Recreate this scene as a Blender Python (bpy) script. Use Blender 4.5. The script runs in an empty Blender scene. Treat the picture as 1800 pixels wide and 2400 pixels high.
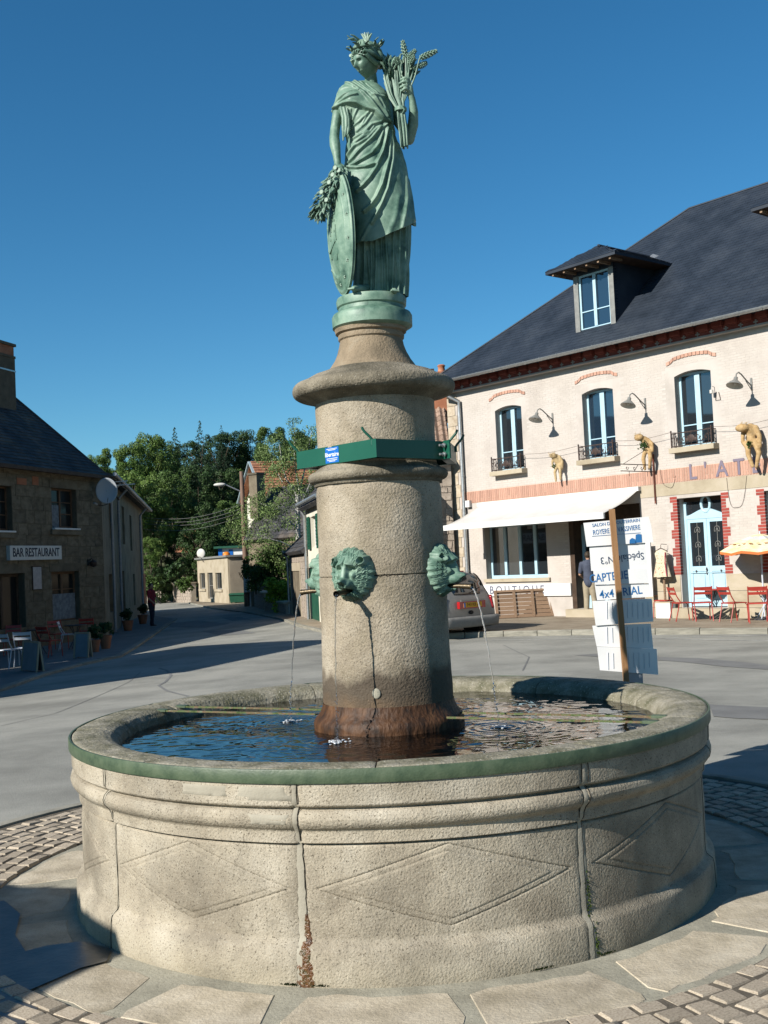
import bpy, bmesh, math, random
import numpy as np
from mathutils import Vector, Matrix, Euler
random.seed(7)
rng = np.random.default_rng(7)
PI = math.pi
R = math.radians
scene = bpy.context.scene
COL = scene.collection

# ---------------------------------------------------------------- camera
CAMZ = 1.6
FPX = 2589.0
PITCH, ROLL = R(2.6), R(-2.7)
cd = bpy.data.cameras.new('camera')
cam = bpy.data.objects.new('camera', cd); COL.objects.link(cam); scene.camera = cam
cd.sensor_fit = 'VERTICAL'; cd.sensor_height = 24.0; cd.lens = 24.0 * FPX / 2400.0
cd.clip_start = 0.05; cd.clip_end = 3000
_F = Vector((0, math.cos(PITCH), math.sin(PITCH)))
_U = Vector((0, -math.sin(PITCH), math.cos(PITCH)))
_X = Vector((1, 0, 0))
CR = _X * math.cos(ROLL) + _U * math.sin(ROLL)
CU = _U * math.cos(ROLL) - _X * math.sin(ROLL)
CP = Vector((0, 0, CAMZ))
cam.matrix_world = Matrix(((CR.x, CU.x, -_F.x, 0), (CR.y, CU.y, -_F.y, 0), (CR.z, CU.z, -_F.z, CAMZ), (0, 0, 0, 1)))

# ---------------------------------------------------------------- sky and sun
SUN_EL = R(29.5)
_az = R(50.5)
SUNV = Vector((-math.sin(_az) * math.cos(SUN_EL), -math.cos(_az) * math.cos(SUN_EL), math.sin(SUN_EL)))
world = bpy.data.worlds.new('World'); scene.world = world; world.use_nodes = True
wn = world.node_tree; wn.nodes.clear()
sky = wn.nodes.new('ShaderNodeTexSky'); sky.sky_type = 'NISHITA'; sky.sun_disc = False
sky.sun_elevation = SUN_EL
sky.sun_rotation = math.atan2(SUNV.x, SUNV.y) % (2 * PI)
sky.altitude = 700; sky.air_density = 1.0; sky.dust_density = 0.25; sky.ozone_density = 2.6
bg = wn.nodes.new('ShaderNodeBackground'); bg.inputs[1].default_value = 0.060
wo = wn.nodes.new('ShaderNodeOutputWorld')
hs_ = wn.nodes.new('ShaderNodeHueSaturation'); hs_.inputs['Saturation'].default_value = 1.16
mu_ = wn.nodes.new('ShaderNodeMix'); mu_.data_type = 'RGBA'; mu_.blend_type = 'MULTIPLY'; mu_.inputs[0].default_value = 1.0; mu_.inputs[7].default_value = (.74, 1.01, 1.08, 1)
wn.links.new(sky.outputs[0], mu_.inputs[6]); wn.links.new(mu_.outputs[2], hs_.inputs['Color']); wn.links.new(hs_.outputs[0], bg.inputs[0]); wn.links.new(bg.outputs[0], wo.inputs[0])
sl = bpy.data.lights.new('sun', 'SUN'); sl.energy = 5.0; sl.angle = R(0.5); sl.color = (1.0, 0.95, 0.87)
sun = bpy.data.objects.new('sun', sl); COL.objects.link(sun)
sun.rotation_euler = (-SUNV).to_track_quat('-Z', 'Y').to_euler()
vs = scene.view_settings
vs.view_transform = 'Standard'; vs.look = 'None'; vs.exposure = 0.85; vs.gamma = 1.0
vs.use_curve_mapping = False
scene.cycles.max_bounces = 6; scene.cycles.transmission_bounces = 6; scene.cycles.transparent_max_bounces = 6
scene.cycles.caustics_reflective = False; scene.cycles.caustics_refractive = False

# ---------------------------------------------------------------- seeing from the photograph's viewpoint (for measuring real places)
def ray(px, py):
    return (_F + CR * ((px - 900) / FPX) - CU * ((py - 1200) / FPX))
def at(px, py, Y):
    d = ray(px, py); return CP + d * (Y / d.y)
def hitplane(px, py, P0, n):
    d = ray(px, py); P0 = Vector(P0); n = Vector(n)
    return CP + d * ((P0 - CP).dot(n) / d.dot(n))
def sstep(a, b, x):
    t = min(1, max(0, (x - a) / (b - a))); return t * t * (3 - 2 * t)
def gz(X, Y):
    """height of the square: level round the fountain, then falling away gently"""
    return -0.25 * sstep(8, 22, Y) - 0.30 * sstep(1.5, 10.5, -X) * sstep(7, 16, Y)
def ground_at(px, py, off=0.0):
    z = 0.0
    for _ in range(25):
        p = hitplane(px, py, (0, 0, z + off), (0, 0, 1)); z = 0.5 * z + 0.5 * gz(p.x, p.y)
    return p

# ---------------------------------------------------------------- objects
def frame(o):
    M = Matrix.Identity(4)
    while o is not None:
        M = o.matrix_basis @ M; o = o.parent
    return M
def _basis(o):
    o.matrix_basis = Matrix.LocRotScale(o.location, o.rotation_euler, o.scale); return o
def thing(name, label, cat, loc=(0, 0, 0), rz=0.0, group=None, parent=None):
    o = bpy.data.objects.new(name, None); COL.objects.link(o); o.empty_display_size = 0.2
    o.location = loc; o.rotation_euler = (0, 0, rz)
    if label: o['label'] = label
    if cat: o['category'] = cat
    if group: o['group'] = group
    if parent: o.parent = parent
    return o
def tag(o, label=None, cat=None, group=None, kind=None):
    if label: o['label'] = label
    if cat: o['category'] = cat
    if group: o['group'] = group
    if kind: o['kind'] = kind
    return o
def copy_tree(o, parent=None):
    c = o.copy(); COL.objects.link(c)
    if parent: c.parent = parent
    for ch in list(o.children): copy_tree(ch, c)
    return c
def place(c, loc, rz, label=None, group=None):
    c.location = loc; c.rotation_euler = (0, 0, rz)
    if label: c['label'] = label
    if group: c['group'] = group
    return c

class MB:
    """collects geometry for one mesh object"""
    def __init__(s): s.v = []; s.f = []; s.mi = []; s.cur = 0
    def add(s, vs_, fs_):
        b = len(s.v); s.v += [tuple(q) for q in vs_]
        for f in fs_: s.f.append(tuple(i + b for i in f)); s.mi.append(s.cur)
        return s
    def box(s, x0, x1, y0, y1, z0, z1, M=None):
        vs_ = [Vector((x, y, z)) for z in (z0, z1) for y in (y0, y1) for x in (x0, x1)]
        if M is not None: vs_ = [M @ q for q in vs_]
        return s.add(vs_, [(0, 2, 3, 1), (4, 5, 7, 6), (0, 1, 5, 4), (2, 6, 7, 3), (0, 4, 6, 2), (1, 3, 7, 5)])
    def bar(s, a, b, w, h=None, up=(0, 0, 1)):
        a = Vector(a); b = Vector(b); h = h or w; d = (b - a); L = d.length; d.normalize()
        u = Vector(up)
        if abs(d.dot(u)) > .98: u = Vector((0, 1, 0))
        x = d.cross(u).normalized(); y = x.cross(d).normalized()
        vs_ = []
        for t in (a, b):
            for sx, sy in ((-1, -1), (1, -1), (1, 1), (-1, 1)): vs_.append(t + x * sx * w / 2 + y * sy * h / 2)
        return s.add(vs_, [(0, 3, 2, 1), (4, 5, 6, 7), (0, 1, 5, 4), (1, 2, 6, 5), (2, 3, 7, 6), (3, 0, 4, 7)])
    def tube(s, pts, r, n=8, cap=True, closed=False):
        pts = [Vector(p) for p in pts]; m = len(pts)
        rr = r if hasattr(r, '__len__') else [r] * m
        vs_ = []; prev = None
        for i, p in enumerate(pts):
            if closed: t = pts[(i + 1) % m] - pts[i - 1]
            else: t = pts[min(i + 1, m - 1)] - pts[max(i - 1, 0)]
            t.normalize()
            if prev is None:
                u = Vector((0, 0, 1)) if abs(t.z) < .9 else Vector((1, 0, 0))
                x = t.cross(u).normalized()
            else:
                x = (prev - t * prev.dot(t)).normalized()
            prev = x; y = t.cross(x)
            for k in range(n):
                a = 2 * PI * k / n; vs_.append(p + (x * math.cos(a) + y * math.sin(a)) * rr[i])
        fs_ = []
        for i in range(m if closed else m - 1):
            j = (i + 1) % m
            for k in range(n):
                k2 = (k + 1) % n; fs_.append((i * n + k, i * n + k2, j * n + k2, j * n + k))
        if cap and not closed:
            fs_.append(tuple(range(n - 1, -1, -1))); fs_.append(tuple((m - 1) * n + k for k in range(n)))
        return s.add(vs_, fs_)
    def lathe(s, prof, n=48, c=(0, 0), a0=0.0, a1=2 * PI, caps=False):
        full = abs(a1 - a0 - 2 * PI) < 1e-6; m = len(prof); na = n if full else n + 1
        vs_ = []
        for k in range(na):
            a = a0 + (a1 - a0) * k / n
            for (r, z) in prof: vs_.append((c[0] + r * math.sin(a), c[1] - r * math.cos(a), z))
        fs_ = []
        for k in range(n):
            k2 = (k + 1) % na
            for i in range(m - 1): fs_.append((k * m + i, k2 * m + i, k2 * m + i + 1, k * m + i + 1))
        if caps and not full:
            fs_.append(tuple(range(m))); fs_.append(tuple((na - 1) * m + i for i in range(m - 1, -1, -1)))
        return s.add(vs_, fs_)
    def prism(s, poly, y0, y1):
        """polygon in x,z (anticlockwise seen from -y) extruded from y0 to y1"""
        n = len(poly)
        vs_ = [(x, y0, z) for x, z in poly] + [(x, y1, z) for x, z in poly]
        fs_ = [tuple(range(n)), tuple(range(2 * n - 1, n - 1, -1))]
        for i in range(n): j = (i + 1) % n; fs_.append((i, i + n, j + n, j))
        return s.add(vs_, fs_)
    def slab(s, poly, z0, z1):
        n = len(poly)
        vs_ = [(x, y, z0) for x, y in poly] + [(x, y, z1) for x, y in poly]
        fs_ = [tuple(range(n - 1, -1, -1)), tuple(range(n, 2 * n))]
        for i in range(n): j = (i + 1) % n; fs_.append((i, j, j + n, i + n))
        return s.add(vs_, fs_)
    def ball(s, c, r, nu=12, nv=8, M=None):
        r = r if hasattr(r, '__len__') else (r, r, r); vs_ = [(0, 0, -1)]
        for i in range(1, nv):
            t = -PI / 2 + PI * i / nv
            for k in range(nu):
                a = 2 * PI * k / nu; vs_.append((math.cos(t) * math.cos(a), math.cos(t) * math.sin(a), math.sin(t)))
        vs_.append((0, 0, 1)); q = []
        for p in vs_:
            p = Vector((p[0] * r[0], p[1] * r[1], p[2] * r[2]))
            if M is not None: p = M @ p
            q.append(p + Vector(c))
        fs_ = []
        for k in range(nu):
            k2 = (k + 1) % nu
            fs_.append((0, 1 + k2, 1 + k)); top = len(vs_) - 1; b = 1 + (nv - 2) * nu
            fs_.append((top, b + k, b + k2))
            for i in range(nv - 2):
                a_ = 1 + i * nu; fs_.append((a_ + k, a_ + k2, a_ + nu + k2, a_ + nu + k))
        return s.add(q, fs_)
    def xform(s, M, start=0):
        for i in range(start, len(s.v)): s.v[i] = tuple(M @ Vector(s.v[i]))
        return s
    def mesh(s, name, mats, smooth=None):
        me = bpy.data.meshes.new(name)
        me.from_pydata([tuple(v) for v in s.v], [], s.f)
        for m in (mats if isinstance(mats, (list, tuple)) else [mats]): me.materials.append(m)
        if any(s.mi): me.polygons.foreach_set('material_index', s.mi)
        if smooth is not None:
            me.polygons.foreach_set('use_smooth', [True] * len(me.polygons))
            if smooth < 180: me.set_sharp_from_angle(angle=R(smooth))
        me.update(); return me
    def build(s, name, mats, parent=None, smooth=None, world=False, kind=None, label=None):
        """world=True: vertices are in world coordinates and get moved into the parent's frame"""
        if world and parent is not None:
            s.xform(frame_of(parent).inverted())
        o = bpy.data.objects.new(name, s.mesh(name, mats, smooth)); COL.objects.link(o)
        if parent is not None: o.parent = parent
        if kind: o['kind'] = kind
        if label: o['label'] = label
        return o
def frame_of(o):
    M = Matrix.Identity(4)
    while o is not None:
        M = Matrix.LocRotScale(o.location, o.rotation_euler, o.scale) @ M; o = o.parent
    return M
def inst(name, me, parent, loc, rot=(0, 0, 0), sc=(1, 1, 1)):
    o = bpy.data.objects.new(name, me); COL.objects.link(o)
    if parent is not None: o.parent = parent
    o.location = loc; o.rotation_euler = rot; o.scale = sc; return o
def npmesh(name, V, Fq, mats, parent=None, smooth=True):
    me = bpy.data.meshes.new(name); me.from_pydata(V.tolist(), [], Fq.tolist() if hasattr(Fq, 'tolist') else Fq)
    for m in (mats if isinstance(mats, (list, tuple)) else [mats]): me.materials.append(m)
    if smooth: me.polygons.foreach_set('use_smooth', [True] * len(me.polygons))
    me.update(); o = bpy.data.objects.new(name, me); COL.objects.link(o)
    if parent is not None: o.parent = parent
    return o
def gridfaces(nu, nv, wrap=False):
    F_ = []
    m = nu if wrap else nu - 1
    for i in range(m):
        for j in range(nv - 1):
            i2 = (i + 1) % nu; F_.append((i * nv + j, i2 * nv + j, i2 * nv + j + 1, i * nv + j + 1))
    return F_
def text(name, body, size, m, parent, loc, rot=(PI / 2, 0, 0), ext=0.002, sx=1.0, align='CENTER', bold=0.0, space=1.0):
    cu = bpy.data.curves.new(name, 'FONT'); cu.body = body; cu.size = size; cu.extrude = ext
    cu.align_x = align; cu.align_y = 'CENTER'; cu.offset = bold; cu.resolution_u = 3; cu.space_character = space
    t = bpy.data.objects.new(name, cu)
    me = bpy.data.meshes.new_from_object(t); bpy.data.objects.remove(t); bpy.data.curves.remove(cu)
    me.materials.clear(); me.materials.append(m)
    o = bpy.data.objects.new(name, me); COL.objects.link(o); o.parent = parent
    o.location = loc; o.rotation_euler = rot; o.scale = (sx, 1, 1); return o

# ---------------------------------------------------------------- materials
def mat(name, cols, scale=4.0, detail=6, rough=0.85, bump=0.0, bscale=60.0, metal=0.0, rnd=0.0, spec=0.3, isl=0.0,
        speck=None, stops=None, stretch=(1, 1, 1), bdist=0.01, trans=0.0, ior=1.45, stain=None, wave=None, bdet=4, blotch=None):
    m = bpy.data.materials.new(name); m.use_nodes = True; nt = m.node_tree; N = nt.nodes; L = nt.links
    b = N['Principled BSDF']; b.inputs['Roughness'].default_value = rough; b.inputs['Metallic'].default_value = metal
    b.inputs['Specular IOR Level'].default_value = spec; b.inputs['IOR'].default_value = ior
    b.inputs['Transmission Weight'].default_value = trans
    tc = N.new('ShaderNodeTexCoord'); mp = N.new('ShaderNodeMapping'); mp.inputs['Scale'].default_value = stretch
    L.new(tc.outputs['Object'], mp.inputs[0]); co = mp.outputs[0]
    if isinstance(cols[0], (int, float)): cols = [cols]
    if trans == 0: cols = [tuple(.70 * v for v in c) for c in cols]; speck = [(a_, b_, tuple(.70 * v for v in c)) for a_, b_, c in speck] if speck else None
    if rnd > 0:
        oi = N.new('ShaderNodeObjectInfo'); va = N.new('ShaderNodeVectorMath'); va.operation = 'SCALE'
        cx = N.new('ShaderNodeCombineXYZ'); L.new(oi.outputs['Random'], cx.inputs[0]); L.new(oi.outputs['Random'], cx.inputs[1])
        L.new(cx.outputs[0], va.inputs[0]); va.inputs['Scale'].default_value = 37.0
        ad = N.new('ShaderNodeVectorMath'); L.new(co, ad.inputs[0]); L.new(va.outputs[0], ad.inputs[1]); co = ad.outputs[0]
    if len(cols) > 1:
        ns = N.new('ShaderNodeTexNoise'); ns.inputs['Scale'].default_value = scale; ns.inputs['Detail'].default_value = detail
        ns.inputs['Roughness'].default_value = .62
        L.new(co, ns.inputs['Vector'])
        cr = N.new('ShaderNodeValToRGB'); e = cr.color_ramp.elements
        st = stops or [0.34 + 0.32 * i / (len(cols) - 1) for i in range(len(cols))]
        while len(e) < len(cols): e.new(0.5)
        for i, c in enumerate(cols): e[i].position = st[i]; e[i].color = (*c, 1)
        L.new(ns.outputs['Fac'], cr.inputs[0]); col = cr.outputs[0]
    else:
        rgb = N.new('ShaderNodeRGB'); rgb.outputs[0].default_value = (*cols[0], 1); col = rgb.outputs[0]
    def mixc(fac, a, bcol, typ='MIX'):
        mx = N.new('ShaderNodeMix'); mx.data_type = 'RGBA'; mx.blend_type = typ
        if isinstance(fac, float): mx.inputs[0].default_value = fac
        else: L.new(fac, mx.inputs[0])
        for v, k in ((a, 6), (bcol, 7)):
            if isinstance(v, tuple): mx.inputs[k].default_value = (*v, 1)
            else: L.new(v, mx.inputs[k])
        return mx.outputs[2]
    if speck:      # (scale, threshold, colour) fine grains
        for sc_, th, c in speck:
            n2 = N.new('ShaderNodeTexNoise'); n2.inputs['Scale'].default_value = sc_; n2.inputs['Detail'].default_value = 2
            L.new(co, n2.inputs['Vector'])
            r2 = N.new('ShaderNodeMapRange'); r2.inputs[1].default_value = th; r2.inputs[2].default_value = th + .06
            L.new(n2.outputs['Fac'], r2.inputs[0]); col = mixc(r2.outputs[0], col, c)
    if stain:      # list of (zlow, zhigh, colour, noise scale, noise amount, strength): deposits between heights
        sp = N.new('ShaderNodeSeparateXYZ'); L.new(tc.outputs['Object'], sp.inputs[0])
        for (z0, z1, c, nsc, amt, stg) in stain:
            n3 = N.new('ShaderNodeTexNoise'); n3.inputs['Scale'].default_value = nsc; n3.inputs['Detail'].default_value = 5
            L.new(co, n3.inputs['Vector'])
            ma = N.new('ShaderNodeMath'); ma.operation = 'MULTIPLY_ADD'; L.new(n3.outputs['Fac'], ma.inputs[0])
            ma.inputs[1].default_value = amt; L.new(sp.outputs['Z'], ma.inputs[2])
            r3 = N.new('ShaderNodeMapRange'); r3.inputs[1].default_value = z0 + amt / 2; r3.inputs[2].default_value = z1 + amt / 2
            r3.inputs[3].default_value = stg; r3.inputs[4].default_value = 0.0
            L.new(ma.outputs[0], r3.inputs[0]); col = mixc(r3.outputs[0], col, c)
    if blotch:
        n5 = N.new('ShaderNodeTexNoise'); n5.inputs['Scale'].default_value = blotch[0]; n5.inputs['Detail'].default_value = 7; n5.inputs['Roughness'].default_value = .7
        L.new(co, n5.inputs['Vector']); r5 = N.new('ShaderNodeMapRange'); r5.inputs[1].default_value = .36; r5.inputs[2].default_value = .58
        r5.inputs[3].default_value = 1 - blotch[1]; r5.inputs[4].default_value = 1 + blotch[1] * .25; L.new(n5.outputs['Fac'], r5.inputs[0])
        h5 = N.new('ShaderNodeHueSaturation'); L.new(col, h5.inputs['Color']); L.new(r5.outputs[0], h5.inputs['Value']); col = h5.outputs[0]
    if rnd > 0 or isl > 0:
        if isl > 0:
            g = N.new('ShaderNodeNewGeometry'); src = g.outputs['Random Per Island']; amt = isl
        else: src = oi.outputs['Random']; amt = rnd
        r4 = N.new('ShaderNodeMapRange'); r4.inputs[3].default_value = 1 - amt; r4.inputs[4].default_value = 1 + amt
        L.new(src, r4.inputs[0])
        hs = N.new('ShaderNodeHueSaturation'); L.new(col, hs.inputs['Color']); L.new(r4.outputs[0], hs.inputs['Value']); col = hs.outputs[0]
    L.new(col, b.inputs['Base Color'])
    if bump > 0:
        nb = N.new('ShaderNodeTexNoise'); nb.inputs['Scale'].default_value = bscale; nb.inputs['Detail'].default_value = bdet
        L.new(co, nb.inputs['Vector']); h = nb.outputs['Fac']
        bp = N.new('ShaderNodeBump'); bp.inputs['Strength'].default_value = bump; bp.inputs['Distance'].default_value = bdist
        L.new(h, bp.inputs['Height']); L.new(bp.outputs[0], b.inputs['Normal'])
    return m

G = (0.33, 0.295, 0.225)
M_ = {}
M_['granite'] = mat('granite', [(.26, .225, .17), (.36, .315, .245), (.43, .385, .31)], 3.0, 8, .85, .55, 110, speck=[(260, .60, (.12, .10, .08)), (200, .66, (.62, .58, .50))], bdist=.006)
M_['basin_stone'] = mat('basin_stone', [(.31, .264, .196), (.415, .362, .274), (.495, .443, .35)], 2.6, 9, .82, .78, 105, rnd=.07, blotch=(2.3, .34), speck=[(130, .615, (.15, .125, .09)), (150, .65, (.56, .52, .43)), (300, .62, (.15, .125, .09))],
                        stain=[(.0, .14, (.22, .19, .13), 5, .1, .45), (1.2, 1.3, (.3, .3, .3), 1, 0, 0)], bdist=.006)
M_['rim_stone'] = mat('rim_stone', [(.13, .125, .075), (.25, .23, .165), (.37, .34, .27)], 7.0, 9, .8, .7, 60, rnd=.07, speck=[(90, .62, (.42, .40, .33)), (200, .62, (.10, .09, .06))], bdist=.012)
M_['column_stone'] = mat('column_stone', [(.25, .21, .14), (.35, .295, .215), (.43, .375, .29)], 2.8, 9, .82, .8, 85, blotch=(2.6, .30), speck=[(120, .635, (.13, .105, .07)), (230, .61, (.14, .115, .08)), (190, .66, (.60, .55, .46))],
                         stain=[(1.0, 1.08, (.07, .054, .038), 7, .34, .94), (.84, .95, (.15, .09, .045), 14, .14, .55)], bdist=.009, bdet=6)
M_['foot_stone'] = mat('foot_stone', [(.014, .009, .006), (.07, .030, .011), (.14, .068, .03)], 13, 9, .62, .7, 50, spec=.35, stretch=(1, 1, .45), bdist=.012)
M_['cap_stone'] = mat('cap_stone', [(.09, .08, .055), (.19, .165, .12), (.32, .28, .21)], 4.5, 9, .9, .8, 80, speck=[(230, .62, (.08, .07, .05)), (190, .66, (.50, .47, .40))], bdist=.010)
M_['neck_stone'] = mat('neck_stone', [(.19, .15, .10), (.29, .225, .15), (.34, .29, .215)], 5, 9, .88, .7, 85, speck=[(230, .62, (.15, .12, .08))], bdist=.008)
M_['bronze'] = mat('bronze', [(.03, .08, .058), (.11, .205, .15), (.20, .315, .235), (.29, .40, .30)], 9, 8, .52, .25, 120, spec=.5, stops=[.30, .42, .55, .72], bdist=.003)
M_['dark_bronze'] = mat('dark_bronze', [(.045, .035, .02), (.12, .09, .05)], 20, 4, .4, .2, 90, metal=.6, spec=.5)
M_['green_paint'] = mat('green_paint', [(.006, .085, .052), (.01, .10, .062)], 4, 4, .38, .06, 300, spec=.5)
M_['sage_paint'] = mat('sage_paint', [(.045, .075, .042), (.075, .11, .062), (.10, .135, .08)], 14, 8, .5, .15, 100, spec=.45)
M_['mossy_bar'] = mat('mossy_bar', [(.05, .07, .012), (.10, .14, .05), (.16, .09, .05), (.15, .21, .12)], 30, 6, .6, .5, 120)
M_['repair'] = mat('repair', [(.33, .30, .235), (.42, .385, .305)], 7, 7, .9, .4, 120, bdist=.004)
M_['mortar'] = mat('mortar', [(.33, .31, .24), (.45, .425, .335)], 6, 8, .9, .6, 80, blotch=(2.5, .25), speck=[(260, .62, (.16, .16, .13))], bdist=.005)
M_['slabstone'] = mat('slabstone', [(.40, .345, .25), (.53, .46, .345), (.60, .53, .41)], 5, 8, .85, .6, 70, rnd=.08, blotch=(3, .22), speck=[(220, .63, (.16, .14, .11))], bdist=.006)
M_['sett'] = mat('sett', [(.28, .225, .165), (.44, .37, .28), (.52, .45, .35)], 12, 6, .8, .4, 120, rnd=.22, bdist=.005)
M_['sett_isl'] = mat('sett_isl', [(.28, .225, .165), (.44, .37, .28), (.52, .45, .35)], 12, 6, .8, .4, 120, isl=.22, bdist=.005)
M_['joint'] = mat('joint', [(.10, .085, .065), (.17, .145, .11)], 18, 6, .95, .5, 120)
# ================================================================ the ground
M_['asphalt'] = mat('asphalt', [(.29, .285, .25), (.335, .33, .29), (.37, .36, .315)], .5, 10, .88, .6, 70, blotch=(.5, .20), speck=[(170, .60, (.19, .19, .175)), (60, .66, (.22, .22, .20)), (140, .68, (.52, .52, .48))], bdist=.006)
M_['asphalt_dark'] = mat('asphalt_dark', [(.17, .17, .165), (.23, .23, .22)], 1.5, 8, .85, .4, 90, bdist=.005)
M_['path'] = mat('path', [(.23, .18, .125), (.31, .255, .185), (.37, .31, .23)], 1.6, 10, .9, .5, 40, speck=[(40, .62, (.19, .15, .11))], bdist=.01)
M_['kerb'] = mat('kerb', [(.20, .19, .155), (.29, .275, .225), (.36, .34, .28)], 3, 8, .85, .5, 60, rnd=.1, bdist=.006)
M_['white_line'] = mat('white_line', [(.40, .40, .37), (.62, .62, .58)], 12, 6, .7)
M_['grass'] = mat('grass', [(.03, .055, .012), (.06, .10, .022), (.09, .12, .04)], 2, 8, .9, .6, 20)
M_['earth'] = mat('earth', [(.05, .06, .02), (.09, .10, .04), (.12, .10, .05)], .4, 8, .95)

FX, FY = -0.023, 5.82
def coords(lo, hi, fine_lo, fine_hi, step, grow=1.35):
    a = [fine_lo]; 
    while a[-1] < fine_hi: a.append(a[-1] + step)
    s = step
    while a[-1] < hi: s *= grow; a.append(min(hi, a[-1] + s))
    s = step; b = []
    p = fine_lo
    while p > lo: s *= grow; p = max(lo, p - s); b.append(p)
    return b[::-1] + a
xs = coords(-900, 900, -16, 14, .6); ys = coords(-300, 1200, 2, 40, .6)
V = []
for x in xs:
    for y in ys: V.append((x, y, gz(x, y)))
ground = npmesh('road', np.array(V), gridfaces(len(xs), len(ys)), M_['asphalt']); ground['kind'] = 'structure'

def strip_mesh(name, A, B, m, dz0, dz1=None, nsub=6, kind='structure', parent=None):
    """sheet between two ground polylines A and B (same length)"""
    mb = MB(); rows = []
    P = []
    for i in range(len(A) - 1):
        for t in range(nsub):
            k = t / nsub
            P.append((Vector(A[i]).lerp(Vector(A[i + 1]), k), Vector(B[i]).lerp(Vector(B[i + 1]), k)))
    P.append((Vector(A[-1]), Vector(B[-1])))
    nv = 7; vs_ = []
    for a, b in P:
        for j in range(nv):
            q = a.lerp(b, j / (nv - 1)); vs_.append((q.x, q.y, gz(q.x, q.y) + dz0))
    mb.add(vs_, [(f[0], f[3], f[2], f[1]) for f in gridfaces(len(P), nv)])
    o = mb.build(name, m, parent, smooth=40)
    if kind: o['kind'] = kind
    return o
def kerb_line(pts, parent, length=1.0, w=.16, h=.13, dz=0.0, m=None, name='kerb_stone'):
    """row of kerb stones along a ground polyline"""
    base = MB(); b = .012
    base.add([(-.5, 0, 0), (.5, 0, 0), (.5, 1, 0), (-.5, 1, 0), (-.5, 0, .9), (.5, 0, .9), (.5, 1, 1), (-.5, 1, 1), (-.5, .12, 1), (.5, .12, 1)],
             [(0, 1, 5, 4), (4, 5, 9, 8), (8, 9, 6, 7), (0, 4, 8, 7, 3), (1, 2, 6, 9, 5), (2, 3, 7, 6)])
    me = base.mesh(name, m or M_['kerb'])
    for i in range(len(pts) - 1):
        a = Vector(pts[i]); c = Vector(pts[i + 1]); L = (c - a).length; n = max(1, round(L / length)); d = (c - a) / n
        for k in range(n):
            mid = a + d * (k + .5); j = 1 + random.uniform(-.04, .04)
            o = inst(name, me, parent, (mid.x, mid.y, gz(mid.x, mid.y) - .03 + dz), (0, 0, math.atan2(d.y, d.x) + random.uniform(-.006, .006)),
                     (d.length - .016, w * j, (h + .03) * (1 + random.uniform(-.05, .05))))

# right pavement in front of the long house
kb = [ground_at(*p) for p in [(1000, 1499), (1180, 1492), (1340, 1489), (1640, 1487), (1800, 1486), (2150, 1484)]]
back = [Vector((-2.0 + .2, 36.5, 0)), Vector((2.3, 33.9, 0)), Vector((4.1, 31.7, 0)), Vector((6.6, 28.7, 0)), Vector((8.8, 26.0, 0)), Vector((12.5, 21.5, 0))]
kb2 = [p + Vector((.0, .15, 0)) for p in kb]
pave_r = strip_mesh('pavement', kb2, back, M_['path'], .115)
kerb_line(kb, pave_r)
# painted edge lines
def line_strip(pix, w, name='road_marking', m='white_line', dz=.006):
    P = [ground_at(*p) for p in pix]; A = []; B = []
    for i, p in enumerate(P):
        d = (P[min(i + 1, len(P) - 1)] - P[max(i - 1, 0)]); n = Vector((-d.y, d.x, 0)).normalized() * w / 2
        A.append(p - n); B.append(p + n)
    return strip_mesh(name, A, B, M_[m], dz)
line_strip([(1150, 1501), (1400, 1497), (1560, 1496), (1800, 1489), (1900, 1486)], .09)
line_strip([(1560, 1498), (1800, 1502), (1900, 1504)], .09)
def patch(pix, name='asphalt_patch', m='asphalt_dark', dz=.005):
    P = [ground_at(*p) for p in pix]; mb = MB()
    mb.add([(p.x, p.y, gz(p.x, p.y) + dz) for p in P], [tuple(range(len(P)))])
    mb.f = [tuple(reversed(f)) for f in mb.f] if (P[1] - P[0]).cross(P[2] - P[1]).z < 0 else mb.f
    o = mb.build(name, M_[m]); o['kind'] = 'structure'; return o
patch([(1345, 1536), (1420, 1531), (1560, 1541), (1640, 1543), (1760, 1554), (1800, 1560), (1900, 1570), (1900, 1586), (1800, 1570), (1700, 1563), (1600, 1552), (1560, 1549), (1420, 1541)])
patch([(1662, 1652), (1740, 1656), (1900, 1662), (1900, 1692), (1800, 1687), (1720, 1684), (1672, 1680)])
for q in [[(385, 1462), (470, 1455), (540, 1462), (480, 1472), (400, 1470)], [(520, 1448), (560, 1446), (590, 1452), (545, 1456)], [(470, 1480), (560, 1476), (600, 1484), (520, 1490)]]: patch(q)

for q, w in [([(372, 1566), (392, 1572), (401, 1583), (388, 1598), (372, 1607), (392, 1620), (440, 1632)], .05), ([(1180, 1512), (1240, 1540), (1225, 1572)], .025), ([(0, 1702), (130, 1672), (300, 1600), (330, 1575)], .015)]:
    line_strip(q, w, 'road_crack', 'asphalt_dark', .004)
# left terrace pavement
lk = [ground_at(*p) for p in [(-260, 1680), (0, 1622), (103, 1586), (194, 1560), (286, 1540), (322, 1518), (372, 1483), (415, 1452)]]
lb = [Vector(p) for p in [(-18, 20, 0), (-14, 24, 0), (-12.5, 28, 0), (-12, 31, 0), (-11, 35, 0), (-10.2, 38, 0), (-11, 45, 0), (-13, 58, 0)]]
pave_l = strip_mesh('pavement', [Vector((p.x - .15, p.y, 0)) for p in lk], lb, M_['asphalt_dark'], .055)
kerb_line(lk, pave_l, 1.0, .16, .06)

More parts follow.
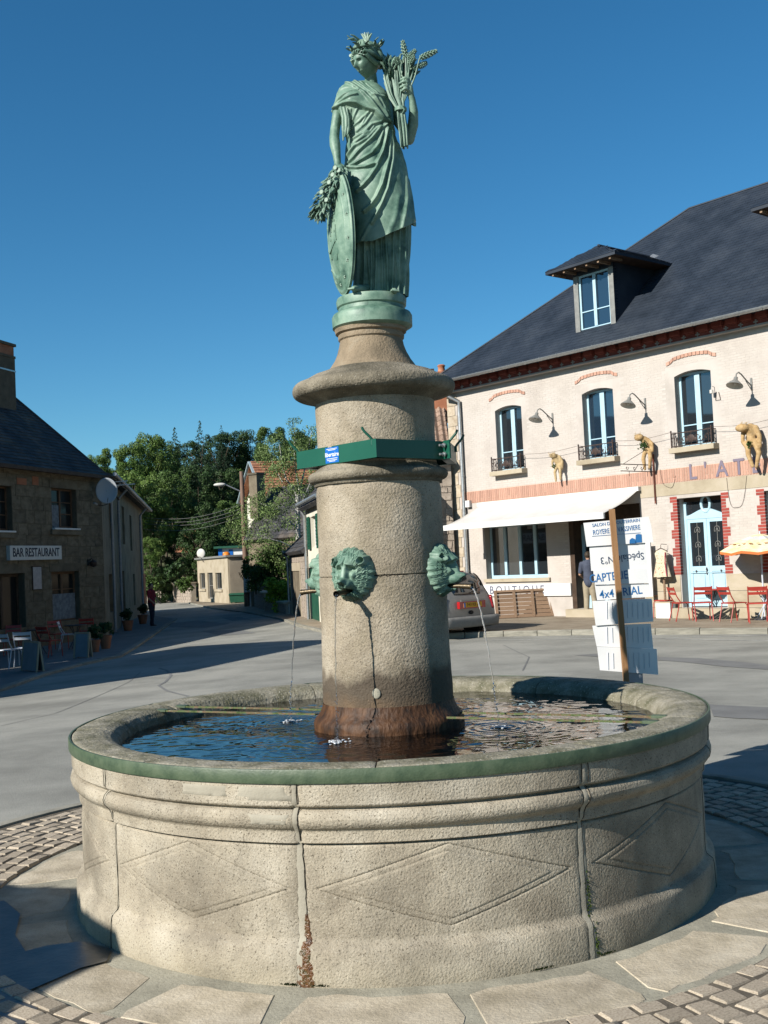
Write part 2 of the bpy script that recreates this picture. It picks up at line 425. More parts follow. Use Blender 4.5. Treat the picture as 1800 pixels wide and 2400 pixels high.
# far right footpath along the street
mk = [ground_at(*p) for p in [(440, 1414), (482, 1424), (571, 1436), (656, 1453), (700, 1470), (768, 1487), (860, 1505)]]
mbk = [ground_at(*p) for p in [(470, 1409), (530, 1411), (590, 1415), (660, 1430), (720, 1449), (800, 1465), (900, 1480)]]
pave_m = strip_mesh('pavement', mk, mbk, M_['path'], .06)
kerb_line(mk, pave_m, 1.5, .14, .07)
# verge beyond the side street, left of the little white building
gv = strip_mesh('grass_verge', [ground_at(*p) for p in [(330, 1404), (400, 1409), (450, 1412)]], [ground_at(*p) for p in [(330, 1395), (400, 1399), (450, 1401)]], M_['path'], .03)

# ---------------------------------------------------------------- apron of the fountain
def ringmesh(name, r0, r1, z, m, n=160, zo=None):
    mb = MB(); mb.lathe([(r0, z), (r1, z)], n, (FX, FY)); mb.f = [tuple(reversed(f)) for f in mb.f]
    return mb.build(name, m)
apron = ringmesh('fountain_apron', 1.2, 2.10, .006, M_['mortar']); apron['kind'] = 'structure'
def pol(r, a): return (FX + r * math.sin(a), FY - r * math.cos(a))
a = -PI
while a < PI - .12:
    w = random.uniform(.26, .42)
    if a + w > PI - .10: w = PI - a - .02
    g = .014; r0 = 1.66 + random.uniform(0, .05); r1 = 2.03 + random.uniform(-.05, .03)
    P = []
    for t in (0, .04, .15, .3, .45, .6, .75, .9, .97, 1): P.append(pol(r1 - .05 * (t in (0, 1)) + random.uniform(-.02, .015), a + g + (w - 2 * g) * t))
    P2 = [pol(r0 + random.uniform(-.02, .03), a + g + .02 * random.random() + (w - 2 * g - .03) * t) for t in (1, .9, .75, .5, .25, .1, 0)]
    if random.random() < .4: P2 = P2[1:-1]
    mb = MB(); mb.slab(P + P2, -.03, .0078 + random.uniform(0, .0022))
    o = mb.build('paving_slab', M_['slabstone'], apron)
    bv = o.modifiers.new('b', 'BEVEL'); bv.width = .004; bv.segments = 1
    a += w
cob = ringmesh('cobbled_paving', 2.06, 2.86, -.012 + .0275, M_['joint']); cob['kind'] = 'structure'
# setts: small rounded stones laid in arcs
def sett_mesh(k):
    r_ = random.Random(k); b = MB(); j = lambda: r_.uniform(-.045, .045)
    lo = [(-.5 + j(), -.5 + j(), -.5), (.5 + j(), -.5 + j(), -.5), (.5 + j(), .5 + j(), -.5), (-.5 + j(), .5 + j(), -.5)]
    mid = [(x * .98, y * .98, .25 + j()) for x, y, z in lo]; top = [(x * .80, y * .80, .5 + j()) for x, y, z in lo]
    b.add(lo + mid + top, [(0, 1, 5, 4), (1, 2, 6, 5), (2, 3, 7, 6), (3, 0, 4, 7), (4, 5, 9, 8), (5, 6, 10, 9), (6, 7, 11, 10), (7, 4, 8, 11), (8, 9, 10, 11)])
    return b
SB = [sett_mesh(k) for k in range(6)]
SM = [b.mesh('sett', M_['sett'], smooth=50) for b in SB]
setts = []
r = 2.10; row = 0
while r < 2.84:
    n = int(2 * PI * r / .128)
    for i in range(n):
        a = 2 * PI * (i + .5 * (row % 2) + random.uniform(-.10, .10)) / n
        setts.append((r + random.uniform(-.006, .006), a, (2 * PI * r / n) * random.uniform(.88, .965)))
    r += .094; row += 1
def seen(x, y, z):
    q = Vector((x, y, z)) - CP; d = q.dot(_F)
    if d <= 0: return False
    u = 900 + FPX * q.dot(CR) / d; v = 1200 - FPX * q.dot(CU) / d
    return -15 < u < 1815 and v < 2420
rest = MB(); cnt = 0; items = []
for (r, a, w) in setts:
    x, y = pol(r, a); items.append((math.hypot(x, y), x, y, a, w, seen(x, y, 0) and not (y > FY and abs(x - FX) < 1.75)))
items.sort(key=lambda t: (not t[5], t[0]))
for (d, x, y, a, w, vis) in items:
    k = random.randrange(6); z = -.001 + random.uniform(-.003, .003); rot = (random.uniform(-.05, .05), random.uniform(-.05, .05), a + random.uniform(-.05, .05))
    sc = (w, .087 * random.uniform(.94, 1.03), .045)
    if vis and cnt < 296:
        inst('sett', SM[k], cob, (x, y, z), rot, sc); cnt += 1
    else:
        Mx = Matrix.LocRotScale(Vector((x, y, z)), Euler(rot), Vector(sc)); rest.add([Mx @ Vector(v) for v in SB[k].v], SB[k].f)
rs = rest.build('sett', M_['sett_isl'], cob, smooth=50); rs['kind'] = 'stuff'
edge = MB(); edge.lathe([(2.86, -.02), (2.86, .030), (2.90, .034), (2.955, .026), (2.96, -.02)], 120, (FX, FY)); edge.f = [tuple(reversed(f)) for f in edge.f]
eo = edge.build('kerb_edging', M_['kerb'], smooth=40); eo['kind'] = 'structure'

# damp stones at the near left; the dark sheet also deepens the shade there
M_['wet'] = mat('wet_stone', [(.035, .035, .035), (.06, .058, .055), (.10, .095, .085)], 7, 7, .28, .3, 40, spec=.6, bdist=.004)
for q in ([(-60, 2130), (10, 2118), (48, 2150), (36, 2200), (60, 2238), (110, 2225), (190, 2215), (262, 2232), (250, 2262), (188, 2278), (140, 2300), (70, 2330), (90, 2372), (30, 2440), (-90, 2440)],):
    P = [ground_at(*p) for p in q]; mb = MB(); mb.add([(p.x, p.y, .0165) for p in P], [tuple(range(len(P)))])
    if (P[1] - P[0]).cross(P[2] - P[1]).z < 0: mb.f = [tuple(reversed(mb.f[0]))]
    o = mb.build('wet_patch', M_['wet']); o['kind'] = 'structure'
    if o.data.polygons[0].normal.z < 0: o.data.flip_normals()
# ================================================================ the fountain
fount = thing('stone_fountain', 'round granite fountain basin with a tall stone column rising from the water', 'fountain', (FX, FY, 0))
RB = 1.61
def noise2(seed, n=24):
    g = np.random.default_rng(seed); ph = g.uniform(0, 6.28, n); fr = g.normal(0, 1, (n, 2)) * 9; am = 1 / (1 + np.hypot(fr[:, 0], fr[:, 1]))
    return lambda x, y: sum(am[i] * np.sin(fr[i, 0] * x + fr[i, 1] * y + ph[i]) for i in range(n))
# outer face profile: (z, radius)
prof = [(0.0, 1.598), (.02, 1.60), (.135, 1.596), (.150, 1.588), (.162, 1.566), (.175, 1.560), (.520, 1.560), (.526, 1.558), (.530, 1.548), (.536, 1.560),
        (.540, 1.572), (.582, 1.574), (.590, 1.577), (.600, 1.592), (.615, 1.604), (.635, 1.610), (.652, 1.606), (.664, 1.594), (.670, 1.574), (.676, 1.578), (.682, 1.596), (.690, 1.602), (.760, 1.604), (.800, 1.60)]
pz = np.array([p[0] for p in prof]); pr = np.array([p[1] for p in prof])
zs = np.unique(np.concatenate([pz, np.linspace(.18, .518, 100), np.linspace(.54, .80, 20)]))
joints = [-177, -131, -91, -50.5, -13.4, 28.5, 69, 108, 146]
nf = noise2(3)
for bi in range(9):
    a0 = R(joints[bi]); a1 = R(joints[(bi + 1) % 9]) + (2 * PI if bi == 8 else 0)
    na = 130; aa = np.linspace(a0 + .0022, a1 - .0022, na)
    A, Z = np.meshgrid(aa, zs, indexing='ij')
    Rr = np.interp(Z, pz, pr)
    u = (A - (a0 + a1) / 2) / ((a1 - a0) / 2); 
    # lozenge in relief
    q = np.abs(u) / .90 + np.abs(Z - .362) / .155
    sg = lambda x_, w_: 1 / (1 + np.exp(np.clip(-x_ / w_, -40, 40)))
    relief = .0035 * sg(.82 - q, .006) + .0015 * np.clip((1 - q) / .17, 0, 1) * sg(q - .82, .01)
    groove = -.0065 * np.exp(-((q - 1.0) / .014) ** 2) - .003 * np.exp(-((q - .835) / .013) ** 2)
    if bi == 3: groove += -.012 * np.exp(-((u + .0) / .12) ** 2 - ((Z - .225) / .03) ** 2)
    Rr = Rr + np.where((Z > .175) & (Z < .522), relief + groove, 0)
    # rounded block edges and uneven wear
    ed = np.minimum(A - aa[0], aa[-1] - A) * 1.6
    Rr = Rr - .009 * np.exp(-(ed / .010) ** 1) + .0016 * nf(A * 4 + bi, Z * 4) - .003 * np.maximum(0, nf(A * 9, Z * 9 + bi)) * (Z > .54)
    V = np.stack([Rr * np.sin(A), -Rr * np.cos(A), Z], -1).reshape(-1, 3)
    Fc = gridfaces(na, len(zs)); nV = len(V)
    # close the block: inner face
    ri = 1.42
    Vi = np.stack([ri * np.sin(A), -ri * np.cos(A), Z], -1)[:, [0, -1], :].reshape(-1, 3)
    V = np.vstack([V, Vi]); nz = len(zs)
    for i in range(na - 1):
        i2 = i + 1
        Fc.append((nV + 2 * i, nV + 2 * i + 1, nV + 2 * i2 + 1, nV + 2 * i2))
    Fc.append(tuple(list(range(nz - 1, -1, -1)) + [nV, nV + 1])[:nz + 2]); Fc.append(tuple(list(range((na - 1) * nz, na * nz)) + [nV + 2 * na - 1, nV + 2 * na - 2]))
    o = npmesh('basin_block', V, Fc, M_['basin_stone'], fount)
    o.data.set_sharp_from_angle(angle=R(50))
# rim slabs: flat top rounding down to the inside
rp = [(1.602, .795), (1.602, .822), (1.592, .828), (1.50, .830), (1.455, .826), (1.415, .812), (1.385, .785), (1.368, .745), (1.36, .70), (1.36, .30)]
jn = [-160, -118, -83, -40, -2, 31, 62, 101, 139]
for bi in range(9):
    a0 = R(jn[bi]); a1 = R(jn[(bi + 1) % 9]) + (2 * PI if bi == 8 else 0)
    # refine profile
    P = []
    for i in range(len(rp) - 1):
        for t in range(4): k = t / 4; P.append((rp[i][0] * (1 - k) + rp[i + 1][0] * k, rp[i][1] * (1 - k) + rp[i + 1][1] * k))
    P.append(rp[-1]); na = 64; V = []
    for i in range(na):
        A = a0 + .0018 + (a1 - a0 - .0036) * i / (na - 1)
        e = min(A - a0, a1 - A) * 1.5
        for j, (r_, z_) in enumerate(P):
            n_ = float(nf(A * 7, r_ * 9 + z_ * 5)); dz = .0028 * n_ - .006 * math.exp(-e / .012) * (j > 3)
            rr = r_ + (.006 * n_ if j > 14 else 0); V.append((rr * math.sin(A), -rr * math.cos(A), z_ + (dz if j > 3 else 0)))
    mP = len(P); Fc = [(f[0], f[1], f[2], f[3]) for f in gridfaces(na, mP)]
    Fc.append(tuple(range(mP))); Fc.append(tuple((na - 1) * mP + i for i in range(mP - 1, -1, -1)))
    o = npmesh('rim_slab', np.array(V), Fc, M_['rim_stone'], fount); o.data.set_sharp_from_angle(angle=R(50))
# iron hoop
mb = MB(); mb.lathe([(1.604, .772), (1.613, .772), (1.615, .776), (1.615, .823), (1.613, .8265), (1.604, .8265), (1.604, .772)], 240)
mb.build('iron_band', M_['sage_paint'], fount, smooth=40)
CRK = mat('joint_crack', (.03, .025, .018), rough=.95)
# mortar in the joints, with the rusty seep and the mossy crack
for bi in range(9):
    a = R(joints[bi]); mb = MB(); w = .003 + .0028 * (bi in (4, 5))
    zz = np.linspace(.0, .80, 40); V = []; jr = random.Random(bi + 60)
    for z in zz:
        r_ = float(np.interp(z, pz, pr)) - .004 + (.004 if bi in (4, 5) else 0)
        ww = w * (.8 + .5 * jr.random()) * (1.7 if (bi in (4, 5) and z < .50) else 1)
        V += [(r_ * math.sin(a - ww), -r_ * math.cos(a - ww), z), ((r_ + .002) * math.sin(a), -(r_ + .002) * math.cos(a), z), (r_ * math.sin(a + ww), -r_ * math.cos(a + ww), z)]
    mb.add(V, gridfaces(40, 3)); mb.f = [tuple(reversed(f)) for f in mb.f]
    mb.build('mortar_joint', M_['repair'], fount, smooth=60); mb = MB(); ak = a + .006; P = []
    for z in zz[:-1]: ak += jr.uniform(-.0022, .0022); r_ = float(np.interp(z, pz, pr)) + .0005; P.append((r_ * math.sin(ak), -r_ * math.cos(ak), z))
    mb.tube(P, .0018 if bi in (4, 5) else .0012, 4); mb.build('crack', CRK, fount)
M_['rust'] = mat('rust', [(.05, .02, .008), (.15, .06, .015), (.07, .06, .02)], 35, 8, .35, .9, 90, spec=.7, bdist=.01)
M_['moss'] = mat('moss', [(.03, .055, .008), (.08, .12, .02)], 60, 6, .95, .8, 150)
V = []
for i in range(30):
    z = .002 + .266 * i / 29; ww = (.004 + .024 * (1 - (z / .27)) ** .7) * (.7 + .6 * jr.random())
    r_ = float(np.interp(z, pz, pr))
    for j in range(7):
        t = -1 + 2 * j / 6; a = R(joints[4]) + ww * t * .85 + .010
        rr = r_ + .0022 * (1 - t * t) * (.5 + jr.random()) - .003 * (abs(t) > .9)
        V.append((rr * math.sin(a), -rr * math.cos(a), z))
mb = MB(); mb.add(V, gridfaces(30, 7)); mb.f = [tuple(reversed(f)) for f in mb.f]
mb.build('rust_deposit', M_['rust'], fount, smooth=60)
mb = MB(); rr_ = random.Random(5)
for i in range(130):
    z = rr_.choice([rr_.uniform(.02, .34), rr_.gauss(.05, .02), rr_.gauss(.22, .03)]); a = R(joints[5]) + .014 + rr_.gauss(0, .004); r_ = float(np.interp(z, pz, pr)) + .001
    c = Vector((r_ * math.sin(a), -r_ * math.cos(a), max(.004, z))); s = rr_.uniform(.003, .008)
    q = [c + Vector((rr_.uniform(-s, s), rr_.uniform(-s, s), rr_.uniform(-s, s))) for _ in range(4)]; mb.add(q, [(0, 1, 2), (0, 2, 3), (0, 3, 1)])
for (aa_, n_) in ((R(20), 60), (R(-15), 60), (R(31), 50), (R(-11), 40)):
    for i in range(n_):
        a = aa_ + rr_.gauss(0, .012); c = Vector((1.604 * math.sin(a), -1.604 * math.cos(a), .012)); s = rr_.uniform(.003, .012)
        mb.add([c, c + Vector((s * .4, 0, s)), c + Vector((-s * .3, -s * .5, s * .8))], [(0, 1, 2)])
mo = mb.build('moss', M_['moss'], fount); mo['kind'] = 'stuff'
# inside of the basin and its floor
M_['basin_floor'] = mat('basin_floor', [(.015, .011, .006), (.05, .032, .015), (.09, .055, .025)], 4, 8, .8, .4, 30)
M_['wet_wall'] = mat('wet_wall', [(.03, .018, .008), (.12, .055, .018), (.20, .11, .05)], 12, 8, .5, .6, 60, stretch=(1, 1, .4))
mb = MB(); mb.lathe([(1.355, .745), (1.352, .70), (1.35, .22), (0.01, .20)], 96); mb.build('basin_lining', M_['wet_wall'], fount, smooth=60)
# patch of pale mortar repair on the upper band, left of centre
def wall_patch(a0, a1, z0, z1, seed, name='mortar_repair', m='repair'):
    g = random.Random(seed); V = []; n = 14
    for i in range(n):
        for j in range(6):
            u = i / (n - 1); v = j / 5; a = a0 + (a1 - a0) * u; z = z0 + (z1 - z0) * v
            eu = min(u, 1 - u, ) * 6; ev = min(v, 1 - v) * 3
            if i in (0, n - 1): a += g.uniform(-.016, .016)
            z += g.uniform(-.004, .016) if j == 0 else 0
            a += .012 * math.sin(v * 5 + seed) * (u - .5)
            rr = float(np.interp(z, pz, pr)) + (.0022 if 0 < i < n - 1 and 0 < j < 5 else -.006)
            V.append((rr * math.sin(a), -rr * math.cos(a), z))
    b = MB(); b.add(V, gridfaces(n, 6)); b.build(name, M_[m], fount, smooth=60)
wall_patch(R(-22.5), R(-13.9), .692, .770, 1); wall_patch(R(-32), R(-22.8), .705, .770, 2); wall_patch(R(-20.5), R(-14), .605, .664, 3)

# ---- column
def lathe_np(name, prof, n, mats, parent, amp=.0, seed=1, zsub=.02, sharp=40):
    P = [prof[0]]
    for (r0, z0), (r1, z1) in zip(prof[:-1], prof[1:]):
        k = max(1, int(math.hypot(r1 - r0, z1 - z0) / zsub))
        for t in range(1, k + 1): P.append((r0 + (r1 - r0) * t / k, z0 + (z1 - z0) * t / k))
    P = np.array(P); aa = np.linspace(0, 2 * PI, n, endpoint=False)
    A, Rr = np.meshgrid(aa, P[:, 0], indexing='ij'); _, Z = np.meshgrid(aa, P[:, 1], indexing='ij')
    nn = noise2(seed, 30)
    Rr = Rr + amp * nn(np.cos(A) * Rr * 4 + np.sin(A) * Rr * 3.1, Z * 4) * (Rr > .02)
    V = np.stack([Rr * np.sin(A), -Rr * np.cos(A), Z], -1).reshape(-1, 3)
    o = npmesh(name, V, gridfaces(n, len(P), True), mats, parent); o.data.set_sharp_from_angle(angle=R(sharp)); return o
def arc(cr, cz, r, a0, a1, n=8): return [(cr + r * math.cos(R(a0 + (a1 - a0) * i / n)), cz + r * math.sin(R(a0 + (a1 - a0) * i / n))) for i in range(n + 1)]
lathe_np('column_foot', [(.392, .20), (.392, .785), (.387, .800), (.376, .815), (.356, .838), (.346, .862), (.342, .885)], 128, M_['foot_stone'], fount, .004, 4)
lathe_np('column_drum', [(.330, .875), (.340, .884), (.339, .95), (.332, 1.530), (.325, 1.5345)], 160, M_['column_stone'], fount, .003, 5)
lathe_np('column_drum', [(.325, 1.5345), (.332, 1.540), (.328, 1.975), (.323, 2.00), (.322, 2.02)], 160, M_['column_stone'], fount, .003, 6)
lathe_np('column_ring', [(.318, 2.005), (.334, 2.008), (.340, 2.020)] + arc(.342, 2.052, .028, -90, 90) + [(.336, 2.084), (.322, 2.096), (.314, 2.108)], 160, M_['cap_stone'], fount, .002, 7)
lathe_np('column_drum', [(.308, 2.098), (.312, 2.110), (.313, 2.40), (.313, 2.445)], 160, M_['column_stone'], fount, .003, 8)
lathe_np('column_capital', [(.306, 2.436), (.314, 2.440), (.330, 2.450), (.365, 2.466)] + arc(.388, 2.512, .042, -65, 80) + [(.365, 2.566), (.32, 2.592), (.262, 2.612), (.236, 2.622)], 160, M_['cap_stone'], fount, .003, 9)
lathe_np('column_neck', [(.240, 2.614), (.226, 2.634), (.202, 2.668), (.184, 2.705), (.172, 2.745), (.166, 2.775), (.174, 2.782), (.176, 2.797), (.173, 2.808), (.188, 2.815), (.192, 2.838), (.15, 2.842)], 128, M_['neck_stone'], fount, .002, 10)
# cracks: thin dark grooves at the drum joint and mortar plug at the foot
M_['crack'] = mat('crack', (.02, .016, .012), rough=.95)
def crack(pts, r0=.3325, w=.0022, name='crack'):
    mb = MB(); mb.tube([(r0 * math.sin(a), -r0 * math.cos(a), z) for a, z in pts], w, 4); mb.build(name, M_['crack'], fount)
crack([(R(-8 + i * 2.0), 1.535 + .006 * math.sin(i * 1.7) + .003 * math.sin(i * 4.1)) for i in range(16)], .332)

# pale coin-like plug on the shaft
mb = MB(); mb.ball((.3425 * math.sin(R(-9.5)), -.3425 * math.cos(R(-9.5)), .955), (.022, .006, .026), 16, 8, Matrix.Rotation(R(-9.5), 4, 'Z')); mb.build('mortar_plug', M_['mortar'], fount, smooth=80)

# ---- water
def water_mat():
    m = bpy.data.materials.new('water'); m.use_nodes = True; nt = m.node_tree; N = nt.nodes; L = nt.links; b = N['Principled BSDF']
    b.inputs['Base Color'].default_value = (.55, .60, .55, 1); b.inputs['Roughness'].default_value = .02; b.inputs['IOR'].default_value = 1.33; b.inputs['Transmission Weight'].default_value = 1.0
    return m
M_['water'] = water_mat()
M_['jet'] = mat('jet', (.95, .97, 1.0), rough=.03, trans=1.0, ior=1.33, spec=.5)
n_a, n_r = 420, 150
rr_ = np.linspace(.30, 1.372, n_r); aa = np.linspace(0, 2 * PI, n_a, endpoint=False)
A, Rr = np.meshgrid(aa, rr_, indexing='ij'); X = Rr * np.sin(A); Y = -Rr * np.cos(A)
falls = []      # landing points, filled below (local)
JET = [(-27, .92), (63, 1.0), (-117, 1.0), (153, 1.0)]
for (adeg, s) in JET:
    a = R(adeg); falls.append((.62 * s * math.sin(a), -.62 * s * math.cos(a)))
g = np.random.default_rng(11); H = np.zeros_like(X)
for (fx_, fy_) in falls:
    d = np.hypot(X - fx_, Y - fy_); H += .0018 * np.exp(-d / .20) * np.sin(d * 130 + fx_ * 40) + .006 * np.exp(-(d / .045) ** 2)
for k in range(60):
    th = g.uniform(0, 2 * PI); fr = g.uniform(14, 110); H += .0028 / fr ** .8 * np.sin(fr * (X * math.cos(th) + Y * math.sin(th)) + g.uniform(0, 6))
V = np.stack([X, Y, .752 + H], -1).reshape(-1, 3)
Fw = [tuple(reversed(f)) for f in gridfaces(n_a, n_r, True)]
wat = npmesh('water', V + np.array([FX, FY, 0]), Fw, M_['water']); wat['kind'] = 'structure'

# ---- bars across the basin, in pairs, resting on rim and foot
M_['alu'] = mat('alu', (.45, .47, .48), rough=.3, metal=.9)
def crossbar(name, label, x0, x1, y, z, w=.034, h=.010, m='mossy_bar', group=None):
    t = thing(name, label, 'bar', (FX, FY, 0), R(-27), group)
    mb = MB(); mb.box(x0, x1, y - w / 2, y - w / 2 + .006, z, z + h); mb.box(x0, x1, y - w / 2 + .006, y + w / 2, z, z + .006); mb.build('angle_iron', M_[m], t)
    e = MB(); s = 1 if x1 > 0 else -1; xe = x1 if s > 0 else x0
    e.box(min(xe, xe + s * .07), max(xe, xe + s * .07), y - w / 2 - .004, y + w / 2 + .004, z - .001, z + .012); e.build('end_plate', M_['sage_paint'], t)
crossbar('crossbar', 'rusty green flat bar from the left rim to the column foot, front one', -1.37, -.38, -.10, .808)
crossbar('crossbar', 'rusty green flat bar from the left rim to the column foot, rear one', -1.36, -.38, .07, .808)
crossbar('crossbar', 'mossy green bar from the right rim to the column foot, front one', -.0 + .38, 1.36, -.10, .808, m='mossy_bar')
crossbar('crossbar', 'mossy green bar from the right rim to the column foot, rear one', .38, 1.36, .07, .808)
# ================================================================ bronze lion masks, spouts, jets
def lion_mesh():
    nr, nf_ = 120, 340
    rho = np.linspace(0, 1, nr); ph = np.linspace(0, 2 * PI, nf_, endpoint=False)
    P, Q = np.meshgrid(ph, rho, indexing='ij')
    out = 1 + .025 * np.sin(19 * P + 1.2 * np.sin(2 * P)) + .015 * np.sin(31 * P)
    u = Q * np.cos(P) * out; v = Q * np.sin(P) * out
    def g(cu, cv, su, sv, rot=0.0):
        du = u - cu; dv = v - cv
        if rot: du, dv = du * math.cos(rot) + dv * math.sin(rot), -du * math.sin(rot) + dv * math.cos(rot)
        return np.exp(-(du / su) ** 2 - (dv / sv) ** 2)
    def sm(x, w): return 1 / (1 + np.exp(-x / w))
    U = np.abs(u); rr = np.hypot(u, v)
    h = .052 * np.sqrt(np.clip(1 - Q ** 2.2, 0, 1)) - .004
    face = sm(1 - ((u / .50) ** 2 + ((v - .02) / .66) ** 2), .13)
    h = h + .022 * face
    # mane: three tiers of locks, each swept back and lapping over the next
    side = np.abs(np.angle(np.exp(1j * (P - PI / 2))))
    mane = np.zeros_like(u)
    for tr0, tr1, nlk, off, amp in ((.50, .74, 9.0, .3, .020), (.66, .90, 11.5, 1.7, .018), (.82, 1.02, 14.0, 2.6, .014)):
        tt = (Q - tr0) / (tr1 - tr0); lk = side * nlk + off + 1.1 * np.sin(3.1 * tt) + .5 * np.sin(side * 5 + off)
        tip = .16 * np.abs(np.sin(lk)); on = sm(tt + tip, .05) * sm(1.02 - tt - tip * 2, .05)
        fine = 1 - np.abs(np.sin(lk * 3.0 + 2.0 * tt)); mane = np.maximum(mane, amp * on * (.50 + .5 * np.clip(1 - tt, 0, 1)) * (.55 + .45 * np.abs(np.cos(lk))) + .0065 * on * fine)
    h = h + (1 - face) * mane
    # muzzle, nose and brow
    h += .030 * sm(1 - ((u / .31) ** 2 + ((v + .36) / .22) ** 2), .12)
    bridge = np.exp(-(u / .165) ** 4) * sm(v + .33, .025) * sm(.44 - v, .06)
    h += bridge * (.016 + .030 * np.clip((.40 - v) / .7, 0, 1))
    h += .016 * (g(.17, -.40, .11, .12) + g(-.17, -.40, .11, .12))
    h -= .014 * np.exp(-(u / .018) ** 2) * sm(-(v + .34), .02) * sm(v + .50, .02)
    h -= .010 * (g(.085, -.30, .035, .03) + g(-.085, -.30, .035, .03))
    h += .026 * (np.exp(-((U - .25) / .19) ** 2 - ((v - .37 + .25 * (U - .26)) / .085) ** 2))
    h += .012 * g(0, .50, .30, .14) - .008 * np.exp(-(u / .03) ** 2) * sm(v - .35, .03) * sm(.62 - v, .03)
    h -= .036 * np.exp(-((U - .285) / .12) ** 2 - ((v - .19) / .075) ** 2)
    h += .022 * np.exp(-((U - .285) / .060) ** 2 - ((v - .18) / .042) ** 2)
    h += .016 * np.exp(-((U - .36) / .12) ** 2 - ((v + .04) / .13) ** 2)
    # mouth
    h -= .075 * sm(1 - ((u / .20) ** 2 + ((v + .60) / .085) ** 2), .15)
    h += .030 * np.exp(-(u / .20) ** 2 - ((v + .76) / .085) ** 2)
    h += .010 * np.exp(-(u / .28) ** 2 - ((v + .80) / .12) ** 2) * np.sin(u * 60 + 3)
    # ears
    for s in (-1, 1):
        d = np.hypot(u - s * .64, (v - .50) * .9)
        h += .030 * np.exp(-((d - .13) / .045) ** 2) - .020 * np.exp(-(d / .09) ** 2)
    W, Hh = .119, .134
    x = u * W; z = v * Hh
    back = .335 - np.sqrt(np.clip(.335 ** 2 - x ** 2, 0, None))
    y = back - h
    y[:, -1] = back[:, -1] + .012
    V = np.stack([x, y, z], -1).reshape(-1, 3)
    me_f = [tuple(reversed(f)) for f in gridfaces(nf_, nr, True)]
    me = bpy.data.meshes.new('lion_mask'); me.from_pydata(V.tolist(), [], me_f); me.materials.append(M_['bronze'])
    me.polygons.foreach_set('use_smooth', [True] * len(me.polygons)); me.update(); return me
LM = lion_mesh()
sp = MB(); sp.tube([(0, -.02, -.088), (0, -.10, -.086), (0, -.155, -.090), (0, -.170, -.092)], [.011, .0125, .014, .0165], 12, cap=False)
sp.tube([(0, -.170, -.092), (0, -.150, -.090), (0, -.06, -.086)], [.012, .0105, .0105], 12, cap=False)
SPM = sp.mesh('spout', M_['dark_bronze'], smooth=50)
LZ = 1.548
for (adeg, s), tl in zip(JET, ['front', 'right', 'left', 'rear']):
    a = R(adeg); r = .333
    o = inst('lion_mask', LM, fount, (r * math.sin(a), -r * math.cos(a), LZ), (0, 0, a))
    inst('spout', SPM, o, (0, 0, 0))
jl = {'front': 'thin stream of water falling from the lion mask nearest the camera', 'right': 'thin stream of water arching from the lion mask on the right side',
      'left': 'thin stream of water falling from the half hidden lion mask on the left'}
for (adeg, s), tl in zip(JET[:3], ['front', 'right', 'left']):
    a = R(adeg); dx, dy = math.sin(a), -math.cos(a); r0 = .333 + .165; z0 = LZ - .094; vv = .30 if tl != 'front' else .16
    t_ = thing('water_jet', jl[tl], 'water jet', (FX + dx * r0, FY + dy * r0, z0), 0)
    pts = []; rad = []; T = math.sqrt(2 * (z0 - .755) / 9.81); n = 46; g = random.Random(int(adeg) + 200)
    cut = .70
    for i in range(n):
        t = T * cut ** .5 * i / (n - 1); k = i / (n - 1)
        pts.append((dx * vv * t + .002 * math.sin(i * .9) * k, dy * vv * t + .0015 * math.sin(i * 1.3) * k, -4.905 * t * t))
        rad.append((.0055 - .0028 * k) * (1 + .25 * math.sin(i * 1.9) + .15 * g.uniform(-1, 1)))
    mb = MB(); mb.tube(pts, rad, 8); mb.build('stream', M_['jet'], t_, smooth=180)
    dr = MB()
    for i in range(26):
        t = T * (cut ** .5 + (1 - cut ** .5) * (i + g.random()) / 26); s_ = g.uniform(.0018, .0045)
        dr.ball((dx * vv * t + g.gauss(0, .003), dy * vv * t + g.gauss(0, .003), -4.905 * t * t), (s_, s_, s_ * g.uniform(1, 2)), 8, 6)
    for i in range(16):
        q = g.uniform(0, 6.28); s_ = g.uniform(.0012, .003); rr0 = g.uniform(.0, .05)
        dr.ball((dx * vv * T + rr0 * math.cos(q), dy * vv * T + rr0 * math.sin(q), .755 - z0 + .004 + g.uniform(0, .03)), s_, 6, 5)
    d_ = dr.build('droplet', M_['jet'], t_, smooth=180); d_['kind'] = 'stuff'
    fo = MB()
    for i in range(60):
        q = g.uniform(0, 6.28); s_ = g.uniform(.003, .010); rr0 = abs(g.gauss(0, .030))
        fo.ball((dx * vv * T + rr0 * math.cos(q), dy * vv * T + rr0 * math.sin(q), .755 - z0 + .001), (s_, s_, s_ * .45), 7, 5)
    M_.setdefault('foam', mat('foam', (.75, .80, .85), rough=.15, spec=.8, trans=.5))
    f_ = fo.build('foam', M_['foam'], t_, smooth=180); f_['kind'] = 'stuff'

